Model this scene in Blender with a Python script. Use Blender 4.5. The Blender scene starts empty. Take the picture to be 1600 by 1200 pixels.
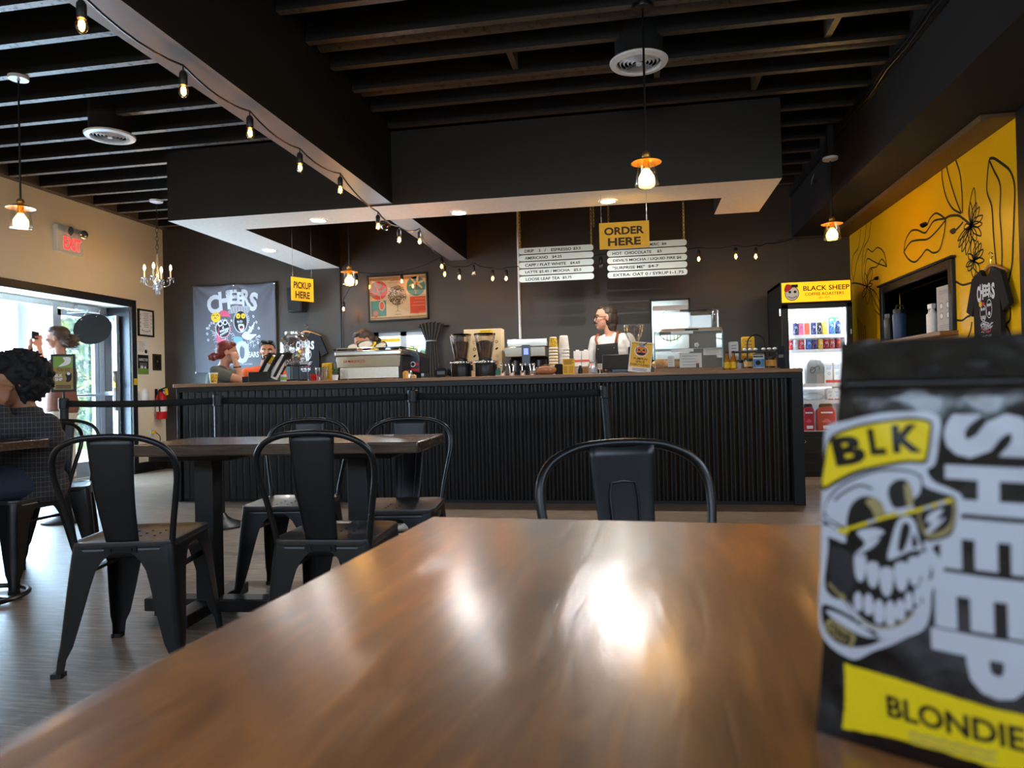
import bpy, bmesh, math, random
import numpy as np
from mathutils import Vector, Matrix, Euler
from mathutils.geometry import tessellate_polygon
random.seed(7)
C = bpy.context.scene.collection
SC = bpy.context.scene
PI = math.pi
V = Vector
# ---------------------------------------------------------------- camera
F_PX = 1109.0
CAM_Z = 0.95
_y = np.array([195., -5., -F_PX]); _y /= np.linalg.norm(_y)
_x = np.array([6300., 150., (195 * 6300 - 5 * 150) / F_PX]); _x /= np.linalg.norm(_x)
_z = np.cross(_x, _y)
ROT = Matrix((_x.tolist(), _y.tolist(), _z.tolist()))
EYE = V((0, 0, CAM_Z))
cd = bpy.data.cameras.new('camera')
cd.sensor_width = 36.0
cd.lens = 36.0 * F_PX / 1600.0
cd.clip_start = 0.02
cd.dof.use_dof = True
cd.dof.focus_distance = 6.0
cd.dof.aperture_fstop = 7.0
cam = bpy.data.objects.new('camera', cd)
cam.matrix_world = Matrix.Translation(EYE) @ ROT.to_4x4()
C.objects.link(cam)
SC.camera = cam


def ray(u, v):
    return ROT @ V((u - 800, 600 - v, -F_PX))


def P(u, v, x=None, y=None, z=None):
    """point of the photograph's pixel (u, v) on a wall x=, y= or a level z="""
    d = ray(u, v)
    t = x / d.x if x is not None else y / d.y if y is not None else (z - CAM_Z) / d.z
    return EYE + d * t


# ---------------------------------------------------------------- sky, sun, daylight, exposure
SC.view_settings.view_transform = 'Standard'
SC.view_settings.look = 'None'
SC.view_settings.gamma = 1.0
SC.view_settings.use_curve_mapping = False
SC.view_settings.exposure = 1.22
w = bpy.data.worlds.new('sky'); SC.world = w
w.use_nodes = True
nt = w.node_tree
sky = nt.nodes.new('ShaderNodeTexSky')
sky.sky_type = 'NISHITA'
sky.sun_disc = False
sky.sun_elevation = math.radians(55)
sky.sun_rotation = math.radians(80)
nt.links.new(sky.outputs[0], nt.nodes['Background'].inputs[0])
nt.nodes['Background'].inputs[1].default_value = 0.55


def light(name, kind, loc, energy, color, size=0.1, rot=(0, 0, 0), **k):
    l = bpy.data.lights.new(name, kind)
    l.energy = energy
    l.color = color
    if kind == 'AREA':
        l.shape = 'RECTANGLE'; l.size = size[0]; l.size_y = size[1]
    elif kind == 'SUN':
        l.angle = size
    else:
        l.shadow_soft_size = size
    for a, b in k.items():
        setattr(l, a, b)
    o = bpy.data.objects.new(name, l)
    o.location = loc; o.rotation_euler = rot
    C.objects.link(o)
    return o


WARM = (1.0, 0.69, 0.34)
DAY = (0.80, 0.91, 1.0)
sun = light('sun', 'SUN', (0, 0, 9), 6.0, (1.0, 0.95, 0.86), 0.01)
sun.rotation_euler = V((-0.62, -0.10, -1.0)).to_track_quat('-Z', 'Y').to_euler()
# daylight coming in through the storefront windows behind the camera and through the open doorway
light('front_window_daylight', 'AREA', (-2.2, -2.45, 2.55), 46, DAY, (6.4, 0.8), (-PI / 2 + 0.25, 0, PI))
light('doorway_daylight', 'AREA', (-6.62, 6.75, 1.1), 165, (0.54, 0.77, 1.0), (2.0, 1.9), (0, -PI / 2, 0))
light('added_side_light', 'AREA', (2.66, 0.6, 2.34), 24, DAY, (0.55, 4.6), (0, PI / 2, 0))  # added light in an unseen opening, brightens the chair fronts
light('back_window_daylight', 'AREA', (-2.93, 8.8, 1.42), 7, DAY, (0.66, 0.5), (-PI / 2, 0, 0))


# ---------------------------------------------------------------- materials
def _n(nt, t, **k):
    n = nt.nodes.new(t)
    for a, b in k.items():
        setattr(n, a, b)
    return n


def lin(c):
    return tuple(((x / 255) / 12.92 if x / 255 <= 0.04045 else (((x / 255) + 0.055) / 1.055) ** 2.4) for x in c) + (1.0,)


MATS = {}


def mat(name, rgb, rough=0.5, metal=0.0, noise=0.06, scale=30.0, bump=0.0, emit=None, es=0.0, trans=0.0, ior=1.45, coat=0.0, spec=0.5, sheen=0.0, sub=0.0):
    """one-colour procedural material: rgb in 0-255 display values, a little noise in colour and roughness"""
    m = bpy.data.materials.new(name); m.use_nodes = True
    nt = m.node_tree; b = nt.nodes['Principled BSDF']
    c = lin(rgb)
    if noise or bump:
        tc = _n(nt, 'ShaderNodeTexCoord')
        no = _n(nt, 'ShaderNodeTexNoise'); no.inputs['Scale'].default_value = scale; no.inputs['Detail'].default_value = 4
        nt.links.new(tc.outputs['Object'], no.inputs['Vector'])
        mx = _n(nt, 'ShaderNodeMix', data_type='RGBA')
        mx.inputs['A'].default_value = tuple(x * (1 - noise * 2) for x in c[:3]) + (1,)
        mx.inputs['B'].default_value = tuple(min(1, x * (1 + noise * 2)) for x in c[:3]) + (1,)
        nt.links.new(no.outputs['Fac'], mx.inputs['Factor'])
        nt.links.new(mx.outputs['Result'], b.inputs['Base Color'])
        if bump:
            bp = _n(nt, 'ShaderNodeBump'); bp.inputs['Strength'].default_value = bump; bp.inputs['Distance'].default_value = 0.01
            nt.links.new(no.outputs['Fac'], bp.inputs['Height']); nt.links.new(bp.outputs['Normal'], b.inputs['Normal'])
    else:
        b.inputs['Base Color'].default_value = c
    b.inputs['Roughness'].default_value = rough
    b.inputs['Metallic'].default_value = metal
    b.inputs['Specular IOR Level'].default_value = spec
    b.inputs['Coat Weight'].default_value = coat
    b.inputs['Transmission Weight'].default_value = trans
    b.inputs['IOR'].default_value = ior
    b.inputs['Sheen Weight'].default_value = sheen
    if sub:
        b.inputs['Subsurface Weight'].default_value = sub
        b.inputs['Subsurface Radius'].default_value = (0.01, 0.004, 0.002)
    if es:
        b.inputs['Emission Color'].default_value = lin(emit or rgb)
        b.inputs['Emission Strength'].default_value = es
    MATS[name] = m
    return m


def thin_glass(name, tint=(255, 255, 255), gloss=0.08, rough=0.02):
    m = bpy.data.materials.new(name); m.use_nodes = True
    nt = m.node_tree; nt.nodes.remove(nt.nodes['Principled BSDF'])
    out = nt.nodes['Material Output']
    t = _n(nt, 'ShaderNodeBsdfTransparent'); t.inputs[0].default_value = lin(tint)
    g = _n(nt, 'ShaderNodeBsdfGlossy'); g.inputs['Roughness'].default_value = rough
    lw = _n(nt, 'ShaderNodeLayerWeight'); lw.inputs['Blend'].default_value = 0.35
    ma = _n(nt, 'ShaderNodeMath', operation='MULTIPLY_ADD'); ma.inputs[1].default_value = 0.6; ma.inputs[2].default_value = gloss
    nt.links.new(lw.outputs['Facing'], ma.inputs[0])
    mx = _n(nt, 'ShaderNodeMixShader')
    nt.links.new(ma.outputs[0], mx.inputs[0]); nt.links.new(t.outputs[0], mx.inputs[1]); nt.links.new(g.outputs[0], mx.inputs[2])
    nt.links.new(mx.outputs[0], out.inputs[0])
    MATS[name] = m
    return m


def emitter(name, rgb, s):
    m = bpy.data.materials.new(name); m.use_nodes = True
    b = m.node_tree.nodes['Principled BSDF']
    b.inputs['Base Color'].default_value = lin(rgb)
    b.inputs['Emission Color'].default_value = lin(rgb)
    b.inputs['Emission Strength'].default_value = s
    MATS[name] = m
    return m


def ramp(nt, stops):
    r = _n(nt, 'ShaderNodeValToRGB')
    e = r.color_ramp.elements
    while len(e) < len(stops):
        e.new(0.5)
    for i, (p, c) in enumerate(stops):
        e[i].position = p; e[i].color = lin(c)
    return r


def wood(name, dark, light_, axis='Y', rough=0.3, scale=6.0, coat=0.0, stretch=10.0, bump=0.05, rot=0.0):
    """grain running along one axis"""
    m = bpy.data.materials.new(name); m.use_nodes = True
    nt = m.node_tree; b = nt.nodes['Principled BSDF']
    tc = _n(nt, 'ShaderNodeTexCoord'); mp = _n(nt, 'ShaderNodeMapping')
    s = [stretch, stretch, stretch]; s['XYZ'.index(axis)] = 1.0
    mp.inputs['Scale'].default_value = s
    mp.inputs['Rotation'].default_value = (0, 0, rot)
    nt.links.new(tc.outputs['Object'], mp.inputs['Vector'])
    no = _n(nt, 'ShaderNodeTexNoise'); no.inputs['Scale'].default_value = scale; no.inputs['Detail'].default_value = 8
    no.inputs['Roughness'].default_value = 0.65; no.inputs['Distortion'].default_value = 0.8
    nt.links.new(mp.outputs[0], no.inputs['Vector'])
    r = ramp(nt, [(0.25, dark), (0.5, tuple((a + b_) / 2 for a, b_ in zip(dark, light_))), (0.75, light_)])
    nt.links.new(no.outputs['Fac'], r.inputs[0]); nt.links.new(r.outputs[0], b.inputs['Base Color'])
    mr = _n(nt, 'ShaderNodeMapRange'); mr.inputs['To Min'].default_value = rough * 0.75; mr.inputs['To Max'].default_value = rough * 1.3
    nt.links.new(no.outputs['Fac'], mr.inputs['Value']); nt.links.new(mr.outputs[0], b.inputs['Roughness'])
    bp = _n(nt, 'ShaderNodeBump'); bp.inputs['Strength'].default_value = bump; bp.inputs['Distance'].default_value = 0.004
    nt.links.new(no.outputs['Fac'], bp.inputs['Height']); nt.links.new(bp.outputs['Normal'], b.inputs['Normal'])
    b.inputs['Coat Weight'].default_value = coat; b.inputs['Coat Roughness'].default_value = 0.15
    nt.links.new(bp.outputs['Normal'], b.inputs['Coat Normal'])
    MATS[name] = m
    return m


def plank_floor(name):
    m = bpy.data.materials.new(name); m.use_nodes = True
    nt = m.node_tree; b = nt.nodes['Principled BSDF']
    tc = _n(nt, 'ShaderNodeTexCoord'); mp = _n(nt, 'ShaderNodeMapping')
    mp.inputs['Rotation'].default_value = (0, 0, math.radians(0))
    nt.links.new(tc.outputs['Object'], mp.inputs['Vector'])
    br = _n(nt, 'ShaderNodeTexBrick'); br.inputs['Scale'].default_value = 1.0
    br.inputs['Brick Width'].default_value = 1.22; br.inputs['Row Height'].default_value = 0.18
    br.inputs['Mortar Size'].default_value = 0.0022; br.inputs['Mortar Smooth'].default_value = 0.2
    br.inputs['Color1'].default_value = (0.25, 0.25, 0.25, 1); br.inputs['Color2'].default_value = (0.8, 0.8, 0.8, 1); br.inputs['Mortar'].default_value = (0, 0, 0, 1)
    nt.links.new(mp.outputs[0], br.inputs['Vector'])
    m2 = _n(nt, 'ShaderNodeMapping'); m2.inputs['Scale'].default_value = (1.2, 14, 1)
    nt.links.new(tc.outputs['Object'], m2.inputs['Vector'])
    no = _n(nt, 'ShaderNodeTexNoise'); no.inputs['Scale'].default_value = 5; no.inputs['Detail'].default_value = 9; no.inputs['Roughness'].default_value = 0.7
    nt.links.new(m2.outputs[0], no.inputs['Vector'])
    ad = _n(nt, 'ShaderNodeMix', data_type='RGBA', blend_type='MIX'); ad.inputs['Factor'].default_value = 0.3
    r0 = ramp(nt, [(0.3, (84, 71, 59)), (0.5, (142, 124, 106)), (0.7, (196, 175, 151))])
    nt.links.new(no.outputs['Fac'], r0.inputs[0])
    nt.links.new(r0.outputs[0], ad.inputs['A'])
    mu = _n(nt, 'ShaderNodeMix', data_type='RGBA', blend_type='MULTIPLY'); mu.inputs['Factor'].default_value = 1
    nt.links.new(r0.outputs[0], mu.inputs['A']); nt.links.new(br.outputs['Color'], mu.inputs['B'])
    nt.links.new(mu.outputs['Result'], ad.inputs['B'])
    nt.links.new(ad.outputs['Result'], b.inputs['Base Color'])
    mr = _n(nt, 'ShaderNodeMapRange'); mr.inputs['To Min'].default_value = 0.28; mr.inputs['To Max'].default_value = 0.5
    nt.links.new(no.outputs['Fac'], mr.inputs['Value']); nt.links.new(mr.outputs[0], b.inputs['Roughness'])
    sm = _n(nt, 'ShaderNodeMath', operation='MULTIPLY_ADD'); sm.inputs[1].default_value = -1.5
    nt.links.new(br.outputs['Fac'], sm.inputs[0]); nt.links.new(no.outputs['Fac'], sm.inputs[2])
    bp = _n(nt, 'ShaderNodeBump'); bp.inputs['Strength'].default_value = 0.25; bp.inputs['Distance'].default_value = 0.004
    nt.links.new(sm.outputs[0], bp.inputs['Height']); nt.links.new(bp.outputs['Normal'], b.inputs['Normal'])
    MATS[name] = m
    return m


def speckled(name, base, spot, amount=0.55, scale=60, rough=0.5):
    """painted surface whose paint is worn through in specks"""
    m = bpy.data.materials.new(name); m.use_nodes = True
    nt = m.node_tree; b = nt.nodes['Principled BSDF']
    tc = _n(nt, 'ShaderNodeTexCoord')
    no = _n(nt, 'ShaderNodeTexNoise'); no.inputs['Scale'].default_value = scale; no.inputs['Detail'].default_value = 6
    nt.links.new(tc.outputs['Object'], no.inputs['Vector'])
    r = ramp(nt, [(amount - 0.06, base), (amount + 0.06, spot)])
    nt.links.new(no.outputs['Fac'], r.inputs[0]); nt.links.new(r.outputs[0], b.inputs['Base Color'])
    b.inputs['Roughness'].default_value = rough
    MATS[name] = m
    return m


def plaid(name, base, line, pitch=0.035, rough=0.85):
    m = bpy.data.materials.new(name); m.use_nodes = True
    nt = m.node_tree; b = nt.nodes['Principled BSDF']
    tc = _n(nt, 'ShaderNodeTexCoord'); sp = _n(nt, 'ShaderNodeSeparateXYZ')
    nt.links.new(tc.outputs['Object'], sp.inputs[0])
    outs = []
    for k, (i, j) in enumerate(((0, 1), (2, 2))):
        a = _n(nt, 'ShaderNodeMath', operation='ADD')
        nt.links.new(sp.outputs[i], a.inputs[0])
        if i != j:
            nt.links.new(sp.outputs[j], a.inputs[1])
        else:
            a.inputs[1].default_value = 10
        f = _n(nt, 'ShaderNodeMath', operation='PINGPONG'); f.inputs[1].default_value = pitch / 2
        nt.links.new(a.outputs[0], f.inputs[0])
        c = _n(nt, 'ShaderNodeMath', operation='LESS_THAN'); c.inputs[1].default_value = pitch * 0.055
        nt.links.new(f.outputs[0], c.inputs[0]); outs.append(c)
    mx = _n(nt, 'ShaderNodeMath', operation='MAXIMUM')
    nt.links.new(outs[0].outputs[0], mx.inputs[0]); nt.links.new(outs[1].outputs[0], mx.inputs[1])
    q = _n(nt, 'ShaderNodeMix', data_type='RGBA'); q.inputs['A'].default_value = lin(base); q.inputs['B'].default_value = lin(line)
    nt.links.new(mx.outputs[0], q.inputs['Factor']); nt.links.new(q.outputs['Result'], b.inputs['Base Color'])
    b.inputs['Roughness'].default_value = rough
    MATS[name] = m
    return m


def squiggle(name, base, ink, scale=55.0):
    """yellow paper printed with short black wriggles"""
    m = bpy.data.materials.new(name); m.use_nodes = True
    nt = m.node_tree; b = nt.nodes['Principled BSDF']
    tc = _n(nt, 'ShaderNodeTexCoord')
    no = _n(nt, 'ShaderNodeTexNoise'); no.inputs['Scale'].default_value = scale; no.inputs['Detail'].default_value = 1
    nt.links.new(tc.outputs['Object'], no.inputs['Vector'])
    pp = _n(nt, 'ShaderNodeMath', operation='PINGPONG'); pp.inputs[1].default_value = 0.09
    nt.links.new(no.outputs['Fac'], pp.inputs[0])
    lt = _n(nt, 'ShaderNodeMath', operation='LESS_THAN'); lt.inputs[1].default_value = 0.025
    nt.links.new(pp.outputs[0], lt.inputs[0])
    q = _n(nt, 'ShaderNodeMix', data_type='RGBA'); q.inputs['A'].default_value = lin(base); q.inputs['B'].default_value = lin(ink)
    nt.links.new(lt.outputs[0], q.inputs['Factor']); nt.links.new(q.outputs['Result'], b.inputs['Base Color'])
    b.inputs['Roughness'].default_value = 0.5
    MATS[name] = m
    return m


def M(k):
    return MATS[k]


mat('soffit_black', (25, 24, 23), 0.55)
mat('black_wall', (58, 54, 50), 0.42, bump=0.05, scale=90)
mat('black_ceiling', (11, 10, 10), 0.7)
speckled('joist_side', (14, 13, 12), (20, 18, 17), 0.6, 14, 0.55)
speckled('joist_bottom_lit', (140, 138, 136), (60, 58, 57), 0.60, 26, 0.45)  # pale grey holds the daylight from below; the specks are worn paint
speckled('joist_brown', (84, 76, 64), (50, 45, 38), 0.60, 26, 0.45)  # as joist underside, brown holds light from below; also colours pipes and blocks
mat('beam_underside_lit', (138, 137, 137), 0.4, scale=4, noise=0.05)  # underside grey holds daylight bounced off the floor; the beam itself is dark
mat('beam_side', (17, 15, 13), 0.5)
mat('soffit_white', (238, 232, 222), 0.6)
mat('cream_wall', (244, 232, 206), 0.6, scale=3, noise=0.02)
mat('yellow_wall', (246, 186, 4), 0.38, scale=2, noise=0.02)
mat('brown_board', (98, 74, 44), 0.55, scale=60, noise=0.2)
mat('grey_board', (96, 86, 76), 0.6, scale=20, noise=0.1)
mat('black_paint', (19, 19, 20), 0.45)
mat('black_metal', (14, 14, 15), 0.34, metal=0.0)
mat('dark_metal', (70, 72, 76), 0.35, metal=0.9)
mat('black_plastic', (22, 22, 23), 0.4)
mat('black_matte', (17, 17, 17), 0.8)
mat('black_ink', (16, 15, 15), 0.6, noise=0)
mat('white_ink', (226, 228, 232), 0.6, noise=0)
mat('grey_ink', (150, 152, 158), 0.6, noise=0)
mat('yellow_ink', (238, 196, 24), 0.5, noise=0)
mat('gold_ink', (150, 126, 60), 0.5, noise=0)
mat('red_ink', (206, 44, 50), 0.5, noise=0)
mat('pink_ink', (214, 84, 120), 0.5, noise=0)
mat('blue_ink', (110, 160, 205), 0.5, noise=0)
mat('teal_ink', (70, 150, 140), 0.5, noise=0)
mat('coral_ink', (228, 84, 56), 0.5, noise=0)
mat('orange_ink', (232, 128, 40), 0.5, noise=0)
mat('cream_ink', (232, 205, 160), 0.6, noise=0)
mat('green_ink', (120, 158, 66), 0.6, noise=0)
mat('paper', (236, 234, 228), 0.7)
mat('white_plastic', (232, 232, 230), 0.35)
mat('white_enamel', (240, 240, 240), 0.3)
mat('steel', (200, 198, 194), 0.22, metal=1.0, scale=8, noise=0.03)
mat('chrome', (225, 222, 216), 0.08, metal=1.0, noise=0)
mat('aluminium', (188, 196, 206), 0.35, metal=0.7)
mat('brass', (196, 150, 62), 0.3, metal=1.0)
mat('gold_chain', (214, 184, 96), 0.28, metal=1.0)
mat('amber_shade', (168, 122, 58), 0.35, metal=0.8)
mat('sign_yellow', (246, 186, 22), 0.45, scale=3, noise=0.02)
mat('sign_slat', (226, 240, 240), 0.3, scale=3, noise=0.01)
wood('table_wood', (74, 42, 16), (164, 104, 48), 'Y', 0.36, 4.0, coat=0.62, stretch=7, bump=0.22)
wood('table_wood_dark', (44, 34, 27), (92, 72, 55), 'X', 0.25, 5.0, coat=0.3, stretch=9)
wood('counter_wood', (120, 84, 56), (176, 130, 92), 'X', 0.35, 3.0, stretch=12)
wood('hanger_wood', (176, 120, 66), (214, 160, 100), 'X', 0.4, 6)
wood('shelf_wood', (120, 84, 48), (160, 116, 70), 'Y', 0.45, 4)
wood('tray_wood', (150, 112, 76), (196, 156, 112), 'X', 0.4, 6)
plank_floor('floor_planks')
thin_glass('glass')
thin_glass('amber_glass', (255, 226, 170), 0.06)
thin_glass('dark_glass', (96, 66, 40), 0.1)
thin_glass('door_glass', (245, 250, 252), 0.06)
mat('pane_edge', (160, 190, 190), 0.2)
emitter('filament_glow', (255, 190, 96), 60.0)
emitter('bulb_glow', (255, 176, 84), 70.0)
emitter('pendant_glow', (255, 190, 92), 40.0)
emitter('pot_glow', (255, 238, 214), 22.0)
emitter('exit_glow', (255, 34, 40), 1.6)
emitter('screen_blue', (96, 110, 235), 1.3)
emitter('fridge_led', (214, 236, 255), 9.0)
emitter('header_glow', (250, 176, 20), 0.55)
mat('skin_light', (196, 142, 116), 0.5, sub=0.1)
mat('skin_tan', (186, 126, 92), 0.5, sub=0.1)
mat('skin_brown', (150, 98, 68), 0.5, sub=0.1)
mat('hair_black', (18, 15, 14), 0.8, scale=120, noise=0.4, bump=0.5)
mat('hair_brown', (84, 62, 48), 0.5, scale=90, noise=0.3, bump=0.4)
mat('hair_dark_brown', (52, 38, 30), 0.5, scale=90, noise=0.3, bump=0.4)
mat('hair_red', (112, 34, 28), 0.45, scale=90, noise=0.25, bump=0.4)
mat('cloth_brown', (126, 80, 62), 0.85, scale=12, noise=0.06, bump=0.25)
mat('cloth_cream', (214, 200, 178), 0.85)
mat('cloth_olive', (88, 92, 84), 0.85)
mat('cloth_orange', (240, 104, 52), 0.85)
mat('cloth_white', (208, 206, 202), 0.85, scale=10, noise=0.03, bump=0.2)
mat('cloth_black', (24, 24, 26), 0.85, bump=0.2)
mat('cloth_charcoal', (66, 67, 66), 0.9, bump=0.2, scale=200)
mat('cloth_navy', (36, 42, 56), 0.85, bump=0.2)
mat('leather_brown', (140, 74, 46), 0.55)
plaid('cloth_plaid', (34, 33, 35), (84, 76, 70), 0.026)
mat('banner_cloth', (96, 98, 108), 0.6, scale=8, noise=0.05)
squiggle('cup_print', (240, 190, 30), (24, 22, 20))
mat('cup_white', (238, 232, 222), 0.55)
mat('kraft', (200, 160, 104), 0.7)
mat('beans', (58, 36, 24), 0.5, scale=110, noise=0.5, bump=0.8)
mat('bread', (172, 108, 62), 0.7, scale=40, noise=0.15)
mat('pastry', (214, 154, 70), 0.6, scale=40, noise=0.15)
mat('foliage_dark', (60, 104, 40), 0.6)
mat('foliage_yellow', (150, 178, 52), 0.6)  # yellow-green leaf colour, mixed at random with the dark green
mat('concrete', (196, 192, 186), 0.85, scale=6, noise=0.06)
mat('asphalt', (150, 150, 152), 0.9, scale=50)
mat('lawn', (110, 140, 70), 0.9, scale=30, noise=0.2)
mat('white_siding', (226, 228, 230), 0.8)
mat('grey_pipe', (128, 132, 140), 0.6)
mat('foil', (15, 15, 16), 0.22, coat=0.4, noise=0.02, scale=40, bump=0.18)
mat('extinguisher_red', (200, 26, 30), 0.3)
mat('crystal', (225, 225, 232), 0.05, trans=0.85, noise=0)
mat('candle_white', (238, 226, 200), 0.5)
mat('amber_syrup', (176, 104, 20), 0.2, noise=0.05)
mat('blue_bottle', (44, 66, 104), 0.45)
mat('mirror', (212, 214, 214), 0.03, metal=1.0, noise=0)
mat('milk_clear', (214, 226, 230), 0.25, trans=0.3)
mat('grey_bag', (128, 130, 128), 0.6)
mat('purple_tint', (90, 80, 140), 0.6)


# ---------------------------------------------------------------- mesh building
class MB:
    def __init__(s):
        s.v = []; s.f = []; s.mi = []

    def add(s, vs, fs, mi=0, T=None):
        o = len(s.v)
        s.v.extend([tuple(T @ V(p)) for p in vs] if T is not None else [tuple(p) for p in vs])
        s.f.extend([tuple(i + o for i in f) for f in fs]); s.mi.extend([mi] * len(fs))
        return s

    def box(s, c, d, mi=0, rot=None, taper=1.0):
        x, y, z = d[0] / 2, d[1] / 2, d[2] / 2
        t = taper
        vs = [(-x, -y, -z), (x, -y, -z), (x, y, -z), (-x, y, -z), (-x * t, -y * t, z), (x * t, -y * t, z), (x * t, y * t, z), (-x * t, y * t, z)]
        T = Matrix.Translation(V(c))
        if rot is not None:
            T = T @ Euler(rot).to_matrix().to_4x4()
        return s.add(vs, [(0, 3, 2, 1), (4, 5, 6, 7), (0, 1, 5, 4), (1, 2, 6, 5), (2, 3, 7, 6), (3, 0, 4, 7)], mi, T)

    def span(s, a, b, mi=0):
        a, b = V(a), V(b)
        return s.box((a + b) / 2, [abs(q) for q in (b - a)], mi)

    def lathe(s, prof, n=24, mi=0, T=None, caps=True, a0=0, a1=None):
        vs, fs = [], []
        full = a1 is None
        a1 = a0 + 2 * PI if full else a1
        m = n if full else n + 1
        for r, z in prof:
            for k in range(m):
                a = a0 + (a1 - a0) * k / n
                vs.append((r * math.cos(a), r * math.sin(a), z))
        for i in range(len(prof) - 1):
            for k in range(n):
                k2 = (k + 1) % m
                fs.append((i * m + k, i * m + k2, (i + 1) * m + k2, (i + 1) * m + k))
        if caps and full:
            if prof[0][0] > 1e-5: fs.append(tuple(range(n - 1, -1, -1)))
            if prof[-1][0] > 1e-5: fs.append(tuple((len(prof) - 1) * m + k for k in range(n)))
        return s.add(vs, fs, mi, T)

    def cyl(s, a, b, r0, r1=None, n=16, mi=0):
        a, b = V(a), V(b); r1 = r0 if r1 is None else r1
        d = b - a
        T = Matrix.Translation(a) @ d.to_track_quat('Z', 'Y').to_matrix().to_4x4()
        return s.lathe([(r0, 0), (r1, d.length)], n, mi, T)

    def ball(s, c, r, n=16, mi=0, R=None):
        if not hasattr(r, '__len__'): r = (r, r, r)
        m = max(6, n // 2)
        prof = [(math.sin(PI * i / m), -math.cos(PI * i / m)) for i in range(m + 1)]
        T = Matrix.Translation(V(c)) @ (R.to_4x4() if R is not None else Matrix()) @ Matrix.Diagonal((r[0], r[1], r[2], 1))
        return s.lathe(prof, n, mi, T, caps=False)

    def tube(s, pts, r, n=8, mi=0, closed=False):
        pts = [V(p) for p in pts]; N = len(pts)
        rr = r if hasattr(r, '__len__') else [r] * N
        vs, fs = [], []; up = None
        for i, p in enumerate(pts):
            if closed:
                t = pts[(i + 1) % N] - pts[i - 1]
            else:
                t = pts[min(i + 1, N - 1)] - pts[max(i - 1, 0)]
            t.normalize()
            if up is None:
                up = t.orthogonal().normalized()
            up = (up - t * up.dot(t)); up = up.normalized() if up.length > 1e-6 else t.orthogonal().normalized()
            sd = t.cross(up)
            for k in range(n):
                a = 2 * PI * k / n
                vs.append(p + (up * math.cos(a) + sd * math.sin(a)) * rr[i])
        for i in range(N if closed else N - 1):
            j = (i + 1) % N
            for k in range(n):
                k2 = (k + 1) % n
                fs.append((i * n + k, i * n + k2, j * n + k2, j * n + k))
        if not closed:
            fs.append(tuple(range(n - 1, -1, -1))); fs.append(tuple((N - 1) * n + k for k in range(n)))
        return s.add(vs, fs, mi)

    def prism(s, poly, h0, h1, mi=0, T=None):
        """outline in local xy, thickness h0..h1 in local z"""
        n = len(poly)
        tri = tessellate_polygon([[V((a, b, 0)) for a, b in poly]])
        vs = [(a, b, h0) for a, b in poly] + [(a, b, h1) for a, b in poly]
        ar = sum(poly[i][0] * poly[(i + 1) % n][1] - poly[(i + 1) % n][0] * poly[i][1] for i in range(n))
        fs = []
        for t in tri:
            q = V((*poly[t[0]], 0)); e1 = V((*poly[t[1]], 0)) - q; e2 = V((*poly[t[2]], 0)) - q
            t = t if e1.cross(e2).z > 0 else (t[0], t[2], t[1])
            fs.append((t[2], t[1], t[0])); fs.append(tuple(i + n for i in t))
        for i in range(n):
            j = (i + 1) % n
            fs.append((i, j, j + n, i + n) if ar > 0 else (j, i, i + n, j + n))
        return s.add(vs, fs, mi, T)

    def grid(s, fn, nu, nv, mi=0, closed_u=False):
        vs = [fn(i / nu, j / nv) for j in range(nv + 1) for i in range(nu + (0 if closed_u else 1))]
        m = nu if closed_u else nu + 1
        fs = [(j * m + i, j * m + (i + 1) % m, (j + 1) * m + (i + 1) % m, (j + 1) * m + i) for j in range(nv) for i in range(nu)]
        return s.add(vs, fs, mi)

    def build(s, name, mats, parent=None, smooth=38, bevel=0.0, loc=None, solid=0.0, sub=0, remesh=0.0, relax=0, rotz=0.0):
        me = bpy.data.meshes.new(name)
        me.from_pydata(s.v, [], s.f)
        mats = mats if isinstance(mats, (list, tuple)) else [mats]
        for m in mats:
            me.materials.append(M(m) if isinstance(m, str) else m)
        me.polygons.foreach_set('material_index', s.mi)
        me.polygons.foreach_set('use_smooth', [True] * len(me.polygons))
        me.update()
        if smooth < 180:
            me.set_sharp_from_angle(angle=math.radians(smooth))
        o = bpy.data.objects.new(name, me); C.objects.link(o)
        if parent is not None:
            o.parent = parent
        if loc is not None:
            o.location = loc
        o.rotation_euler.z = rotz
        if remesh:
            r = o.modifiers.new('remesh', 'REMESH'); r.mode = 'VOXEL'; r.voxel_size = remesh; r.use_smooth_shade = True
            if relax:
                q = o.modifiers.new('smooth', 'SMOOTH'); q.factor = 0.5; q.iterations = relax
        if solid:
            q = o.modifiers.new('solidify', 'SOLIDIFY'); q.thickness = solid; q.offset = 0
        if bevel:
            q = o.modifiers.new('bevel', 'BEVEL'); q.width = bevel; q.segments = 2; q.limit_method = 'ANGLE'; q.angle_limit = math.radians(40)
        if sub:
            q = o.modifiers.new('sub', 'SUBSURF'); q.levels = sub; q.render_levels = sub
        return o


def tag(o, label, cat, group=None, kind=None):
    o['label'] = label; o['category'] = cat
    if group: o['group'] = group
    if kind: o['kind'] = kind
    return o


def thing(name, label, cat, loc=(0, 0, 0), rotz=0.0, group=None):
    o = bpy.data.objects.new(name, None); C.objects.link(o)
    o.empty_display_size = 0.05
    o.location = loc; o.rotation_euler = (0, 0, rotz)
    return tag(o, label, cat, group)


def part(o, label):
    o['label'] = label
    return o


def dup(root, loc, rotz=None, label=None, group=None):
    r = root.copy(); C.objects.link(r); r.location = loc
    if rotz is not None: r.rotation_euler = (0, 0, rotz)
    if label: r['label'] = label
    if group: r['group'] = group
    for ch in list(root.children):
        c = ch.copy(); C.objects.link(c); c.parent = r
        for g in list(ch.children):
            d = g.copy(); C.objects.link(d); d.parent = c
    return r


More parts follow.
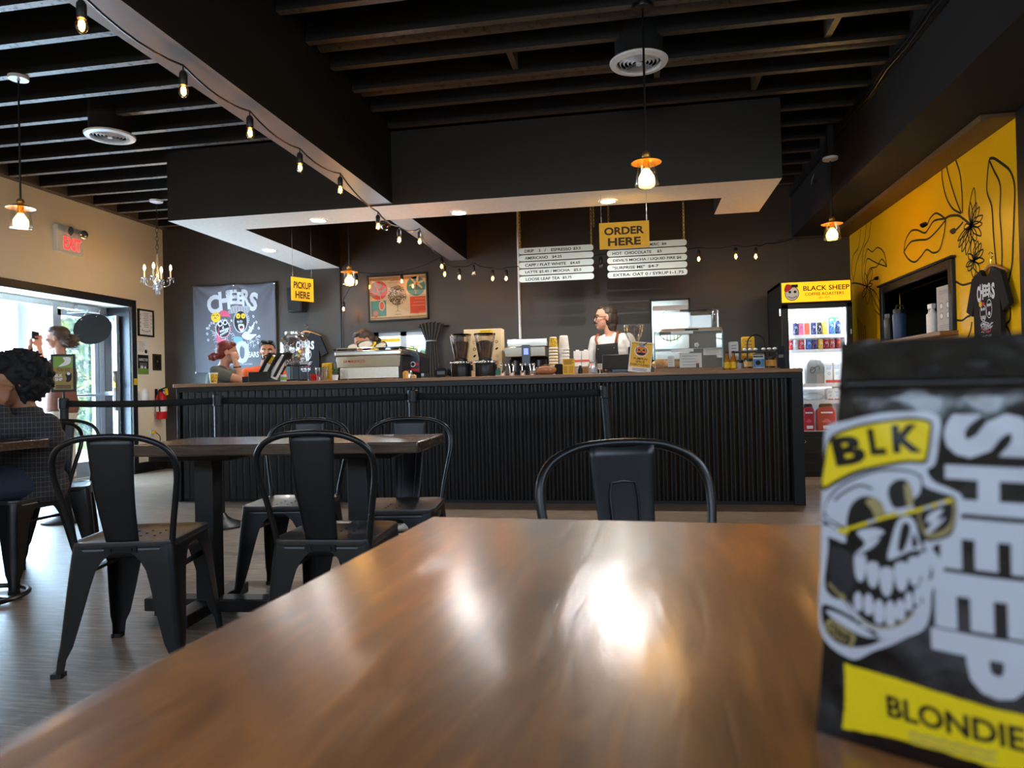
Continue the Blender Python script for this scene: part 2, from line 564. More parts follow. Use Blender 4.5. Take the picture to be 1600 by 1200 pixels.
def struct(name, mb, mats, label, cat, parent=None, **k):
    o = mb.build(name, mats, parent, **k)
    if parent is None:
        tag(o, label, cat, None, 'structure')
    return o


def rrect(w, h, r, n=5, cx=0.0, cy=0.0):
    pts = []
    for sx, sy, a in ((1, 1, 0), (-1, 1, 90), (-1, -1, 180), (1, -1, 270)):
        for k in range(n + 1):
            t = math.radians(a + 90 * k / n)
            pts.append((cx + sx * (w / 2 - r) + r * math.cos(t), cy + sy * (h / 2 - r) + r * math.sin(t)))
    return pts


def smoothpts(pts, n=6, closed=False):
    """Catmull-Rom through the points"""
    pts = [V(p) for p in pts]; N = len(pts); out = []
    for i in range(N if closed else N - 1):
        if closed:
            p0, p1, p2, p3 = pts[i - 1], pts[i], pts[(i + 1) % N], pts[(i + 2) % N]
        else:
            p0, p1, p2, p3 = pts[max(i - 1, 0)], pts[i], pts[i + 1], pts[min(i + 2, N - 1)]
        for k in range(n):
            t = k / n
            out.append(0.5 * ((2 * p1) + (p2 - p0) * t + (2 * p0 - 5 * p1 + 4 * p2 - p3) * t * t + (3 * p1 - p0 - 3 * p2 + p3) * t ** 3))
    if not closed:
        out.append(pts[-1])
    return out


_TX = {}


def text_mesh(s, offset=0.0, spacing=1.0, sx=1.0):
    key = (s, offset, spacing, sx)
    if key not in _TX:
        cu = bpy.data.curves.new('t', 'FONT'); cu.body = s; cu.size = 1.0; cu.offset = offset; cu.space_character = spacing
        cu.resolution_u = 3; cu.fill_mode = 'FRONT'
        cu.align_x = 'CENTER'; cu.align_y = 'CENTER'
        o = bpy.data.objects.new('t', cu); C.objects.link(o)
        me = bpy.data.meshes.new_from_object(o.evaluated_get(bpy.context.evaluated_depsgraph_get()))
        vs = [(v.co.x * sx, v.co.y) for v in me.vertices]; fs = [tuple(p.vertices) for p in me.polygons]
        bpy.data.objects.remove(o); bpy.data.meshes.remove(me); bpy.data.curves.remove(cu)
        xs = [v[0] for v in vs]; ys = [v[1] for v in vs]
        cx = (min(xs) + max(xs)) / 2; cy = (min(ys) + max(ys)) / 2
        vs = [(a - cx, b - cy) for a, b in vs]
        _TX[key] = (vs, fs, max(xs) - min(xs), max(ys) - min(ys))
    return _TX[key]


class Decal:
    """flat print: shapes in the 2D coordinates of a surface, mapped onto it by fn(a, b, height)"""
    def __init__(s, fn, step=0.0004, base=0.0006):
        s.fn = fn; s.mb = MB(); s.step = step; s.base = base

    def _put(s, vs, fs, mi, ly):
        h = s.base + s.step * ly
        s.mb.add([s.fn(a, b, h) for a, b in vs], fs, mi)

    def poly(s, pts, mi, ly=0):
        pts = [(p[0], p[1]) for p in pts]
        tri = tessellate_polygon([[V((a, b, 0)) for a, b in pts]])
        s._put(pts, [tuple(t) for t in tri], mi, ly)

    def curve(s, pts, mi, ly=0, n=5):
        s.poly([(p.x, p.y) for p in smoothpts([V((a, b, 0)) for a, b in pts], n, True)], mi, ly)

    def disc(s, c, r, mi, ly=0, n=28, r2=None, rot=0.0):
        r2 = r2 or r
        ca, sa = math.cos(rot), math.sin(rot)
        s.poly([(c[0] + r * math.cos(2 * PI * k / n) * ca - r2 * math.sin(2 * PI * k / n) * sa, c[1] + r * math.cos(2 * PI * k / n) * sa + r2 * math.sin(2 * PI * k / n) * ca) for k in range(n)], mi, ly)

    def rect(s, a0, b0, a1, b1, mi, ly=0):
        s.poly([(a0, b0), (a1, b0), (a1, b1), (a0, b1)], mi, ly)

    def line(s, pts, w, mi, ly=0, closed=False, sm=0):
        P3 = [V((p[0], p[1], 0)) for p in pts]
        if sm: P3 = smoothpts(P3, sm, closed)
        N = len(P3)
        if N < 2: return
        vs, fs = [], []
        for i in range(N):
            if closed:
                t = P3[(i + 1) % N] - P3[i - 1]
            else:
                t = P3[min(i + 1, N - 1)] - P3[max(i - 1, 0)]
            if t.length < 1e-9: t = V((1, 0, 0))
            t.normalize(); nn = V((-t.y, t.x, 0))
            ww = w[0] + (w[1] - w[0]) * i / (N - 1) if hasattr(w, '__len__') else w
            vs += [tuple((P3[i] + nn * ww / 2)[:2]), tuple((P3[i] - nn * ww / 2)[:2])]
        for i in range(N if closed else N - 1):
            j = (i + 1) % N
            fs.append((2 * i, 2 * i + 1, 2 * j + 1, 2 * j))
        s._put(vs, fs, mi, ly)

    def text(s, t, c, h, mi, ly=1, rot=0.0, offset=0.0, sx=1.0, width=None, spacing=1.0, arch=0.0, shear=0.0):
        vs, fs, tw, th = text_mesh(t, offset, spacing, sx)
        k = h / th
        kx = width / tw if width else k
        ca, sa = math.cos(rot), math.sin(rot)
        q = []
        for a, b in vs:
            x, y = a * kx, b * k
            u = a / tw * 2
            y = y + arch * (1 - u * u) + shear * x
            q.append((c[0] + x * ca - y * sa, c[1] + x * sa + y * ca))
        s._put(q, fs, mi, ly)

    def build(s, name, mats, parent=None, cut=0.0):
        if cut: conform(s, cut)
        return s.mb.build(name, mats, parent, smooth=180)


def conform(D, step):
    """cut the print's triangles up so that it follows a curved surface; D was drawn with its flat coordinates, D.real bends it"""
    bm = bmesh.new()
    for p in D.mb.v: bm.verts.new(p)
    bm.verts.ensure_lookup_table()
    for f_, m_ in zip(D.mb.f, D.mb.mi):
        try:
            q = bm.faces.new([bm.verts[i] for i in f_]); q.material_index = m_
        except ValueError:
            pass
    lo = [min(p[i] for p in D.mb.v) for i in (0, 1)]; hi = [max(p[i] for p in D.mb.v) for i in (0, 1)]
    for i in (0, 1):
        x = lo[i] + step
        while x < hi[i]:
            co = V((0, 0, 0)); co[i] = x; no = V((0, 0, 0)); no[i] = 1
            bmesh.ops.bisect_plane(bm, geom=bm.verts[:] + bm.edges[:] + bm.faces[:], plane_co=co, plane_no=no); x += step
    bm.verts.index_update()
    D.mb.v = [tuple(D.real(v.co.x, v.co.y, v.co.z)) for v in bm.verts]; D.mb.f = [tuple(v.index for v in f_.verts) for f_ in bm.faces]; D.mb.mi = [f_.material_index for f_ in bm.faces]
    bm.free()


def bent_decal(real, step, base):
    D = Decal(lambda a, b, h: (a, b, h), step=step, base=base); D.real = real
    return D


def plane_fn(o, ux, uy, n=None):
    o, ux, uy = V(o), V(ux).normalized(), V(uy).normalized()
    n = ux.cross(uy) if n is None else V(n)
    return lambda a, b, h: o + ux * a + uy * b + n * h


# ================================================================ the room
XL, XR, YB, YF = -6.25, 2.42, 8.6, -2.6
ZJ, ZD, ZS = 3.21, 3.46, 2.57       # joist undersides, deck, soffit underside
CF, CH = 5.86, 1.07                 # counter front, counter height

mb = MB(); mb.box((-1.2, 3.0, -0.05), (11.0, 11.6, 0.1))
struct('floor', mb, 'floor_planks', 'grey brown plank floor of the cafe with a soft sheen', 'floor')
mb = MB(); mb.box((-1.1, 3.0, ZD + 0.06), (11.2, 12.4, 0.12))
struct('ceiling', mb, 'black_ceiling', 'black roof deck above the open joists', 'ceiling')

DO0, DO1, DZ = 4.7, 7.95, 2.1       # doorway in the left wall
mb = MB()
mb.span((XL - 0.4, DO1, 0), (XL, YB, ZD)); mb.span((XL - 0.4, DO0, DZ), (XL, DO1, ZD)); mb.span((XL - 0.4, YF, 0), (XL, DO0, ZD))
struct('wall_left', mb, 'cream_wall', 'cream painted wall with the exit doorway', 'wall')
WX0, WX1, WZ0, WZ1 = -3.29, -2.57, 1.15, 1.72
mb = MB()
mb.span((XL - 0.4, YB, 0), (WX0, YB + 0.2, ZD)); mb.span((WX1, YB, 0), (XR + 1.9, YB + 0.2, ZD))
mb.span((WX0, YB, 0), (WX1, YB + 0.2, WZ0)); mb.span((WX0, YB, WZ1), (WX1, YB + 0.2, ZD))
struct('wall_back', mb, 'black_wall', 'charcoal painted wall behind the coffee counter', 'wall')
PY0, PY1, PZ0, PZ1 = 6.0, 7.5, 1.33, 1.81
mb = MB()
mb.span((XR, 4.97, 0), (XR + 0.14, PY0, ZD)); mb.span((XR, PY1, 0), (XR + 0.14, YB, ZD))
mb.span((XR, PY0, 0), (XR + 0.14, PY1, PZ0)); mb.span((XR, PY0, PZ1), (XR + 0.14, PY1, ZD))
wall_right = struct('wall_right', mb, 'yellow_wall', 'bright yellow wall painted with black line flowers', 'wall')
mb = MB(); mb.span((XR - 0.02, 4.85, 0), (XR + 0.14, 4.97, ZD)); mb.span((XR + 0.3, YF, 0), (XR + 0.44, 4.85, 2.05)); mb.span((XR + 0.3, YF, 2.64), (XR + 0.44, 4.85, ZD)); mb.span((XR + 0.3, 3.1, 2.05), (XR + 0.44, 4.85, 2.64)); mb.span((XR + 0.3, YF, 2.05), (XR + 0.44, -1.9, 2.64)); mb.span((XR + 0.14, 4.8, 0), (XR + 0.44, 4.97, ZD))  # high opening towards the front is unseen, added for the side light
struct('wall_right', mb, 'black_paint', 'black painted end of the yellow wall at the right edge of view', 'wall')
mb = MB()
mb.span((XL, YF - 0.2, 0), (XR + 0.4, YF, 2.1)); mb.span((XL, YF - 0.2, 3.05), (XR + 0.4, YF, ZD))
mb.span((XL, YF - 0.2, 2.1), (-5.5, YF, 3.05)); mb.span((1.1, YF - 0.2, 2.1), (XR + 0.4, YF, 3.05)); mb.span((-2.3, YF - 0.2, 2.1), (-2.1, YF, 3.05))
struct('wall_front', mb, 'cream_wall', 'front wall with a band of high windows behind the viewer', 'wall')

# room behind the serving hatch in the yellow wall
mb = MB()
mb.span((XR + 1.7, 4.97, 0), (XR + 1.8, YB, ZD)); mb.span((XR + 0.14, 4.9, 0), (XR + 1.8, 4.97, ZD))
struct('wall_hatch', mb, 'black_wall', 'dark walls of the room seen through the serving hatch', 'wall')
mb = MB(); mb.span((XR + 1.62, 6.9, 0.6), (XR + 1.69, 8.2, 1.95))
struct('trim_4', mb, 'white_siding', 'pale board on the wall beyond the serving hatch', 'board')

# skirting and door casing
mb = MB(); mb.span((XL, 8.04, 0), (XL + 0.02, YB - 0.02, 0.13))
struct('baseboard_left', mb, 'black_paint', 'black skirting under the cream wall beside the door', 'baseboard')
mb = MB(); mb.span((XL + 0.02, YB - 0.02, 0), (1.4, YB, 0.13))
struct('baseboard_back', mb, 'black_paint', 'black skirting along the charcoal wall', 'baseboard')
mb = MB()
mb.span((XL, DO1, 0), (XL + 0.03, DO1 + 0.08, DZ + 0.09)); mb.span((XL, DO0 - 0.08, DZ), (XL + 0.03, DO1, DZ + 0.09)); mb.span((XL, DO0 - 0.08, 0), (XL + 0.03, DO0, DZ))
struct('trim_1', mb, 'black_paint', 'black casing around the glass entrance', 'trim', bevel=0.006)
# dark jambs of the deep doorway
mb = MB(); mb.span((XL - 0.41, DO1 - 0.012, 0), (XL - 0.002, DO1 - 0.001, DZ)); mb.span((XL - 0.41, DO0 + 0.001, 0), (XL - 0.002, DO0 + 0.012, DZ))
struct('trim_2', mb, 'dark_metal', 'dark lining of the deep doorway', 'trim')

# storefront door and sidelight: frame, panes, push bar
XS = XL - 0.36
mb = MB()
for y in (DO0 + 0.04, 5.95, 7.12, 7.84):
    mb.span((XS - 0.05, y - 0.035, 0), (XS + 0.05, y + 0.035, DZ - 0.002))
mb.span((XS - 0.046, DO0 + 0.02, DZ - 0.075), (XS + 0.046, DO1 - 0.02, DZ - 0.004))
mb.span((XS - 0.046, DO0 + 0.02, 0.001), (XS + 0.046, 7.11, 0.14))
mb.span((XS - 0.02, 7.165, 0.01), (XS + 0.03, 7.225, 2.01)); mb.span((XS - 0.02, 7.735, 0.01), (XS + 0.03, 7.795, 2.01))
mb.span((XS - 0.02, 7.165, 0.01), (XS + 0.03, 7.795, 0.2)); mb.span((XS - 0.02, 7.165, 1.94), (XS + 0.03, 7.795, 2.01))
door = struct('door_1', mb, 'aluminium', 'aluminium storefront door and sidelights open to the daylight', 'door')
mb = MB(); mb.span((XS - 0.004, DO0 + 0.07, 0.14), (XS + 0.004, 5.92, 2.02)); mb.span((XS - 0.004, 5.985, 0.14), (XS + 0.004, 7.085, 2.02)); mb.span((XS, 7.225, 0.2), (XS + 0.008, 7.735, 1.94))
mb.build('glass_pane', 'door_glass', door)
mb = MB(); mb.cyl((XS + 0.06, 7.2, 1.0), (XS + 0.06, 7.78, 1.0), 0.016); mb.cyl((XS + 0.02, 7.22, 1.0), (XS + 0.06, 7.22, 1.0), 0.012); mb.cyl((XS + 0.02, 7.76, 1.0), (XS + 0.06, 7.76, 1.0), 0.012)
mb.build('push_bar', 'aluminium', door)
mb = MB(); mb.span((XS + 0.03, 7.4, 2.02), (XS + 0.1, 7.7, 2.075)); mb.tube([(XS + 0.07, 7.6, 2.02), (XS + 0.2, 7.45, 2.0), (XS + 0.04, 7.3, 1.98)], 0.012)
mb.build('door_closer', 'aluminium', door)
# folded-back second leaf in the reveal
t = thing('door_leaf', 'narrow glazed metal door leaf folded back against the doorway jamb', 'door', (XL - 0.27, 7.885, 0))
t['kind'] = 'structure'; t.name = 'door_2'
mb = MB(); mb.box((-0.10, 0, 1.0), (0.045, 0.04, 1.98)); mb.box((0.12, 0, 1.0), (0.045, 0.04, 1.98)); mb.box((0.01, 0, 0.1), (0.2, 0.04, 0.18)); mb.box((0.01, 0, 1.95), (0.2, 0.04, 0.07)); mb.box((0.01, 0, 1.02), (0.2, 0.04, 0.05))
mb.build('door_frame', 'aluminium', t)
mb = MB(); mb.box((0.01, 0.0, 1.02), (0.18, 0.008, 1.8)); mb.build('glass_pane', 'door_glass', t)
mb = MB(); mb.box((0.12, -0.03, 1.05), (0.03, 0.02, 0.5)); mb.cyl((0.12, -0.02, 1.28), (0.12, -0.06, 1.28), 0.012); mb.build('handle', 'grey_board', t)
mb = MB(); mb.tube([(0.12, -0.05, 1.27), (0.118, -0.055, 1.2), (0.12, -0.05, 1.17)], 0.004); mb.box((0.12, -0.055, 1.13), (0.028, 0.012, 0.07)); mb.box((0.135, -0.05, 1.12), (0.02, 0.01, 0.06)); mb.build('keys', 'brass', t)

# joists, ledger, beams
JY = [3.51 + 0.378 * k for k in range(-14, 14)]
for k, y in enumerate(JY):
    for s, (x0, x1) in enumerate(((XL + 0.09, -2.27), (-2.04, 1.795))):
        for (a, b) in (((x0, x1),) if not (s == 1 and 5.86 < y < 6.5) else ((x0, x1),)):
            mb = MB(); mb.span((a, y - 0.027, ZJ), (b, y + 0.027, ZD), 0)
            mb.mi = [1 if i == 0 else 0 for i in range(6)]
            o = mb.build('joist', ['joist_side', 'joist_bottom_lit' if s == 0 else 'joist_brown'])
            tag(o, 'black painted ceiling joist with worn underside painted daylit grey left of the beam' if s == 0 else 'black painted ceiling joist with underside painted lit brown right of the beam', 'joist', 'joists left of the beam' if s == 0 else 'joists right of the beam', 'structure')
mb = MB(); mb.span((XL, YF, ZJ), (XL + 0.09, YB, ZJ + 0.15))
struct('trim_3', mb, 'grey_board', 'brown grey ledger board along the top of the cream wall', 'trim')
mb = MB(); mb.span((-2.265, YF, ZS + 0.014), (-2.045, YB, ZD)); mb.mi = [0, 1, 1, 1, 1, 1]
struct('ceiling_beam', mb, ['beam_underside_lit', 'beam_side'], 'big dark ceiling beam carrying the string of bulbs', 'beam')
mb = MB(); mb.span((1.8, 4.85, 2.64), (XR, YB, ZD)); mb.span((1.8, YF, 2.64), (XR + 0.3, 4.85, ZD))
struct('ceiling_beam', mb, 'black_matte', 'wide black boxed beam over the yellow wall', 'beam')
mb = MB(); mb.span((2.24, 4.975, 2.615), (XR, YB, 2.64)); mb.span((2.2, 4.975, 2.60), (2.24, YB, 2.66))
struct('trim_5', mb, 'brown_board', 'raw brown board under the boxed beam above the yellow wall', 'trim')
mb = MB(); mb.span((1.78, 1.0, 3.1), (1.8, YB, 3.2))
struct('trim_6', mb, 'black_paint', 'thin black batten along the top of the boxed beam', 'trim')
# dropped soffit above the counter
mb = MB()
def soff(a, b):
    n = len(mb.f); mb.span(a, b)
    mb.mi[n] = 1
soff((-4.2, CF, ZS), (1.165, 6.35, ZJ)); soff((-4.2, 6.35, ZS), (-3.72, YB, ZJ)); soff((0.76, 6.35, ZS), (1.165, 6.95, ZJ))
struct('soffit', mb, ['soffit_black', 'soffit_white'], 'black dropped soffit with white underside above the counter', 'soffit')
tag(bpy.data.objects['soffit'], 'black dropped soffit with white underside above the counter', 'soffit', None, 'structure')
# bridging pieces and pipes between the right-hand joists
for i, (x, y) in enumerate(((0.95, 5.6), (1.3, 4.85), (-0.8, 4.83), (0.55, 3.7), (0.2, 5.22))):
    mb = MB(); mb.box((x, y + 0.0, ZJ + 0.12), (0.04, 0.32, 0.18))
    o = mb.build('joist_bridging', 'joist_brown'); tag(o, 'short brown bridging block between ceiling joists', 'bridging', 'bridging blocks between joists', 'structure')
for i, (y, lab) in enumerate(((4.46, 'worn brown pipe running between the joists nearest the vent'), (5.2, 'worn brown pipe running between joists above the hanging lamp'))):
    mb = MB(); mb.cyl((-2.04, y, ZJ + 0.09), (1.8, y, ZJ + 0.09), 0.055)
    tag(mb.build('pipe', 'joist_brown'), lab, 'pipe', None, 'structure')
# white conduit down the back wall
mb = MB(); mb.cyl((-1.39, YB - 0.02, 1.0), (-1.39, YB - 0.02, 3.2), 0.017)
tag(mb.build('conduit', 'white_enamel'), 'thin white conduit running down the charcoal wall beside the menu', 'conduit', None, 'structure')
mb = MB(); mb.cyl((-3.72, YB - 0.012, 1.0), (-3.72, YB - 0.012, 2.57), 0.012)
tag(mb.build('conduit', 'black_paint'), 'thin black conduit down the charcoal wall left of the plant poster', 'conduit', None, 'structure')

# window behind the counter
mb = MB()
for a, b in (((WX0, WZ1 - 0.05), (WX1, WZ1)), ((WX0, WZ0), (WX1, WZ0 + 0.05)), ((WX0, WZ0), (WX0 + 0.05, WZ1)), ((WX1 - 0.05, WZ0), (WX1, WZ1)), ((-2.95, WZ0), (-2.87, WZ1))):
    mb.span((a[0], YB + 0.06, a[1]), (b[0], YB + 0.12, b[1]))
win = struct('window_1', mb, 'aluminium', 'small bright window behind the espresso machine', 'window')
mb = MB(); mb.span((WX0 + 0.05, YB + 0.085, WZ0 + 0.05), (-2.95, YB + 0.093, WZ1 - 0.05)); mb.span((-2.87, YB + 0.085, WZ0 + 0.05), (WX1 - 0.05, YB + 0.093, WZ1 - 0.05)); mb.build('window_pane', 'door_glass', win)
mb = MB(); mb.span((WX0 + 0.05, YB + 0.07, 1.60), (-2.96, YB + 0.08, 1.64)); part(mb.build('sticker_strip', 'yellow_ink', win), 'yellow strip across the pane')
mb = MB(); mb.span((WX0 - 0.03, YB - 0.03, WZ1), (WX1 + 0.03, YB, WZ1 + 0.035)); mb.build('window_trim', 'dark_metal', win)
# hatch trim and shelf
mb = MB(); T_ = 0.075
mb.span((XR - 0.03, PY0 - T_, PZ0), (XR + 0.14, PY0, PZ1 + T_)); mb.span((XR - 0.03, PY1, PZ0), (XR + 0.14, PY1 + T_, PZ1 + T_)); mb.span((XR - 0.03, PY0, PZ1), (XR + 0.14, PY1, PZ1 + T_))
mb.span((XR - 0.045, PY0 - T_ - 0.02, PZ1 + T_), (XR, PY1 + T_ + 0.02, PZ1 + T_ + 0.02))
hatch = struct('window_2', mb, 'black_paint', 'black framed serving hatch in the yellow wall', 'window', bevel=0.008)
mb = MB(); mb.span((XR - 0.13, PY0 - T_ - 0.02, PZ0 - 0.035), (XR + 0.2, PY1 + T_ + 0.02, PZ0)); mb.build('hatch_shelf', 'shelf_wood', hatch, bevel=0.004)

# ---------------------------------------------------------------- outside
mb = MB(); mb.span((-40, -20, -0.14), (XL - 0.4, 45, -0.04)); mb.span((XL - 0.4, YB + 0.2, -0.14), (20, 45, -0.04))
struct('ground', mb, 'concrete', 'sunlit pale pavement outside the entrance', 'ground')
mb = MB(); mb.span((-40, 20, -0.04), (-11.6, 45, 0.1)); mb.span((-13.5, 10.6, -0.04), (-10.9, 20, 0.1))
struct('lawn', mb, 'lawn', 'grassy strip beyond the pavement', 'lawn')
mb = MB(); mb.span((-18, 2.5, -0.04), (-9.6, 10.4, 5.5))
ob = mb.build('white_building', 'white_siding'); tag(ob, 'white rendered building across the pavement outside the door', 'building')
mb = MB(); mb.span((-9.63, 3.2, 2.3), (-9.55, 8.3, 2.5)); mb.build('ledge', 'grey_pipe', ob)
mb = MB(); mb.cyl((-9.0, 9.2, -0.04), (-9.0, 9.2, 4.2), 0.09); ob = mb.build('utility_post', 'grey_pipe')
mb = MB(); mb.box((-8.93, 9.2, 1.2), (0.1, 0.16, 0.5)); mb.build('meter_box', 'grey_pipe', ob); tag(ob, 'grey utility post in front of the white building', 'post')


def bush(name, label, c, r, n, mats, cat='bush'):
    mb = MB(); rnd = random.Random(len(label))
    for i in range(n):
        d = V((rnd.gauss(0, 1), rnd.gauss(0, 1), rnd.gauss(0, 1))).normalized() * (0.55 + 0.45 * rnd.random() ** 0.5)
        p = V((c[0] + d.x * r[0], c[1] + d.y * r[1], max(0.02, c[2] + d.z * r[2])))
        s = 0.05 + 0.06 * rnd.random()
        E_ = Euler((rnd.uniform(-1, 1), rnd.uniform(-1, 1), rnd.uniform(0, 6))).to_matrix()
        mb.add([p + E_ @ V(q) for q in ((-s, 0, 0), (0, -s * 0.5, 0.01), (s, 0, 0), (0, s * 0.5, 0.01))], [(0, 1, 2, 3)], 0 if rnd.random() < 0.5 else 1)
    for k in range(5):
        mb.cyl((c[0] + 0.1 * k - 0.2, c[1] + 0.1 * (k % 3), 0), (c[0] + 0.3 * (k - 2), c[1] + 0.2 * ((k * 7) % 5 - 2), c[2]), 0.02, 0.01, 6, 1)
    return tag(mb.build(name, mats, smooth=180), label, cat)


bush('leafy_bush', 'bright yellow green bush outside the glass door', (-11.8, 13.4, 1.35), (0.9, 1.3, 1.4), 5200, ['foliage_yellow', 'foliage_dark'])
bush('leafy_bush', 'tall dark green bush rising behind the yellow green bush', (-14.6, 15.2, 2.6), (1.4, 2.2, 2.3), 4200, ['foliage_dark', 'foliage_yellow'])
bush('leafy_bush', 'rounded green bush beyond the door at the white building corner', (-13.2, 11.6, 1.2), (0.9, 0.9, 1.3), 2600, ['foliage_yellow', 'foliage_dark'])
bush('leafy_bush', 'low green hedge bush beyond the small back window', (-4.2, 12.6, 0.9), (2.2, 0.5, 0.9), 3000, ['foliage_dark', 'foliage_yellow'])
mb = MB(); mb.span((-9, 14, -0.04), (6, 14.3, 2.6)); tag(mb.build('fence', 'white_siding'), 'pale boundary fence beyond the small back window', 'fence', None, 'structure')

# ================================================================ counter
ctr = thing('coffee_counter', 'long black corrugated metal coffee counter with a brown wooden top', 'counter', (0, 0, 0))
CX0, CX1 = -4.13, 1.275
mb = MB()
N = 80 * 12
mb.grid(lambda s, t: (CX0 + 0.03 + (CX1 - CX0 - 0.12) * s, CF - 0.006 + 0.0095 * math.cos(2 * PI * 80 * s), 0.03 + t * (CH - 0.09)), N, 1)
mb.build('corrugated_front', 'black_metal', ctr, smooth=60)
mb = MB(); mb.span((CX0 + 0.02, CF + 0.012, 0), (CX1, CF + 0.06, CH - 0.04)); mb.span((CX0, CF, 0), (CX0 + 0.03, CF + 0.8, CH - 0.04)); mb.span((CX1 - 0.03, CF, 0), (CX1, CF + 0.8, CH - 0.04)); mb.span((CX0, CF + 0.74, 0), (CX1, CF + 0.8, CH - 0.04))
mb.build('counter_body', 'black_paint', ctr)
mb = MB(); mb.span((CX0, CF - 0.025, CH - 0.075), (CX1, CF + 0.012, CH - 0.03)); mb.span((CX1 - 0.085, CF - 0.022, 0), (CX1, CF + 0.012, CH - 0.03)); mb.span((CX0, CF - 0.022, 0), (CX0 + 0.03, CF + 0.012, CH - 0.03))
mb.build('black_trim', 'black_paint', ctr, bevel=0.003)
mb = MB(); mb.span((CX0 - 0.02, CF - 0.045, CH - 0.03), (CX1 + 0.0, CF + 0.82, CH)); mb.build('counter_top', 'counter_wood', ctr, bevel=0.005)
# back bench along the wall
bb = thing('back_bench', 'black bench along the charcoal wall behind the counter', 'bench', (0, 0, 0))
mb = MB(); mb.span((-3.6, 7.95, 0.0), (1.1, YB - 0.03, 0.98)); mb.build('cabinet', 'black_paint', bb)
mb = MB(); mb.span((-3.62, 7.92, 0.98), (1.12, YB - 0.03, 1.02)); mb.build('bench_top', 'counter_wood', bb)

# ================================================================ tables
def table(name, label, loc, rotz, L, Wd, top, H=0.76, posts=((-0.38, 0), (0.38, 0)), along='X'):
    t = thing(name, label, 'table', loc, rotz, None)
    mb = MB(); mb.box((0, 0, H - 0.022), (L, Wd, 0.044)); mb.build('table_top', top, t, bevel=0.006)
    for (px, py) in posts:
        mb = MB(); mb.box((px, py, (H - 0.044 + 0.05) / 2), (0.085, 0.085, H - 0.044 - 0.05)); mb.box((px, py, H - 0.06), (0.36, 0.3, 0.03))
        mb.build('post', 'black_paint', t, bevel=0.005)
        mb = MB(); mb.box((px, py, 0.055), (0.56 if along == 'X' else 0.09, 0.09 if along == 'X' else 0.6, 0.055)); mb.box((px, py, 0.053), (0.09, 0.52, 0.05)) if along == 'X' else mb.box((px, py, 0.053), (0.5, 0.09, 0.05))
        mb.build('foot', 'black_paint', t, bevel=0.005)
        for q in (-0.24, 0.24):
            mb = MB(); mb.cyl((px + (q if along == 'X' else 0), py + (0 if along == 'X' else q), 0), (px + (q if along == 'X' else 0), py + (0 if along == 'X' else q), 0.03), 0.018); mb.build('glide', 'black_plastic', t)
    return t


table('dining_table', 'glossy brown wooden table in front, with the black coffee bag on it', (0.035, 0.385, 0), math.radians(-3.6), 0.78, 1.28, 'table_wood', posts=((0, -0.32), (0, 0.32)), along='X')
table('dining_table', 'dark wooden table with black post legs between two pairs of black chairs', (-1.445, 2.815, 0), math.radians(4.0), 1.2, 0.5, 'table_wood_dark', posts=((-0.4, 0.03), (0.28, 0.03)), along='X')
t3 = thing('dining_table', 'dark wooden table at the left edge where the person in plaid sits', 'table', (-3.52, 2.86, 0), math.radians(-3))
mb = MB(); mb.box((0, 0, 0.738), (1.2, 0.56, 0.044)); mb.build('table_top', 'table_wood_dark', t3, bevel=0.006)
mb = MB(); mb.cyl((0.4, 0.06, 0.02), (0.36, 0.04, 0.715), 0.03, n=16); mb.build('post', 'black_paint', t3)
mb = MB(); mb.tube([(0.4 + 0.2 * math.cos(2 * PI * k / 28), 0.06 + 0.2 * math.sin(2 * PI * k / 28), 0.02) for k in range(28)], 0.012, 8, closed=True); mb.box((0.4, 0.06, 0.02), (0.39, 0.02, 0.016)); mb.build('foot_ring', 'black_metal', t3)
mb = MB(); mb.cyl((-0.4, 0.0, 0.0), (-0.4, 0.0, 0.715), 0.03, n=16); mb.build('post', 'black_paint', t3)

# ================================================================ chairs
def leg_mb(sx, sy, seat=0.175, foot=0.215, H=0.44):
    """pressed sheet-metal leg: an L section that narrows through an arch to the foot"""
    mb = MB()
    lv = [(H, 0.172), (0.425, 0.166), (0.405, 0.135), (0.385, 0.116), (0.35, 0.098), (0.30, 0.088), (0.2, 0.072), (0.1, 0.053), (0.06, 0.036), (0.0, 0.032)]
    vs, fs = [], []
    for z, a in lv:
        c = seat + (foot - seat) * (1 - z / H) ** 0.9
        r = min(0.03, a * 0.55); th = 0.004
        o_, i_ = [], []
        pts = [(c - a, c)] + [(c - r + r * math.sin(q), c - r + r * math.cos(q)) for q in (0, PI / 8, PI / 4, 3 * PI / 8, PI / 2)] + [(c, c - a)]
        for (x, y) in pts: o_.append((sx * x, sy * y, z))
        pin = [(c - a, c - th)] + [(c - r + (r - th) * math.sin(q), c - r + (r - th) * math.cos(q)) for q in (PI / 2 * k / 4 for k in range(5))] + [(c - th, c - a)]
        for (x, y) in reversed(pin): i_.append((sx * x, sy * y, z))
        vs += o_ + i_
    m = 14
    for i in range(len(lv) - 1):
        for k in range(m):
            k2 = (k + 1) % m
            f = (i * m + k, i * m + k2, (i + 1) * m + k2, (i + 1) * m + k)
            fs.append(f if sx * sy > 0 else f[::-1])
    fs.append(tuple(range(m))); fs.append(tuple((len(lv) - 1) * m + k for k in range(m)))
    return mb.add(vs, fs)


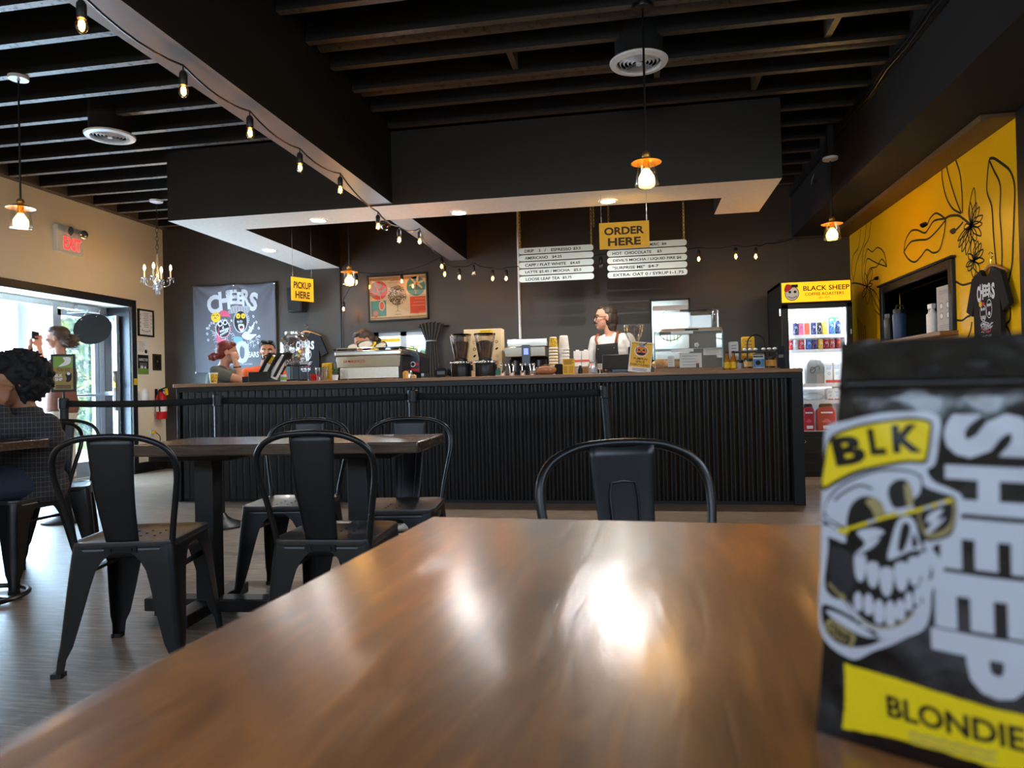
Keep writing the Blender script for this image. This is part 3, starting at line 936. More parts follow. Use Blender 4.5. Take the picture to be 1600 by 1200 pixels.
def chair_proto(label, seatmat='chair_seat'):
    t = thing('metal_chair', label, 'chair', (0, 0, 0), 0, None)
    # seat: rounded square, slightly dished, with a rolled edge (faces +Y)
    mb = MB(); prof = rrect(0.36, 0.36, 0.05, 5)
    rings = [(1.0, 0.432), (1.012, 0.442), (1.0, 0.451), (0.96, 0.452), (0.86, 0.447), (0.5, 0.442), (0.0, 0.441)]
    vs, fs = [], []; n = len(prof)
    for s, z in rings: vs += [(x * s, y * s, z) for x, y in prof]
    for i in range(len(rings) - 1):
        for k in range(n): fs.append((i * n + k, i * n + (k + 1) % n, (i + 1) * n + (k + 1) % n, (i + 1) * n + k))
    mb.add(vs, fs); mb.build('seat', seatmat, t, smooth=60)
    mb = MB()
    for i in range(3):
        for j in range(3):
            mb.cyl(((i - 1) * 0.05, (j - 1) * 0.05 + 0.02, 0.4405), ((i - 1) * 0.05, (j - 1) * 0.05 + 0.02, 0.4435), 0.005, n=8)
    part(mb.build('seat_hole_pattern', 'black_ink', t), 'dark drain holes in the seat')
    mb = MB()
    prof2 = rrect(0.352, 0.352, 0.05, 5); vs = []; fs = []
    for s, z in ((1.0, 0.438), (1.005, 0.395)): vs += [(x * s, y * s, z) for x, y in prof2]
    for k in range(n): fs.append((k, (k + 1) % n, n + (k + 1) % n, n + k))
    mb.add(vs, fs); mb.build('apron', 'black_metal', t, smooth=60, solid=0.003)
    for sx in (-1, 1):
        for sy in (-1, 1):
            l = leg_mb(sx, sy).build('leg', 'black_metal', t, smooth=50)
            mb = MB(); mb.box((sx * 0.203, sy * 0.203, 0.008), (0.036, 0.036, 0.016)); mb.build('foot_pad', 'black_plastic', l)
    for sx in (-1, 1):
        mb = MB(); mb.box((sx * 0.15, 0, 0.335), (0.02, 0.34, 0.012)); mb.build('brace', 'black_metal', t)
    # hoop: tube from the seat's rear corners, flaring up and arching across
    pts = [(-0.165, -0.155, 0.43), (-0.174, -0.165, 0.5), (-0.192, -0.185, 0.6), (-0.206, -0.205, 0.68), (-0.202, -0.222, 0.742), (-0.172, -0.237, 0.785), (-0.113, -0.248, 0.812), (-0.055, -0.252, 0.820)]
    pts = pts + [(0, -0.253, 0.822)] + [(-x, y, z) for x, y, z in reversed(pts)]
    mb = MB(); mb.tube(smoothpts(pts, 5), 0.0105, 10); mb.build('back_hoop', 'black_metal', t, smooth=80)
    # back splat: tapered pressed panel with an embossed outline
    def splat(s, q):
        z = 0.437 + q * 0.379; wd = 0.055 + 0.024 * q
        x = (2 * s - 1) * wd
        y = -0.172 - 0.078 * q ** 1.1 - 0.018 * math.sin(PI * q) + 0.012 * (2 * s - 1) ** 2
        return (x, y, z)
    mb = MB(); mb.grid(splat, 10, 16); mb.build('back_splat', 'black_splat', t, smooth=80, solid=0.004)
    mb = MB()
    for sd in (1,):
        g = [(0.26, 0.03), (0.26, 0.35), (0.26, 0.7), (0.3, 0.78), (0.5, 0.79), (0.7, 0.78), (0.74, 0.7), (0.74, 0.35), (0.74, 0.03)]
        mb.tube([V(splat(a, b)) + V((0, 0.0035 * sd, 0)) for a, b in g], 0.003, 6)
    mb.build('splat_rib', 'black_metal', t)
    mb = MB(); mb.box((0, -0.181, 0.425), (0.11, 0.006, 0.022))
    for sx in (-0.035, 0.035): mb.cyl((sx, -0.183, 0.425), (sx, -0.19, 0.425), 0.006, n=8)
    mb.build('splat_bracket', 'black_metal', t)
    return t


mat('chair_seat', (44, 42, 40), 0.38, coat=0.1)
mat('black_splat', (20, 20, 21), 0.4)
def place_chair(u, dist, rot, label, first=[]):
    """u, dist: where the photo shows the middle of the hoop's top, and how far away it is"""
    h = EYE + ray(u, 660) * (dist / F_PX)
    if not first: first.append(chair_proto(label))
    a = math.radians(rot)
    off = V((math.sin(a) * 0.253, -math.cos(a) * 0.253, 0)) * -1
    loc = V((h.x, h.y, 0)) - V((math.sin(a) * 0.253, -math.cos(a) * 0.253, 0))
    c = first[0] if len(first) == 1 else dup(first[0], (0, 0, 0))
    first.append(c)
    c.location = loc; c.rotation_euler = (0, 0, a); c['label'] = label
    c['group'] = 'black metal cafe chairs'
    return c


place_chair(168, 2.4, 13, 'black metal chair turned away at the left end of the dark table')
place_chair(483, 2.36, 3, 'black metal chair turned away, tucked under the right half of the dark table')
place_chair(485, 3.62, 186, 'black metal chair facing us behind the middle of the dark table')
place_chair(640, 3.45, 187, 'black metal chair facing us behind the right end of the dark table')
place_chair(967, 1.64, 205, 'black metal chair facing us at the far side of the front table')
place_chair(94, 4.4, 217, 'black metal chair lit blue behind the person in plaid')


# ================================================================ lamps
def pendant(label, x, y, zc, zb, canopy='black_metal', watt=26):
    """zb: middle of the glowing bulb"""
    t = thing('pendant_lamp', label, 'lamp', (x, y, zb), 0, 'glass pendant lamps')
    mb = MB(); mb.lathe([(0.062, zc - zb - 0.022), (0.065, zc - zb - 0.012), (0.065, zc - zb), (0, zc - zb)], 24, 0); mb.lathe([(0.0, zc - zb - 0.03), (0.012, zc - zb - 0.028), (0.012, zc - zb - 0.02)], 12); mb.build('canopy', canopy, t)
    mb = MB(); mb.cyl((0, 0, 0.115), (0, 0, zc - zb - 0.02), 0.0065, n=8); mb.build('rod', 'black_metal', t)
    mb = MB(); mb.lathe([(0.012, 0.14), (0.022, 0.132), (0.026, 0.112), (0.02, 0.1), (0.045, 0.094), (0.088, 0.076), (0.090, 0.072), (0.046, 0.088), (0, 0.09)], 32, caps=False); mb.build('shade', 'amber_shade', t, smooth=60)
    mb = MB(); mb.lathe([(0.05, 0.086), (0.055, 0.06), (0.064, 0.0), (0.071, -0.05), (0.070, -0.064), (0.062, -0.068), (0, -0.069)], 32, caps=False); part(mb.build('glass_jar', 'glass', t, smooth=60), 'clear glass jar shade')
    mb = MB(); mb.cyl((0, 0, 0.035), (0, 0, 0.09), 0.02, n=14); mb.build('socket', 'brass', t)
    mb = MB(); mb.lathe([(0.014, 0.035), (0.028, 0.016), (0.045, -0.012), (0.046, -0.032), (0.03, -0.054), (0, -0.06)], 20, caps=False); part(mb.build('bulb', 'pendant_glow', t, smooth=80), 'glowing amber bulb')
    light('pendant_light', 'POINT', (x, y, zb - 0.01), watt, WARM, 0.036)
    return t


snap = lambda y: min(JY, key=lambda a: abs(a - y))
q = P(29, 132, z=ZJ); pendant('pendant lamp hanging in front of the cream wall above the exit', q.x * snap(q.y) / q.y, snap(q.y), ZJ, P(31, 342, y=snap(q.y)).z, 'white_enamel', 140)
q = P(1001, 22, z=ZJ); pendant('pendant lamp hanging in front of the soffit over the order sign', q.x + 0.01, snap(q.y), ZJ, P(1006, 274, y=snap(q.y)).z, watt=75)
q = P(1302, 363, y=6.62); pendant('pendant lamp hanging in the corner above the drinks fridge', q.x - 0.01, 6.62, 2.93, q.z, 'white_enamel', 62)
mb = MB(); mb.box((q.x - 0.01, 6.62, 3.07), (0.05, 0.05, 0.28)); tag(mb.build('conduit', 'black_paint'), 'short black drop stem above the corner pendant lamp', 'conduit', None, 'structure')
q = P(546, 436, y=7.0); pendant('small pendant lamp hanging over the espresso machine beside the plant poster', q.x, 7.0, ZJ, q.z, watt=11)

for i, (u, v, lab) in enumerate(((498, 344, 'round ceiling spotlight in the white soffit left of the beam'), (717, 332, 'round ceiling spotlight in the white soffit just right of the beam'), (950, 314, 'round ceiling spotlight in the white soffit over the order sign'), (421, 391, 'round ceiling spotlight in the left arm of the white soffit'))):
    q = P(u, v, z=ZS)
    t = thing('recessed_spotlight', lab, 'spotlight', (q.x, q.y, ZS - 0.001), 0, 'recessed spotlights')
    mb = MB(); mb.lathe([(0.062, 0.0005), (0.062, -0.006), (0.078, -0.006), (0.082, 0.0)], 32, caps=False); mb.build('rim', 'white_enamel', t)
    mb = MB(); mb.lathe([(0.064, -0.003), (0, -0.003)], 32, caps=False); part(mb.build('lens', 'pot_glow', t), 'glowing white lens')
    light('spotlight_light', 'SPOT', (q.x, q.y, ZS - 0.012), (9, 18, 42, 18)[i], (1.0, 0.97, 0.92), 0.007, spot_size=math.radians(172), spot_blend=0.5)

# string lights
def bulb_parts(t, tip, cordz=None, on=True, drop=0.0):
    """tip: the lower end of the bulb; holder above it, then a short lead up to the cord"""
    x, y, z = tip
    mb = MB(); mb.lathe([(0.017, 0.058), (0.019, 0.075), (0.019, 0.115), (0.011, 0.128), (0, 0.13)], 14, T=Matrix.Translation((x, y, z)))
    mb.cyl((x, y, z + 0.12), (x, y, z + 0.155 + drop), 0.004, n=6)
    h = mb.build('lamp_holder', 'black_plastic', t)
    mb = MB()
    mb.lathe([(0, 0), (0.010, 0.003), (0.020, 0.015), (0.0235, 0.03), (0.020, 0.046), (0.014, 0.06)], 16, 0, T=Matrix.Translation((x, y, z)), caps=False)
    if on:
        mb.lathe([(0, 0.012), (0.009, 0.018), (0.0125, 0.032), (0.009, 0.05), (0, 0.056)], 10, 1, T=Matrix.Translation((x, y, z)), caps=False)
    b = mb.build('bulb', ['amber_glass', 'bulb_glow'] if on else ['glass', 'bulb_glow'], h, smooth=80)
    part(b, 'lit amber bulb' if on else 'unlit clear bulb')
    return V((x, y, z + 0.155 + drop))


def strand(label, bulbs, ends, sag=0.03):
    """bulbs: (tip, lit); ends: extra cord points before and after"""
    t = thing('string_lights', label, 'string lights', (0, 0, 0), 0, 'strings of bulbs')
    tops = [bulb_parts(t, b[0], on=b[1]) for b in bulbs]
    pts = [V(p) for p in ends[0]] + tops + [V(p) for p in ends[1]]
    full = []
    for a, b in zip(pts, pts[1:]):
        for k in range(6):
            f = k / 6
            full.append(a.lerp(b, f) - V((0, 0, sag * 4 * f * (1 - f))))
    full.append(pts[-1])
    mb = MB(); mb.tube(full, 0.0055, 6); mb.build('cord', 'black_plastic', t)
    return t


XB = -2.085
tips = [P(u, v, x=XB) for u, v in ((128, 53), (287, 153), (391, 217), (469, 270), (532, 304), (591, 360))]
ztop = sum(p.z for p in tips) / len(tips)
strand('string of amber bulbs running under the big ceiling beam', [(p, True) for p in tips] + [(P(624, 381, x=-2.02), True), (P(656, 383, x=-1.95), True)],
       [[(XB, 1.2, 2.57), (XB, 1.9, 2.56)], [P(672, 385, y=7.3)]], 0.035)
mp = [((690, 421), 1), ((695, 433), 1), ((718, 438), 1), ((740, 432), 0), ((770, 440), 1), ((791, 440), 1), ((939, 420), 0), ((1092, 410), 1), ((1150, 406), 1), ((1181, 406), 1)]
strand('string of amber bulbs looping behind the menu boards', [(P(u, v, y=7.62), bool(k)) for (u, v), k in mp], [[P(672, 385, y=7.3)], [P(1196, 380, y=7.62), P(1240, 372, y=7.9), P(1300, 366, y=8.5)]], 0.02)
strand('short string of amber bulbs across the plant poster', [(P(u, v, y=8.36), True) for u, v in ((537, 487), (557, 445), (628, 444))], [[P(536, 560, y=8.5), P(535, 500, y=8.45)], [P(688, 402, y=8.3)]], 0.02)

# chandelier
q = P(244, 306, z=ZJ); q = V((q.x * 7.29 / q.y, 7.29, ZJ)); cz = P(247, 440, y=q.y).z
t = thing('chandelier', 'small crystal candle chandelier in the corner beside the cream wall', 'chandelier', (q.x, q.y, cz))
mb = MB(); mb.lathe([(0.075, ZJ - cz), (0.07, ZJ - cz - 0.02), (0.02, ZJ - cz - 0.035), (0, ZJ - cz - 0.035)], 20); mb.build('canopy', 'white_enamel', t)
def chain_mb(a, b, r=0.011, wire=0.0026, pitch=0.034):
    mb = MB(); a, b = V(a), V(b); n = max(2, int((b - a).length / pitch)); d = (b - a).normalized(); s1 = d.orthogonal().normalized(); s2 = d.cross(s1)
    for i in range(n):
        c = a.lerp(b, (i + 0.5) / n); e = s1 if i % 2 else s2
        mb.tube([c + d * (math.sin(t_) * pitch * 0.66) + e * (math.cos(t_) * r) for t_ in [2 * PI * k / 10 for k in range(10)]], wire, 5, closed=True)
    return mb
chain_mb((0, 0, 0.32), (0, 0, ZJ - cz - 0.03), 0.014, 0.003, 0.045).build('chain', 'black_metal', t)
mb = MB(); mb.lathe([(0.004, 0.32), (0.012, 0.3), (0.014, 0.05), (0.03, 0.03), (0.045, 0.0), (0.03, -0.03), (0.012, -0.06), (0.02, -0.08), (0, -0.1)], 16, caps=False); mb.build('glass_column', 'crystal', t)
for k in range(4):
    a = math.radians(20 + 90 * k); ca, sa = math.cos(a), math.sin(a)
    mb = MB(); mb.tube(smoothpts([(0.02 * ca, 0.02 * sa, 0.0), (0.06 * ca, 0.06 * sa, -0.055), (0.12 * ca, 0.12 * sa, -0.04), (0.14 * ca, 0.14 * sa, 0.02)], 5), 0.006, 6); mb.lathe([(0.01, 0.02), (0.035, 0.04), (0.032, 0.036), (0, 0.03)], 12, T=Matrix.Translation((0.14 * ca, 0.14 * sa, 0)), caps=False)
    arm = mb.build('arm', 'crystal', t)
    mb = MB(); mb.cyl((0.14 * ca, 0.14 * sa, 0.03), (0.14 * ca, 0.14 * sa, 0.125), 0.009, n=10); mb.build('candle_sleeve', 'candle_white', arm)
    mb = MB(); mb.lathe([(0.004, 0.125), (0.013, 0.145), (0.012, 0.165), (0.004, 0.19), (0, 0.195)], 10, T=Matrix.Translation((0.14 * ca, 0.14 * sa, 0)), caps=False); part(mb.build('bulb', 'filament_glow', arm), 'glowing candle bulb')
    for j in range(5):
        mb = MB(); b = 2 * PI * j / 5; mb.ball((0.14 * ca + 0.034 * math.cos(b), 0.14 * sa + 0.034 * math.sin(b), 0.005), (0.007, 0.007, 0.018), 6)
        mb.build('crystal_drop', 'crystal', arm)
for j in range(14):
    mb = MB(); b = 2 * PI * j / 7; r_ = 0.045 if j < 7 else 0.02; mb.ball((r_ * math.cos(b), r_ * math.sin(b), -0.07 - 0.05 * (j >= 7)), (0.007, 0.007, 0.03), 6)
    mb.build('crystal_drop', 'crystal', t)

# round vents
for (u, v, z, lab) in ((172, 212, 3.08, 'round white ceiling vent between the joists above the exit'), (998, 97, 3.08, 'round white ceiling vent behind the pendant lamp')):
    q = P(u, v, z=z)
    t = thing('round_vent', lab, 'vent', (q.x, q.y, z))
    mb = MB(); mb.lathe([(0.19, 0.0), (0.185, -0.012), (0.145, -0.018), (0.14, 0.012), (0.19, 0.004)], 40, caps=False)
    mb.build('outer_ring', 'white_enamel', t)
    mb = MB()
    for r_ in (0.118, 0.093, 0.068, 0.043): mb.lathe([(r_, -0.012), (r_ + 0.012, 0.004), (r_ + 0.010, 0.006), (r_ - 0.003, -0.009)], 32, caps=False)
    mb.lathe([(0.018, -0.02), (0.02, 0.0), (0, 0.0)], 16)
    for k in range(4):
        a = PI / 4 + k * PI / 2; mb.cyl((0, 0, 0.002), (0.145 * math.cos(a), 0.145 * math.sin(a), 0.002), 0.004, n=6)
    mb.build('louvre_rings', 'white_enamel', t)
    mb = MB(); mb.lathe([(0.13, 0.0), (0.155, 0.03), (0.155, ZD - z)], 32, caps=False); mb.build('duct', 'black_matte', t)

# black dome camera on the soffit
q = P(600, 346, z=ZS)
t = thing('dome_camera', 'black dome camera on the white soffit beside the beam', 'camera', (q.x, q.y + 0.03, ZS))
mb = MB(); mb.lathe([(0.06, 0), (0.06, -0.025), (0.052, -0.032), (0, -0.032)], 24); mb.build('base', 'black_plastic', t)
mb = MB(); mb.lathe([(0.046, -0.03), (0.042, -0.055), (0.025, -0.075), (0, -0.08)], 24, caps=False); mb.build('dome', 'dark_glass', t)

# ================================================================ things on the cream wall
def lw(y, z, d=0.0): return V((XL + d, y, z))
LW = plane_fn((XL, 0, 0), (0, 1, 0), (0, 0, 1))
def lpx(u, v): p = P(u, v, x=XL); return p.y, p.z
t = thing('exit_sign', 'white emergency sign reading EXIT in red above the doorway', 'sign', (XL, 6.95, 2.735))
mb = MB(); mb.span((0, -0.185, -0.15), (0.055, 0.185, 0.145)); mb.build('housing', 'white_plastic', t, bevel=0.006)
mb = MB(); mb.span((0.055, -0.13, -0.125), (0.0565, 0.17, 0.035)); mb.build('face_plate', 'paper', t)
D = Decal(plane_fn((0.057, 0.02, -0.045), (0, 1, 0), (0, 0, 1))); D.text('EXIT', (0.01, 0), 0.135, 0, width=0.245, offset=0.012); part(D.build('lettering', 'exit_glow', t), 'red lit letters EXIT')
for y, r_ in ((-0.085, -0.4), (0.135, 0.5)):
    mb = MB(); mb.cyl((0.05, y, 0.085), (0.085, y + 0.02 * r_, 0.08), 0.018, n=12); mb.lathe([(0.02, 0), (0.046, 0.028), (0.05, 0.06), (0.045, 0.062), (0, 0.058)], 18, T=Matrix.Translation((0.07, y, 0.09)) @ Euler((0.5 * r_, 1.75, 0)).to_matrix().to_4x4(), caps=False)
    mb.build('lamp_head', 'chrome', t)

y0, z0 = lpx(214, 482); y1, z1 = lpx(239, 527)
t = thing('framed_certificate', 'black framed white certificate on the cream wall beside the door', 'picture', (XL, (y0 + y1) / 2, (z0 + z1) / 2))
w_, h_ = (y1 - y0) / 2, (z0 - z1) / 2
mb = MB()
for a, b in (((-w_, -h_), (w_, -h_ + 0.02)), ((-w_, h_ - 0.02), (w_, h_)), ((-w_, -h_), (-w_ + 0.02, h_)), ((w_ - 0.02, -h_), (w_, h_))): mb.span((0, a[0], a[1]), (0.022, b[0], b[1]))
mb.build('frame', 'black_paint', t)
mb = MB(); mb.span((0, -w_ + 0.01, -h_ + 0.01), (0.01, w_ - 0.01, h_ - 0.01)); sh = mb.build('sheet', 'paper', t)
D = Decal(plane_fn((0.011, 0, 0), (0, 1, 0), (0, 0, 1)))
for k in range(9):
    D.rect(-0.05 + 0.008 * (k % 3), 0.12 - k * 0.022, 0.05 - 0.008 * (k % 2), 0.127 - k * 0.022, 0)
for k in range(5): D.disc((-0.07 + 0.035 * k, -0.11 + 0.006 * abs(k - 2)), 0.011, 0, n=12)
for k in range(4): D.disc((-0.1, 0.1 - 0.05 * k), 0.009, 0, n=10); D.disc((0.1, 0.1 - 0.05 * k), 0.009, 0, n=10)
D.build('print', 'grey_ink', sh)


def flat_sheet(name, label, cat, u0, v0, u1, v1, m, draw=None, mats=None, th=0.004):
    y0, z0 = lpx(u0, v0); y1, z1 = lpx(u1, v1)
    t = thing(name, label, cat, (XL, (y0 + y1) / 2, (z0 + z1) / 2))
    w_, h_ = abs(y1 - y0) / 2, abs(z0 - z1) / 2
    mb = MB(); mb.span((0, -w_, -h_), (th, w_, h_)); s = mb.build('sheet', m, t)
    if draw:
        D = Decal(plane_fn((th, 0, 0), (0, 1, 0), (0, 0, 1))); draw(D, w_, h_); D.build('print', mats, s)
    return t


def dr(D, w, h):
    for k in range(7): D.rect(-w * 0.8, h * 0.8 - k * h * 0.22, w * (0.1 + 0.6 * (k % 3) / 3), h * 0.86 - k * h * 0.22, 0)
    D.disc((w * 0.5, -h * 0.5), w * 0.25, 1, n=16)
flat_sheet('paper_notice', 'small white paper notice taped below the framed certificate', 'notice', 214, 532, 232, 555, 'paper', dr, ['grey_ink', 'black_ink'])
def dr(D, w, h):
    D.rect(-w, -h, w, -h * 0.4, 0); D.text('INSPECTED', (0, h * 0.5), h * 0.28, 1, width=w * 1.7, offset=0.02)
    for k in range(3): D.rect(-w * 0.7, h * 0.1 - k * h * 0.13, w * 0.7, h * 0.15 - k * h * 0.13, 2)
    D.disc((-w * 0.3, -h * 0.3), w * 0.28, 1); D.disc((w * 0.35, -h * 0.35), w * 0.22, 1)
flat_sheet('inspection_notice', 'black and green INSPECTED notice on the cream wall', 'notice', 215, 554, 232, 585, 'black_ink', dr, ['green_ink', 'white_ink', 'grey_ink'])
def dr(D, w, h):
    D.line([(-w * 0.8, -h * 0.85), (w * 0.8, -h * 0.85), (w * 0.8, h * 0.85), (-w * 0.8, h * 0.85)], 0.004, 0, closed=True); D.disc((0, h * 0.1), w * 0.2, 0, n=10)
flat_sheet('wall_plaque', 'small black plaque at the end of the cream wall', 'plaque', 238, 553, 251, 579, 'black_paint', dr, ['gold_ink'], 0.015)
def dr(D, w, h):
    for k in range(8): D.rect(-w * 0.7, h * 0.7 - k * h * 0.2, w * (0.7 - 0.3 * (k % 2)), h * 0.76 - k * h * 0.2, 0)
flat_sheet('instruction_sheet', 'white instruction sheet beside the hand sanitiser', 'notice', 228, 611, 234, 630, 'paper', dr, ['grey_ink'])
y_, z_ = lpx(221, 618)
t = thing('sanitizer_dispenser', 'white rounded hand sanitiser dispenser beside the door casing', 'dispenser', (XL, y_, z_))
mb = MB(); mb.ball((0.03, 0, 0), (0.06, 0.065, 0.1), 20); mb.build('shell', 'white_plastic', t)
mb = MB(); mb.box((0.045, 0, -0.095), (0.04, 0.05, 0.025)); mb.build('nozzle', 'grey_ink', t)
mb = MB(); mb.span((0, -0.08, -0.04), (0.012, -0.07 + 0.04, 0.03)) if False else mb.span((0.0, -0.05, -0.06), (0.02, 0.05, 0.06)); mb.build('back_plate', 'white_plastic', t)
y_, z_ = lpx(244, 655)
t = thing('fire_extinguisher', 'red fire extinguisher hung on the cream wall near the corner', 'extinguisher', (XL + 0.08, y_, z_))
mb = MB(); mb.lathe([(0.0, 0), (0.06, 0.002), (0.066, 0.02), (0.066, 0.27), (0.05, 0.32), (0.022, 0.345), (0.022, 0.36), (0, 0.36)], 24); mb.build('cylinder', 'extinguisher_red', t)
mb = MB(); mb.lathe([(0.0665, 0.1), (0.0675, 0.1), (0.0675, 0.2), (0.0665, 0.2)], 24, caps=False); part(mb.build('label_band', 'paper', t), 'white label')
mb = MB(); mb.box((0, 0, 0.375), (0.03, 0.03, 0.04)); mb.box((0, 0.03, 0.4), (0.02, 0.13, 0.014), rot=(0.25, 0, 0)); mb.box((0, 0.035, 0.375), (0.02, 0.11, 0.012)); mb.build('valve_handle', 'black_plastic', t)
mb = MB(); mb.tube(smoothpts([(0, -0.02, 0.38), (0.02, -0.08, 0.36), (0.03, -0.085, 0.24), (0.03, -0.075, 0.1)], 5), 0.009, 8); mb.build('hose', 'black_plastic', t)
mb = MB(); mb.span((-0.078, -0.02, 0.1), (-0.066, 0.02, 0.4)); mb.build('bracket', 'black_metal', t)
mb = MB(); mb.box((0.045, 0.05, 0.36), (0.004, 0.05, 0.09), rot=(0.2, 0, 0)); part(mb.build('tag', 'yellow_ink', t), 'yellow inspection tag')
y_, z_ = lpx(236, 678)
t = thing('wall_outlet', 'white wall outlet with a yellow plug and black cord', 'outlet', (XL, y_, z_))
mb = MB(); mb.span((0, -0.04, -0.06), (0.008, 0.04, 0.06)); mb.build('cover_plate', 'white_plastic', t, bevel=0.003)
mb = MB(); mb.box((0.03, 0.01, 0.02), (0.05, 0.035, 0.035)); part(mb.build('plug', 'yellow_ink', t), 'yellow plug')
mb = MB(); mb.tube(smoothpts([(0.05, 0.02, 0.02), (0.08, 0.07, -0.05), (0.06, 0.06, -0.2), (0.05, -0.02, -0.33), (0.06, 0.03, -0.44), (0.06, 0.14, -0.455)], 6), 0.005, 6); mb.build('cord', 'black_plastic', t)
# yellow label on the door casing
mb = MB(); mb.span((XL + 0.03, 7.96, 1.12), (XL + 0.032, 8.02, 1.2)); tag(mb.build('warning_sticker', 'yellow_ink'), 'small yellow sticker on the black door casing', 'sticker')
# round hanging sign seen from behind, in the doorway
c = P(145, 514, y=7.5); cc = V((-6.43, 7.5, c.z))
t = thing('hanging_round_sign', 'black round sign hanging on chains in the doorway', 'sign', P(145, 514, y=7.42))
R_ = V((-t.location.x, -t.location.y, 0)).to_track_quat('Z', 'Y').to_matrix()
R_ = (Matrix.Rotation(math.radians(28), 3, R_ @ V((0, 0, 1)))) @ R_
mb = MB(); mb.lathe([(0, -0.006), (1, -0.006), (1, 0.006), (0, 0.006)], 40, T=R_.to_4x4() @ Matrix.Diagonal((0.205, 0.175, 1, 1)), caps=False); mb.build('disc', 'black_matte', t, smooth=30)
chain_mb(R_ @ V((-0.06, 0.14, 0.012)), V((-0.08, 0.02, 2.02 - t.location.z)), 0.006, 0.0018, 0.02).build('chain', 'chrome', t)
chain_mb(R_ @ V((0.1, 0.11, 0.012)), V((0.06, 0.06, 2.02 - t.location.z)), 0.006, 0.0018, 0.02).build('chain', 'chrome', t)

# ================================================================ hanging signs and menu
def hang_sign(label, text, a, b, zt, zb, wires, gl=0.06):
    """a, b: left and right top corners in plan"""
    a, b = V((a[0], a[1], 0)), V((b[0], b[1], 0)); c = (a + b) / 2; d = b - a; Wd = d.length; H_ = zt - zb
    t = thing('hanging_sign', label, 'sign', (c.x, c.y, zb), math.atan2(d.y, d.x))
    mb = MB(); mb.span((-Wd / 2, 0, 0), (Wd / 2, 0.008, H_)); p = mb.build('board', 'sign_yellow', t)
    for l1, zz, ww in ((text[0], 0.67, 0.80), (text[1], 0.26, 0.66)):
        D = Decal(plane_fn((0, 0, 0), (1, 0, 0), (0, 0, 1))); D.text(l1, (0, H_ * zz), H_ * 0.30, 0, width=Wd * ww, offset=0.034)
        part(D.build('lettering', 'brown_letters', p), 'dark block letters')
    for s in (-1, 1):
        mb = MB(); mb.cyl((s * (Wd / 2 - 0.018), 0.004, H_ - 0.016), (s * (Wd / 2 - 0.018), 0.004, wires - zb), 0.0016, n=5); mb.cyl((s * (Wd / 2 - 0.018), 0.004, H_ - 0.01), (s * (Wd / 2 - 0.018), 0.004, H_ + 0.05), 0.004, n=6)
        mb.build('hanging_wire', 'steel', t)
    return t


mat('brown_letters', (70, 46, 14), 0.6, noise=0)
oy = 5.97
a, b = P(936, 349, y=oy), P(1014, 345, y=oy); hang_sign('yellow hanging sign reading ORDER HERE in front of the menu', ('ORDER', 'HERE'), (a.x, oy), (b.x, oy), a.z, P(937, 390, y=oy).z, ZS)
a, b = P(455, 432, y=6.5), P(489.5, 438, y=6.72); hang_sign('yellow hanging sign reading PICKUP HERE at the left end of the counter', ('PICKUP', 'HERE'), (a.x, a.y), (b.x, b.y), a.z, P(455, 469, y=6.5).z, ZD)

def menu(label, x0, x1, zt, lines, chains):
    t = thing('menu_board', label, 'menu', ((x0 + x1) / 2, 7.5, zt))
    Wd = x1 - x0
    for k, items in enumerate(lines):
        zc = -0.036 - k * 0.0755
        mb = MB(); mb.prism(rrect(Wd, 0.064, 0.029, 5), 0, 0.008, T=Matrix(((1, 0, 0, 0), (0, 0, 1, 0), (0, 1, 0, zc), (0, 0, 0, 1))))
        s = mb.build('slat', 'sign_slat', t, smooth=30)
        for txt, cx, wd in items:
            D = Decal(plane_fn((0, 0, zc), (1, 0, 0), (0, 0, 1))); D.text(txt, (cx * Wd, -0.002), 0.031, 0, width=wd * Wd, offset=0.022); D.build('lettering', 'black_ink', s)
    for cx in chains:
        chain_mb((cx - (x0 + x1) / 2, 0.004, 0.0), (cx - (x0 + x1) / 2, 0.004, ZD - zt), 0.010, 0.0026, 0.036).build('chain', 'gold_chain', t)
    return t


menu('white slat menu hanging on the left, listing drip to loose leaf tea', -1.215, -0.416, 2.469, [
    [('DRIP', -0.355, 0.125), ('3', -0.215, 0.02), ('/', -0.14, 0.02), ('ESPRESSO', 0.075, 0.27), ('$3.5', 0.285, 0.1)], [('AMERICANO', -0.26, 0.31), ('$4.25', 0.015, 0.13)],
    [('CAPP / FLAT WHITE', -0.14, 0.55), ('$4.65', 0.255, 0.13)], [('LATTE $5.45 / MOCHA', -0.115, 0.6), ('$5.5', 0.285, 0.1)], [('LOOSE LEAF TEA', -0.18, 0.46), ('$3.75', 0.145, 0.12)]], (-1.197, -0.436))
menu('white slat menu hanging on the right, listing hot chocolate to extras', -0.275, 0.541, 2.467, [
    [('TURMERIC', 0.06, 0.2), ('$6', 0.22, 0.06)], [('HOT  CHOCOLATE', -0.185, 0.49), ('$5', 0.16, 0.06)], [("DEVIL'S MOCHA / LIQUID FIRE", -0.035, 0.78), ('$6', 0.4, 0.06)],
    [('"SURPRISE ME"', -0.23, 0.41), ('$4-7', 0.08, 0.13)], [('EXTRA: OAT 0 / SYRUP', -0.08, 0.69), ('1-1.75', 0.37, 0.17)]], (-0.252, 0.514))
# second chain hanging doubled beside the left menu
t = chain_mb((-0.41, 7.54, 2.66), (-0.41, 7.54, ZD), 0.010, 0.0026, 0.036).build('loose_chain', 'gold_chain'); tag(t, 'spare gold chain hanging beside the left menu', 'chain')

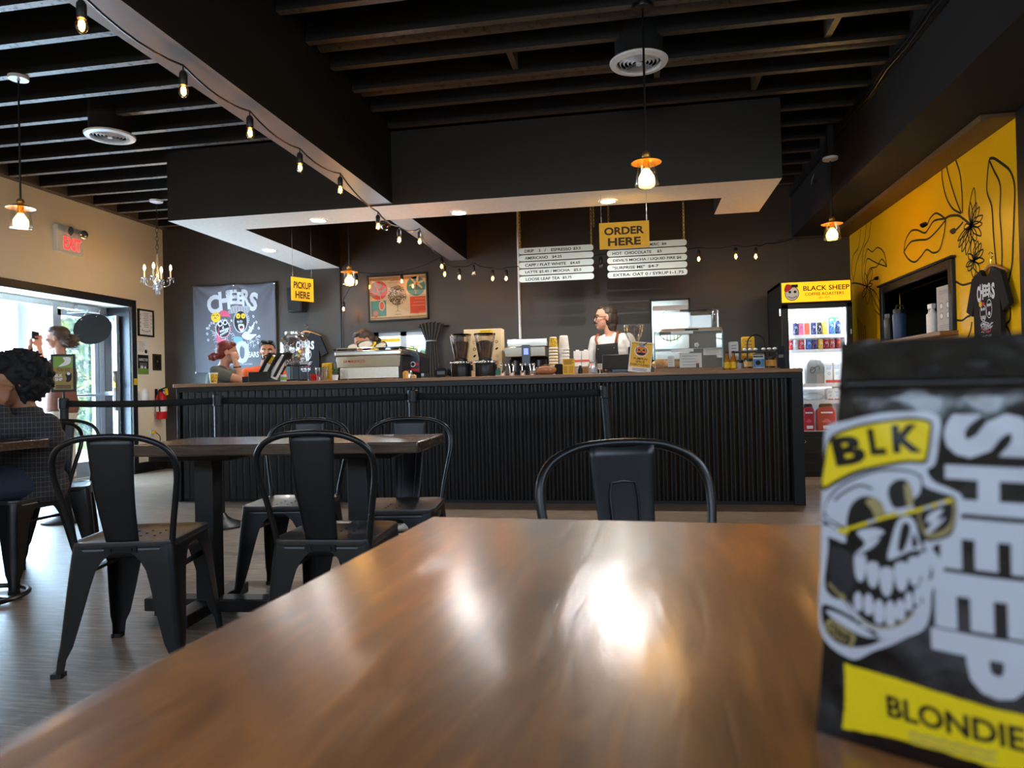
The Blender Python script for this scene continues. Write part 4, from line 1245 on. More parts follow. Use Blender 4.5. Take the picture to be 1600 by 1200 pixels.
# wall speaker
q = P(464, 469, y=8.45)
t = thing('wall_speaker', 'black wall speaker behind the PICKUP HERE sign', 'speaker', (q.x, 8.45, q.z))
mb = MB(); mb.box((0, 0, 0), (0.2, 0.16, 0.31)); mb.build('cabinet', 'black_plastic', t, bevel=0.01)
mb = MB(); mb.box((0, -0.083, 0), (0.17, 0.006, 0.27)); mb.build('grille', 'black_matte', t)
mb = MB(); mb.cyl((0, 0.08, 0), (0, 0.15, 0), 0.02); mb.build('wall_bracket', 'black_metal', t)

# ================================================================ belt barriers
def post(label, x, y, H=0.965, lean=0.0, belt=None, lit='black_paint'):
    t = thing('belt_barrier_post', label, 'barrier post', (x, y, 0), 0, 'belt barrier posts')
    mb = MB(); mb.lathe([(0.168, 0), (0.168, 0.012), (0.15, 0.026), (0.09, 0.045), (0.05, 0.075), (0.036, 0.1), (0, 0.1)], 36); mb.build('base', 'dark_metal', t, smooth=50)
    mb = MB(); mb.cyl((0, 0, 0.06), (lean, 0, H - 0.075), 0.031, n=24); mb.build('post', 'black_paint', t)
    mb = MB(); mb.lathe([(0.034, H - 0.085), (0.038, H - 0.08), (0.038, H - 0.005), (0.034, H), (0, H)], 24, T=Matrix.Translation((lean, 0, 0))); mb.build('belt_head', 'black_plastic', t)
    if belt:
        bx, by, bz = belt
        d = V((bx, by, 0)); n = V((-d.y, d.x, 0)).normalized() * 0.0008
        st = V((lean, 0, 0)) + d.normalized() * 0.036; en = d - d.normalized() * 0.036
        mb = MB()
        def bf(s, q): p = st.lerp(en, s); return V((p.x, p.y, H - 0.07 + 0.05 * q - 0.012 * math.sin(PI * s) + bz * s))
        mb.grid(bf, 16, 1); mb.build('belt', 'black_matte', t, solid=0.002)
    return t


p4 = P(946, 607, y=4.75); p3 = P(645, 615, y=4.75); s2 = P(345, 823, z=0); s1 = P(103, 815, z=0)
q1 = P(113, 618, y=s1.y)
post('belt post with the sign holder beside the entrance', s1.x, s1.y, 0.965, 0, (s2.x - s1.x, s2.y - s1.y, 0))
post('belt post behind the left end of the dark table', s2.x, s2.y, 0.965, 0, (p3.x - s2.x, p3.y - s2.y, 0))
post('belt post behind the right end of the dark table', p3.x, p3.y, 0.965, 0, (p4.x - p3.x + 0.0, p4.y - p3.y, 0))
post('last belt post, tilted, behind the chair at the front table', p4.x + 0.05, p4.y, 0.965, -0.05)
t = thing('sign_holder', 'small framed black and gold sign standing on the first belt post', 'sign', (s1.x, s1.y, 0.966), math.radians(38))
mb = MB(); mb.cyl((0, 0, 0), (0, 0, 0.05), 0.008, n=8); mb.build('stem', 'black_plastic', t)
mb = MB(); mb.box((0, 0, 0.195), (0.165, 0.03, 0.295)); mb.build('frame', 'black_paint', t, bevel=0.004)
D = Decal(plane_fn((0, -0.0155, 0.195), (1, 0, 0), (0, 0, 1)))
D.rect(-0.065, -0.13, 0.065, 0.13, 0); D.rect(-0.065, 0.045, 0.065, 0.13, 1, 1); D.curve([(-0.03, 0.05), (0.04, 0.07), (0.05, 0.12), (0.0, 0.12), (0.01, 0.09)], 2, 2)
D.text('YOU GO', (0, 0.025), 0.022, 3, 2, width=0.09); D.text('BLK', (-0.03, -0.02), 0.024, 2, 2, width=0.05, offset=0.02); D.text('SHP', (-0.03, -0.05), 0.024, 2, 2, width=0.05, offset=0.02)
D.curve([(0.02, -0.07), (0.05, -0.06), (0.055, -0.01), (0.035, 0.01), (0.015, -0.01), (0.022, -0.04)], 3, 2); D.disc((0.035, -0.005), 0.012, 2, 3, 12)
for k in range(3): D.rect(-0.05, -0.1 - 0.01 * k, 0.05, -0.095 - 0.01 * k, 3, 2)
D.build('poster', ['gold_ink', 'green_ink', 'white_ink', 'black_ink'], t)

# thin cables clipped along the boxed beam, ending in a loop above the corner lamp
ca = [P(u, v, x=1.772) for u, v in ((1500, -40), (1462, 2), (1420, 60), (1388, 98), (1360, 140), (1335, 175), (1304, 217), (1290, 245))]
mb = MB(); mb.tube(smoothpts([p for p in ca], 5), 0.006, 6); mb.tube(smoothpts([p + V((0, 0.03, -0.035)) for p in ca[:5]] + [ca[5]], 5), 0.005, 6)
e_ = ca[-1]; mb.tube(smoothpts([e_, e_ + V((-0.08, 0.1, -0.12)), e_ + V((-0.1, 0.12, -0.22)), e_ + V((-0.04, 0.12, -0.16))], 5), 0.006, 6)
tag(mb.build('cable', 'dark_metal'), 'thin cable clipped along the black boxed beam', 'cable')
q0, q1 = P(1247, 292, y=YB - 0.01), P(1248, 372, y=YB - 0.01)
mb = MB(); mb.tube(smoothpts([P(1215, 375, y=YB - 0.012), P(1240, 374, y=YB - 0.012), q1, q0, P(1262, 275, y=YB - 0.012)], 5), 0.006, 6); tag(mb.build('cable', 'dark_metal'), 'thin cable running up the charcoal wall beside the drinks fridge', 'cable')


# ================================================================ on the counter
def cx(u, y, v=585): return P(u, v, y=y).x
def cz(v, y, u): return P(u, v, y=y).z
def ctop(name, label, cat, u, y, rotz=0.0, group=None, z=CH): return thing(name, label, cat, (cx(u, y), y, z), rotz, group)
CUP = [(0.0, 0), (0.028, 0.0), (0.031, 0.004), (0.040, 0.098), (0.0425, 0.1), (0.0425, 0.105), (0.039, 0.105), (0.029, 0.008), (0, 0.008)]
def cup_mb(s=1.0, band=True):
    mb = MB(); mb.lathe([(r * s, z * s) for r, z in CUP], 20, 0, caps=False)
    if band: mb.lathe([(0.0318 * s, 0.008 * s), (0.0398 * s, 0.09 * s)], 20, 1, caps=False)
    return mb
def one_cup(name, label, loc, R=None, s=1.0, mats=('cup_white', 'cup_print'), group=None, band=True):
    o = cup_mb(s, band).build(name, list(mats)); tag(o, label, 'cup', group); o.location = loc
    if R is not None: o.rotation_euler = R.to_euler()
    return o
o = one_cup('paper_cup', 'yellow patterned paper cup at the left end of the counter', (cx(333.5, 5.95), 5.95, CH), s=0.95)
# nested stacks standing mouth-down
def cup_stack(u, y, n, pitch, label, group, mats, s=1.0, base=CH):
    first = None; flip = Matrix.Rotation(PI, 3, 'X'); x = cx(u, y)
    for k in range(n):
        loc = (x, y, base + 0.105 * s + k * pitch)
        if first is None:
            first = one_cup('paper_cup', label, loc, flip, s, mats, group); first['category'] = 'cup'
        else:
            c = first.copy(); C.objects.link(c); c.location = loc
            c['label'] = label
    return first
cup_stack(865.5, 6.3, 10, 0.0265, 'yellow patterned paper cup in the tall nested stack right of the chrome brewer', 'nested yellow printed cups', ('cup_white', 'cup_print'), 1.0)
cup_stack(882, 6.34, 9, 0.029, 'plain white paper cup in the nested stack beside the yellow printed cups', 'nested plain white cups', ('cup_white', 'cup_white'), 1.18)

# slanted cup rack
t = ctop('cup_rack', 'black slanted cup rack beside the man in orange', 'rack', 410, 6.12)
mb = MB(); mb.box((0, 0.05, 0.05), (0.2, 0.26, 0.1)); mb.box((-0.13, 0.05, 0.03), (0.1, 0.2, 0.06)); mb.build('base', 'black_paint', t, bevel=0.005)
LE = math.radians(31)
Rl = Matrix.Rotation(LE, 3, 'Y')
for k, dx in enumerate((-0.03, 0.055, 0.14)):
    mb = MB(); T_ = Matrix.Translation((dx, 0.02, 0.06)) @ Rl.to_4x4(); mb.add(*[(lambda b: (b.v, b.f))(MB().box((0, 0, 0.12), (0.016, 0.13, 0.26)))][0], 0, T_)
    mb.build('divider', 'black_paint', t, bevel=0.003)
rx, ry, rz = t.location
for col, (dx, lab, mats, n) in enumerate(((0.005, 'paper cup in the upper slanted stack of the black rack', ('cup_white', 'cup_white'), 6), (0.095, 'paper cup in the lower slanted stack of the black rack', ('cup_white', 'cup_white'), 6))):
    f0 = None
    for k in range(n):
        q = V((rx + dx, ry + 0.01, rz + 0.03)) + Rl @ V((0.0, 0, 0.12 + k * 0.026))
        R_ = (Rl @ Matrix.Rotation(PI, 3, 'X'))
        last = k == n - 1 and col == 0
        c = one_cup('paper_cup', 'yellow printed paper cup topping the slanted stack in the black rack' if last else lab, q, R_, 0.98, ('cup_white', 'cup_print') if last else mats, None if last else 'cups in slanted stack %s' % ('upper' if col == 0 else 'lower'))

# glass drinks dispenser
t = ctop('drink_dispenser', 'big clear glass drinks dispenser on a black wire stand', 'dispenser', 461, 6.3)
mb = MB(); mb.lathe([(0, 0.165), (0.115, 0.165), (0.128, 0.18), (0.134, 0.22), (0.134, 0.37), (0.125, 0.41), (0.1, 0.435), (0.086, 0.45), (0.086, 0.475), (0.09, 0.48), (0.083, 0.482), (0.08, 0.45), (0.095, 0.43), (0.118, 0.405), (0.128, 0.37), (0.128, 0.22), (0.12, 0.186), (0, 0.18)], 36, caps=False); mb.build('glass_jar', 'glass', t, smooth=60)
mb = MB(); mb.lathe([(0.0875, 0.452), (0.092, 0.455), (0.092, 0.475), (0.0875, 0.478)], 32, caps=False); mb.build('neck_ring', 'glass', t)
mb = MB()
for k in range(14):
    a = k * 2.4; r_ = 0.03 + 0.06 * ((k * 5) % 7) / 7; mb.ball((r_ * math.cos(a), r_ * math.sin(a), 0.2 + 0.02 * (k % 4)), 0.02, 8, k % 2)
part(mb.build('ice_and_lemon', ['glass', 'amber_glass'], t), 'ice and lemon slices in the bottom of the jar')
D = Decal(lambda a, b, h: (math.sin(a / 0.134) * (0.134 + h), -math.cos(a / 0.134) * (0.134 + h), b), base=0.001)
for k, (a0, b0, w0) in enumerate(((-0.06, 0.34, 0.1), (-0.05, 0.31, 0.06), (0.02, 0.3, 0.06))):
    D.line([(a0 + w0 * i / 8, b0 + 0.012 * math.sin(i * 1.9 + k)) for i in range(9)], 0.004, 0, sm=3)
D.disc((0.045, 0.29), 0.022, 0, r2=0.02, n=14); D.build('etched_print', 'white_ink', t)
mb = MB(); mb.cyl((0, -0.13, 0.19), (0, -0.18, 0.19), 0.012); mb.cyl((0, -0.175, 0.205), (0, -0.175, 0.15), 0.009); mb.box((0, -0.175, 0.215), (0.04, 0.012, 0.02)); mb.build('spigot', 'chrome', t)
mb = MB()
for z in (0.16, 0.02): mb.tube([(0.12 * math.cos(2 * PI * k / 24), 0.12 * math.sin(2 * PI * k / 24), z) for k in range(24)], 0.006, 6, closed=True)
for k in range(4):
    a = PI / 4 + k * PI / 2; mb.tube([(0.12 * math.cos(a), 0.12 * math.sin(a), 0.16), (0.12 * math.cos(a), 0.12 * math.sin(a), 0.02), (0.13 * math.cos(a), 0.13 * math.sin(a), 0)], 0.006, 6)
mb.build('wire_stand', 'black_metal', t)
mb = MB(); mb.box((0, -0.03, 0.012), (0.12, 0.08, 0.018)); mb.build('drip_tray', 'steel', t)
t = ctop('small_jar', 'small clear jar with green leaf label beside the drinks dispenser', 'jar', 443, 6.0)
mb = MB(); mb.lathe([(0, 0), (0.026, 0), (0.028, 0.01), (0.028, 0.055), (0.024, 0.065), (0, 0.066)], 16, caps=False); mb.build('body', 'milk_clear', t)
mb = MB(); mb.lathe([(0.0285, 0.015), (0.0285, 0.045)], 16, caps=False); mb.build('label', 'green_ink', t)
mb = MB(); mb.lathe([(0, 0), (0.024, 0.0), (0.034, 0.03), (0.038, 0.062), (0.036, 0.062), (0.03, 0.02), (0, 0.006)], 20, caps=False); mb.tube([(0.036, 0, 0.05), (0.055, 0, 0.045), (0.055, 0, 0.02), (0.03, 0, 0.015)], 0.005, 6)
o = mb.build('red_mug', 'extinguisher_red'); o.location = (cx(491, 6.02), 6.02, CH); tag(o, 'small red mug right of the drinks dispenser', 'mug')
# clear cups and yellow packets by the espresso machine
for i, (u, y, hh) in enumerate(((499.5, 6.0, 0.12), (505, 6.03, 0.12))):
    mb = MB(); mb.lathe([(0, 0), (0.03, 0), (0.043, hh), (0.041, hh), (0.029, 0.004), (0, 0.004)], 18, caps=False); mb.lathe([(0.044, hh - 0.004), (0.046, hh), (0.044, hh + 0.004)], 18, caps=False)
    o = mb.build('clear_cup', 'glass'); o.location = (cx(u, y), y, CH); tag(o, 'clear plastic cup left of the yellow packet' if i == 0 else 'clear plastic cup touching the yellow packet', 'cup')
t = ctop('coffee_packet', 'yellow printed coffee packet standing left of the espresso machine', 'packet', 512, 6.2)
mb = MB(); mb.prism([(-0.055, 0), (0.055, 0), (0.052, 0.17), (-0.05, 0.165)], -0.02, 0.02, T=Matrix(((1, 0, 0, 0), (0, 0, -1, 0), (0, 1, 0, 0), (0, 0, 0, 1)))); mb.build('packet_body', 'sign_yellow', t, bevel=0.008)
D = Decal(plane_fn((0, -0.021, 0.0), (1, 0, 0), (0, 0, 1)))
for k in range(6): D.line([(-0.04 + 0.013 * j, 0.03 + 0.02 * k + 0.008 * math.sin(j * 2 + k)) for j in range(6)], 0.004, 0, sm=2)
D.build('print', 'black_ink', t)
t = ctop('herb_pot', 'small potted green herb in front of the espresso machine corner', 'plant', 523.5, 5.98)
mb = MB(); mb.lathe([(0, 0), (0.022, 0), (0.03, 0.05), (0.027, 0.05), (0, 0.04)], 16, caps=False); mb.build('pot', 'white_plastic', t)
mb = MB(); rn = random.Random(3)
for k in range(60):
    a = rn.random() * 6.3; r_ = 0.035 * rn.random(); z = 0.05 + 0.06 * rn.random(); s = 0.012
    E_ = Euler((rn.uniform(-1, 1), rn.uniform(-1, 1), a)).to_matrix(); p = V((r_ * math.cos(a), r_ * math.sin(a), z))
    mb.add([p + E_ @ V(q) for q in ((-s, 0, 0), (0, -s * 0.5, 0), (s, 0, 0), (0, s * 0.5, 0))], [(0, 1, 2, 3)])
mb.build('leaves', 'foliage_dark', t, smooth=180)

# espresso machine (its back turned to us)
EY = 6.1
ex0, ex1 = cx(524, EY), cx(629, EY); ew = ex1 - ex0
t = thing('espresso_machine', 'large steel espresso machine with red lettering on its back panel', 'coffee machine', ((ex0 + ex1) / 2, EY, CH))
mb = MB(); mb.box((0, 0.25, 0.135), (ew - 0.08, 0.46, 0.19)); mb.build('body', 'steel', t, bevel=0.012)
mat('pale_steel', (214, 204, 188), 0.35, metal=0.8)
mb = MB(); mb.box((0, 0.015, 0.065), (ew - 0.07, 0.03, 0.105)); mb.build('lower_panel', 'pale_steel', t, bevel=0.004)
mb = MB(); mb.prism([(-ew / 2 + 0.02, 0.118), (ew / 2 - 0.02, 0.118), (ew / 2 - 0.01, 0.215), (-ew / 2 + 0.01, 0.215)], -0.02, 0.012, T=Matrix(((1, 0, 0, 0), (0, 0, -1, 0), (0, 1, 0, 0), (0, 0, 0, 1)))); bp_ = mb.build('back_panel', 'chrome', t, bevel=0.004)
D = Decal(plane_fn((0, -0.013, 0), (1, 0, 0), (0, 0, 1))); D.text('LA MARZOCCO', (-0.13, 0.172), 0.022, 0, width=0.2, offset=0.015); D.build('lettering', 'red_ink', bp_)
mb = MB(); mb.box((0, 0.26, 0.243), (ew, 0.56, 0.05)); mb.build('top_deck', 'steel', t, bevel=0.012)
mb = MB()
for s in (-1, 1): mb.tube([(s * (ew / 2 - 0.02), 0.0, 0.268), (s * (ew / 2 - 0.02), 0.0, 0.292), (s * (ew / 2 - 0.02), 0.5, 0.292), (s * (ew / 2 - 0.02), 0.5, 0.268)], 0.006, 6)
mb.tube([(-ew / 2 + 0.02, 0.0, 0.29), (ew / 2 - 0.02, 0.0, 0.29)], 0.005, 6); mb.build('cup_rail', 'chrome', t)
for s in (-1, 1):
    mb = MB(); mb.prism([(-0.01, 0), (0.02, 0), (0.025, 0.21), (-0.015, 0.21)], 0.0, 0.5, T=Matrix(((1, 0, 0, s * (ew / 2 - 0.025)), (0, 0, 1, 0), (0, 1, 0, 0), (0, 0, 0, 1)))); mb.build('side_panel', 'black_paint', t)
for s in (-1, 1):
    mb = MB(); mb.cyl((s * (ew / 2 - 0.08), 0.1, 0), (s * (ew / 2 - 0.08), 0.1, 0.04), 0.02); mb.build('foot', 'chrome', t)
mx, my, mz = t.location
mat('saucer_cream', (190, 184, 170), 0.5)
for k, (u, y, lab, tilt) in enumerate(((553, 6.28, 'upturned black cup with white saucer, leftmost on the espresso machine', 0.25), (573, 6.2, 'upturned black cup with white saucer in the middle on the espresso machine', 0.1), (597, 6.26, 'upturned black cup with white saucer nearest the steam pitcher', -0.15))):
    mb = MB(); mb.lathe([(0.0, 0.045), (0.05, 0.043), (0.074, 0.052), (0.076, 0.05), (0.05, 0.036), (0, 0.036)], 24, 1, caps=False); mb.lathe([(0.074, 0.0525), (0.09, 0.058), (0.092, 0.054), (0.074, 0.046)], 24, 0, caps=False); mb.lathe([(0.042, 0.0), (0.042, 0.01), (0.03, 0.036), (0, 0.036)], 20, 0, caps=False)
    o = mb.build('saucer_cup', ['black_plastic', 'saucer_cream']); o.scale = [(0.62, 0.85, 0.66)[k]] * 3; o.location = (cx(u, y), y, mz + 0.27); o.rotation_euler = (0.55, tilt * 0.5, 0); o.location.z += 0.02; tag(o, lab, 'cup')
for k, (u, y, lab) in enumerate(((533, 6.35, 'low black bowl at the left edge of the espresso machine top'), (622, 6.4, 'low black bowl at the right edge of the espresso machine top'))):
    mb = MB(); mb.lathe([(0, 0.0), (0.04, 0), (0.075, 0.03), (0.072, 0.03), (0.038, 0.006), (0, 0.006)], 24, caps=False); o = mb.build('black_bowl', 'black_plastic'); o.location = (cx(u, y), y, mz + 0.27); tag(o, lab, 'bowl')
t2 = thing('milk_pitcher', 'small yellow green milk pitcher on the espresso machine top', 'pitcher', (cx(586, 6.45), 6.45, mz + 0.268))
mb = MB(); mb.lathe([(0, 0), (0.03, 0), (0.032, 0.05), (0.022, 0.09), (0.02, 0.1), (0, 0.1)], 16, caps=False); mb.build('body', 'yellow_ink', t2)
mb = MB(); mb.tube([(0.02, 0, 0.09), (0.1, 0, 0.095), (0.125, 0, 0.06), (0.1, 0, 0.03), (0.07, 0, 0.03)], 0.009, 8); mb.build('handle', 'black_plastic', t2)
# sticker-covered grinder side to the right
t = thing('stickered_machine', 'dark machine covered in stickers right of the espresso machine', 'coffee machine', (cx(643, 6.5) + 0.045, 6.5, CH))
mb = MB(); mb.prism([(-0.1, 0.06), (0.085, 0.06), (0.085, 0.21), (0.05, 0.25), (-0.1, 0.30)], -0.15, 0.15, T=Matrix(((1, 0, 0, 0), (0, 0, 1, 0), (0, 1, 0, 0), (0, 0, 0, 1)))); b_ = mb.build('housing', 'dark_metal', t, bevel=0.006)
mb = MB(); mb.box((-0.04, 0, 0.03), (0.12, 0.2, 0.06)); mb.build('base', 'black_plastic', t)
D = Decal(plane_fn((0, -0.151, 0), (1, 0, 0), (0, 0, 1))); D.disc((-0.045, 0.17), 0.026, 0); D.disc((-0.045, 0.17), 0.017, 1, 1); D.disc((0.02, 0.14), 0.026, 1); D.disc((0.02, 0.14), 0.017, 2, 1); D.disc((0.06, 0.14), 0.015, 0, 1); D.rect(0.0, 0.075, 0.08, 0.1, 0); D.rect(-0.09, 0.07, -0.02, 0.09, 3)
D.build('stickers', ['red_ink', 'white_ink', 'black_ink', 'purple_tint'], b_)
for k, (u, y, m, lab, s) in enumerate(((634, 6.0, 'pastry', 'tiny yellow brown jar below the stickered machine', 1.0), (640, 6.02, 'steel', 'tiny steel shaker below the stickered machine', 1.1), (646, 6.0, 'kraft', 'low wooden dish below the stickered machine', 0.5))):
    mb = MB(); mb.lathe([(0, 0), (0.026, 0), (0.028, 0.05 * s), (0.02, 0.065 * s), (0, 0.07 * s)], 14, caps=False); o = mb.build('small_jar', m); o.location = (cx(u, y), y, CH); tag(o, lab, 'jar')

# napkin dispenser
t = ctop('napkin_dispenser', 'glossy black napkin dispenser left of the coffee grinders', 'dispenser', 692.5, 6.1)
mb = MB(); mb.prism(rrect(0.112, 0.088, 0.035, 5, 0, 0.044), -0.07, 0.07, T=Matrix(((1, 0, 0, 0), (0, 0, 1, 0), (0, 1, 0, 0), (0, 0, 0, 1)))); mb.build('shell', 'black_gloss' if 'black_gloss' in MATS else mat('black_gloss', (16, 16, 17), 0.12), t, bevel=0.01)
mb = MB(); mb.box((0, -0.071, 0.045), (0.07, 0.004, 0.03)); mb.build('napkin_slot', 'dark_metal', t)

# coffee grinders
def grinder(u, y, label):
    t = ctop('coffee_grinder', label, 'grinder', u, y, 0, 'bean grinders')
    mb = MB(); mb.lathe([(0, 0), (0.088, 0), (0.092, 0.01), (0.092, 0.118), (0.088, 0.125), (0, 0.125)], 28); mb.build('body', 'black_plastic', t, smooth=40)
    mb = MB(); mb.lathe([(0.094, 0.125), (0.098, 0.128), (0.098, 0.148), (0.094, 0.152), (0, 0.152)], 28)
    for k in range(24):
        a = 2 * PI * k / 24; mb.ball((0.097 * math.cos(a), 0.097 * math.sin(a), 0.139), (0.008, 0.008, 0.012), 6)
    mb.build('grind_collar', 'chrome', t)
    mb = MB(); mb.lathe([(0.05, 0.152), (0.055, 0.17), (0.062, 0.18), (0.094, 0.36), (0.097, 0.385), (0.093, 0.385), (0.09, 0.36), (0.058, 0.182)], 30, caps=False); mb.build('hopper', 'glass', t, smooth=60)
    mb = MB(); mb.lathe([(0.05, 0.165), (0.056, 0.182), (0.079, 0.31), (0.07, 0.322), (0.03, 0.335), (0, 0.338)], 26, caps=False); part(mb.build('beans', 'beans', t), 'roasted beans in the hopper')
    mb = MB(); mb.lathe([(0.095, 0.383), (0.1, 0.386), (0.098, 0.398), (0, 0.402)], 30, caps=False); mb.build('lid', 'dark_glass', t)
    mb = MB(); mb.lathe([(0.045, 0.15), (0.06, 0.155), (0.06, 0.172), (0.045, 0.176)], 20); mb.build('hopper_collar', 'black_plastic', t)
    mb = MB(); mb.box((0.1, -0.02, 0.09), (0.02, 0.03, 0.05)); mb.build('switch_box', 'black_matte', t)
    return t
grinder(721, 6.3, 'coffee grinder with a hopper of beans beside the napkin dispenser')
grinder(758.5, 6.3, 'coffee grinder with a hopper of beans in front of the icon printed carton')
# printed carton behind
y = 6.52; x0, x1 = cx(726, y), cx(785, y); h_ = cz(514, y, 755) - CH
t = thing('printed_carton', 'tall beige carton printed with black coffee icons behind the grinders', 'carton', ((x0 + x1) / 2, y, CH))
h_ += 0.0
mb = MB(); mb.span((-(x1 - x0) / 2, 0, 0), ((x1 - x0) / 2, 0.14, h_)); b_ = mb.build('box', 'cream_ink', t, bevel=0.003)
D = Decal(plane_fn((0, 0, 0), (1, 0, 0), (0, 0, 1))); hw = (x1 - x0) / 2
D.rect(-0.03, h_ - 0.035, hw * 0.55, h_ - 0.01, 1); D.text('ESPRESSO', (0.03, h_ - 0.022), 0.012, 0, 2, width=0.09)
rn = random.Random(5)
for k in range(26):
    a = -hw + 0.03 + (k % 5) * (2 * hw - 0.05) / 4.4; b = 0.08 + (k // 5) * (h_ - 0.14) / 5
    kind = k % 4
    if kind == 0: D.disc((a, b), 0.014, 0, n=14); D.disc((a, b), 0.009, 3, 1, 12)
    elif kind == 1: D.line([(a - 0.014, b - 0.012), (a + 0.014, b - 0.012), (a + 0.014, b + 0.012), (a - 0.014, b + 0.012)], 0.0035, 0, closed=True)
    elif kind == 2: D.line([(a - 0.012, b - 0.012), (a, b + 0.014), (a + 0.012, b - 0.012)], 0.0035, 0, closed=True)
    else: D.disc((a, b), 0.016, 0, n=14, r2=0.009, rot=0.6)
D.disc((hw * 0.62, 0.135), 0.026, 2); D.disc((hw * 0.62, 0.135), 0.02, 3, 1); D.line([(hw * 0.62 - 0.012, 0.147), (hw * 0.62 + 0.012, 0.123)], 0.006, 2, 2); D.line([(hw * 0.62 + 0.012, 0.147), (hw * 0.62 - 0.012, 0.123)], 0.006, 2, 2)
D.rect(hw * 0.4, 0.02, hw * 0.9, 0.09, 4)
D.build('print', ['black_ink', 'yellow_ink', 'red_ink', 'cream_ink', 'teal_ink'], b_)

# chrome brewer with a blue screen
y = 6.42; s_ = 0.00585
t = thing('batch_brewer', 'chrome and black batch brewer with a small blue screen', 'coffee machine', (cx(823, y), y, CH))
mb = MB(); mb.box((0.01, 0.16, 0.31), (0.37, 0.32, 0.075)); mb.build('top_tank', 'chrome', t, bevel=0.006)
mb = MB(); mb.box((-0.005, 0.12, 0.225), (0.375, 0.36, 0.09)); mb.build('brew_head', 'chrome', t, bevel=0.006)
mb = MB(); mb.box((0, 0.26, 0.1), (0.36, 0.12, 0.2)); mb.box((0, 0.14, 0.012), (0.38, 0.36, 0.024)); mb.build('frame', 'black_plastic', t, bevel=0.004)
mb = MB(); mb.box((0.01, -0.075, 0.19), (0.078, 0.03, 0.19)); cp = mb.build('control_panel', 'dark_metal', t, bevel=0.004)
mb = MB(); mb.box((0.012, -0.0915, 0.225), (0.04, 0.003, 0.056)); part(mb.build('screen', 'screen_blue', cp), 'lit blue screen')
for s in (-1, 1):
    mb = MB(); mb.lathe([(0, 0.026), (0.068, 0.026), (0.072, 0.04), (0.066, 0.15), (0.05, 0.168), (0, 0.17)], 24, T=Matrix.Translation((s * 0.11, 0.1, 0))); mb.build('server', 'black_plastic', t)
    mb = MB(); mb.box((s * 0.11 + 0.0, 0.028, 0.1), (0.02, 0.02, 0.1)); mb.build('server_handle', 'dark_metal', t)
for k, (u, yy, lab) in enumerate(((786, 6.02, 'steel cup of spoons left of the brewer'), (800, 6.0, 'steel cup of spoons in front of the brewer'), (817, 6.0, 'steel cup of spoons under the blue screen'), (832, 6.03, 'steel cup of spoons beside the bagged loaf'))):
    t = ctop('spoon_cup', lab, 'cutlery', u, yy)
    mb = MB(); mb.lathe([(0, 0), (0.022, 0), (0.026, 0.045), (0.024, 0.045), (0.02, 0.004), (0, 0.004)], 16, caps=False); mb.build('cup', 'chrome', t)
    for j in range(3):
        a = j * 2.1 + k
        mb = MB(); mb.cyl((0.01 * math.cos(a), 0.01 * math.sin(a), 0.006), (0.022 * math.cos(a), 0.02 * math.sin(a), 0.085), 0.003, n=6); mb.ball((0.024 * math.cos(a), 0.022 * math.sin(a), 0.095), (0.009, 0.005, 0.014), 8); mb.build('spoon', 'chrome', t)
t = ctop('bagged_loaf', 'brown bread loaf in a clear plastic bag', 'bread', 854, 6.0)
mb = MB(); mb.ball((0, 0, 0.04), (0.088, 0.055, 0.04), 20); mb.build('loaf', 'bread', t)
def bagf(s, q):
    a = 2 * PI * s; b = PI * q - PI / 2; r_ = 1 + 0.05 * math.sin(7 * a + 9 * b)
    return (-0.005 + 0.1 * math.cos(b) * math.cos(a) * r_, 0.062 * math.cos(b) * math.sin(a) * r_, max(0.001, 0.043 + 0.047 * math.sin(b) * r_))
mb = MB(); mb.grid(bagf, 24, 12, closed_u=True); mb.tube([(-0.09, 0, 0.03), (-0.115, 0, 0.02), (-0.13, -0.01, 0.03)], [0.02, 0.006, 0.018], 8); part(mb.build('plastic_bag', 'glass', t), 'clear plastic bag')
mb = MB(); mb.prism(rrect(0.07, 0.09, 0.015, 4, 0, 0.047), -0.004, 0.004, T=Matrix(((1, 0, 0, 0), (0, 0, 1, 0), (0, 1, 0, 0), (0, 0, 0, 1)))); mb.box((0, 0.01, 0.003), (0.06, 0.05, 0.006)); o = mb.build('price_tag', 'black_matte'); o.location = (cx(873.5, 6.0), 6.0, CH); tag(o, 'small black price tag between the loaf and the yellow card', 'tag')
t = ctop('price_card', 'orange yellow price card with black lines standing on the counter', 'card', 889, 5.95, math.radians(-4))
mb = MB(); mb.box((0, 0, 0.066), (0.1, 0.012, 0.132)); mb.box((0, 0.02, 0.004), (0.09, 0.05, 0.008)); b_ = mb.build('card', 'sign_yellow', t)
D = Decal(plane_fn((0, -0.006, 0), (1, 0, 0), (0, 0, 1)))
for k in range(4): D.rect(-0.04, 0.118 - 0.011 * k, 0.04 - 0.012 * (k % 2), 0.1225 - 0.011 * k, 0)
for k in range(6): D.rect(-0.042, 0.064 - 0.01 * k, -0.012, 0.067 - 0.01 * k, 0); D.rect(0.0, 0.064 - 0.01 * k, 0.04, 0.067 - 0.01 * k, 0)
D.build('print', 'black_ink', b_)
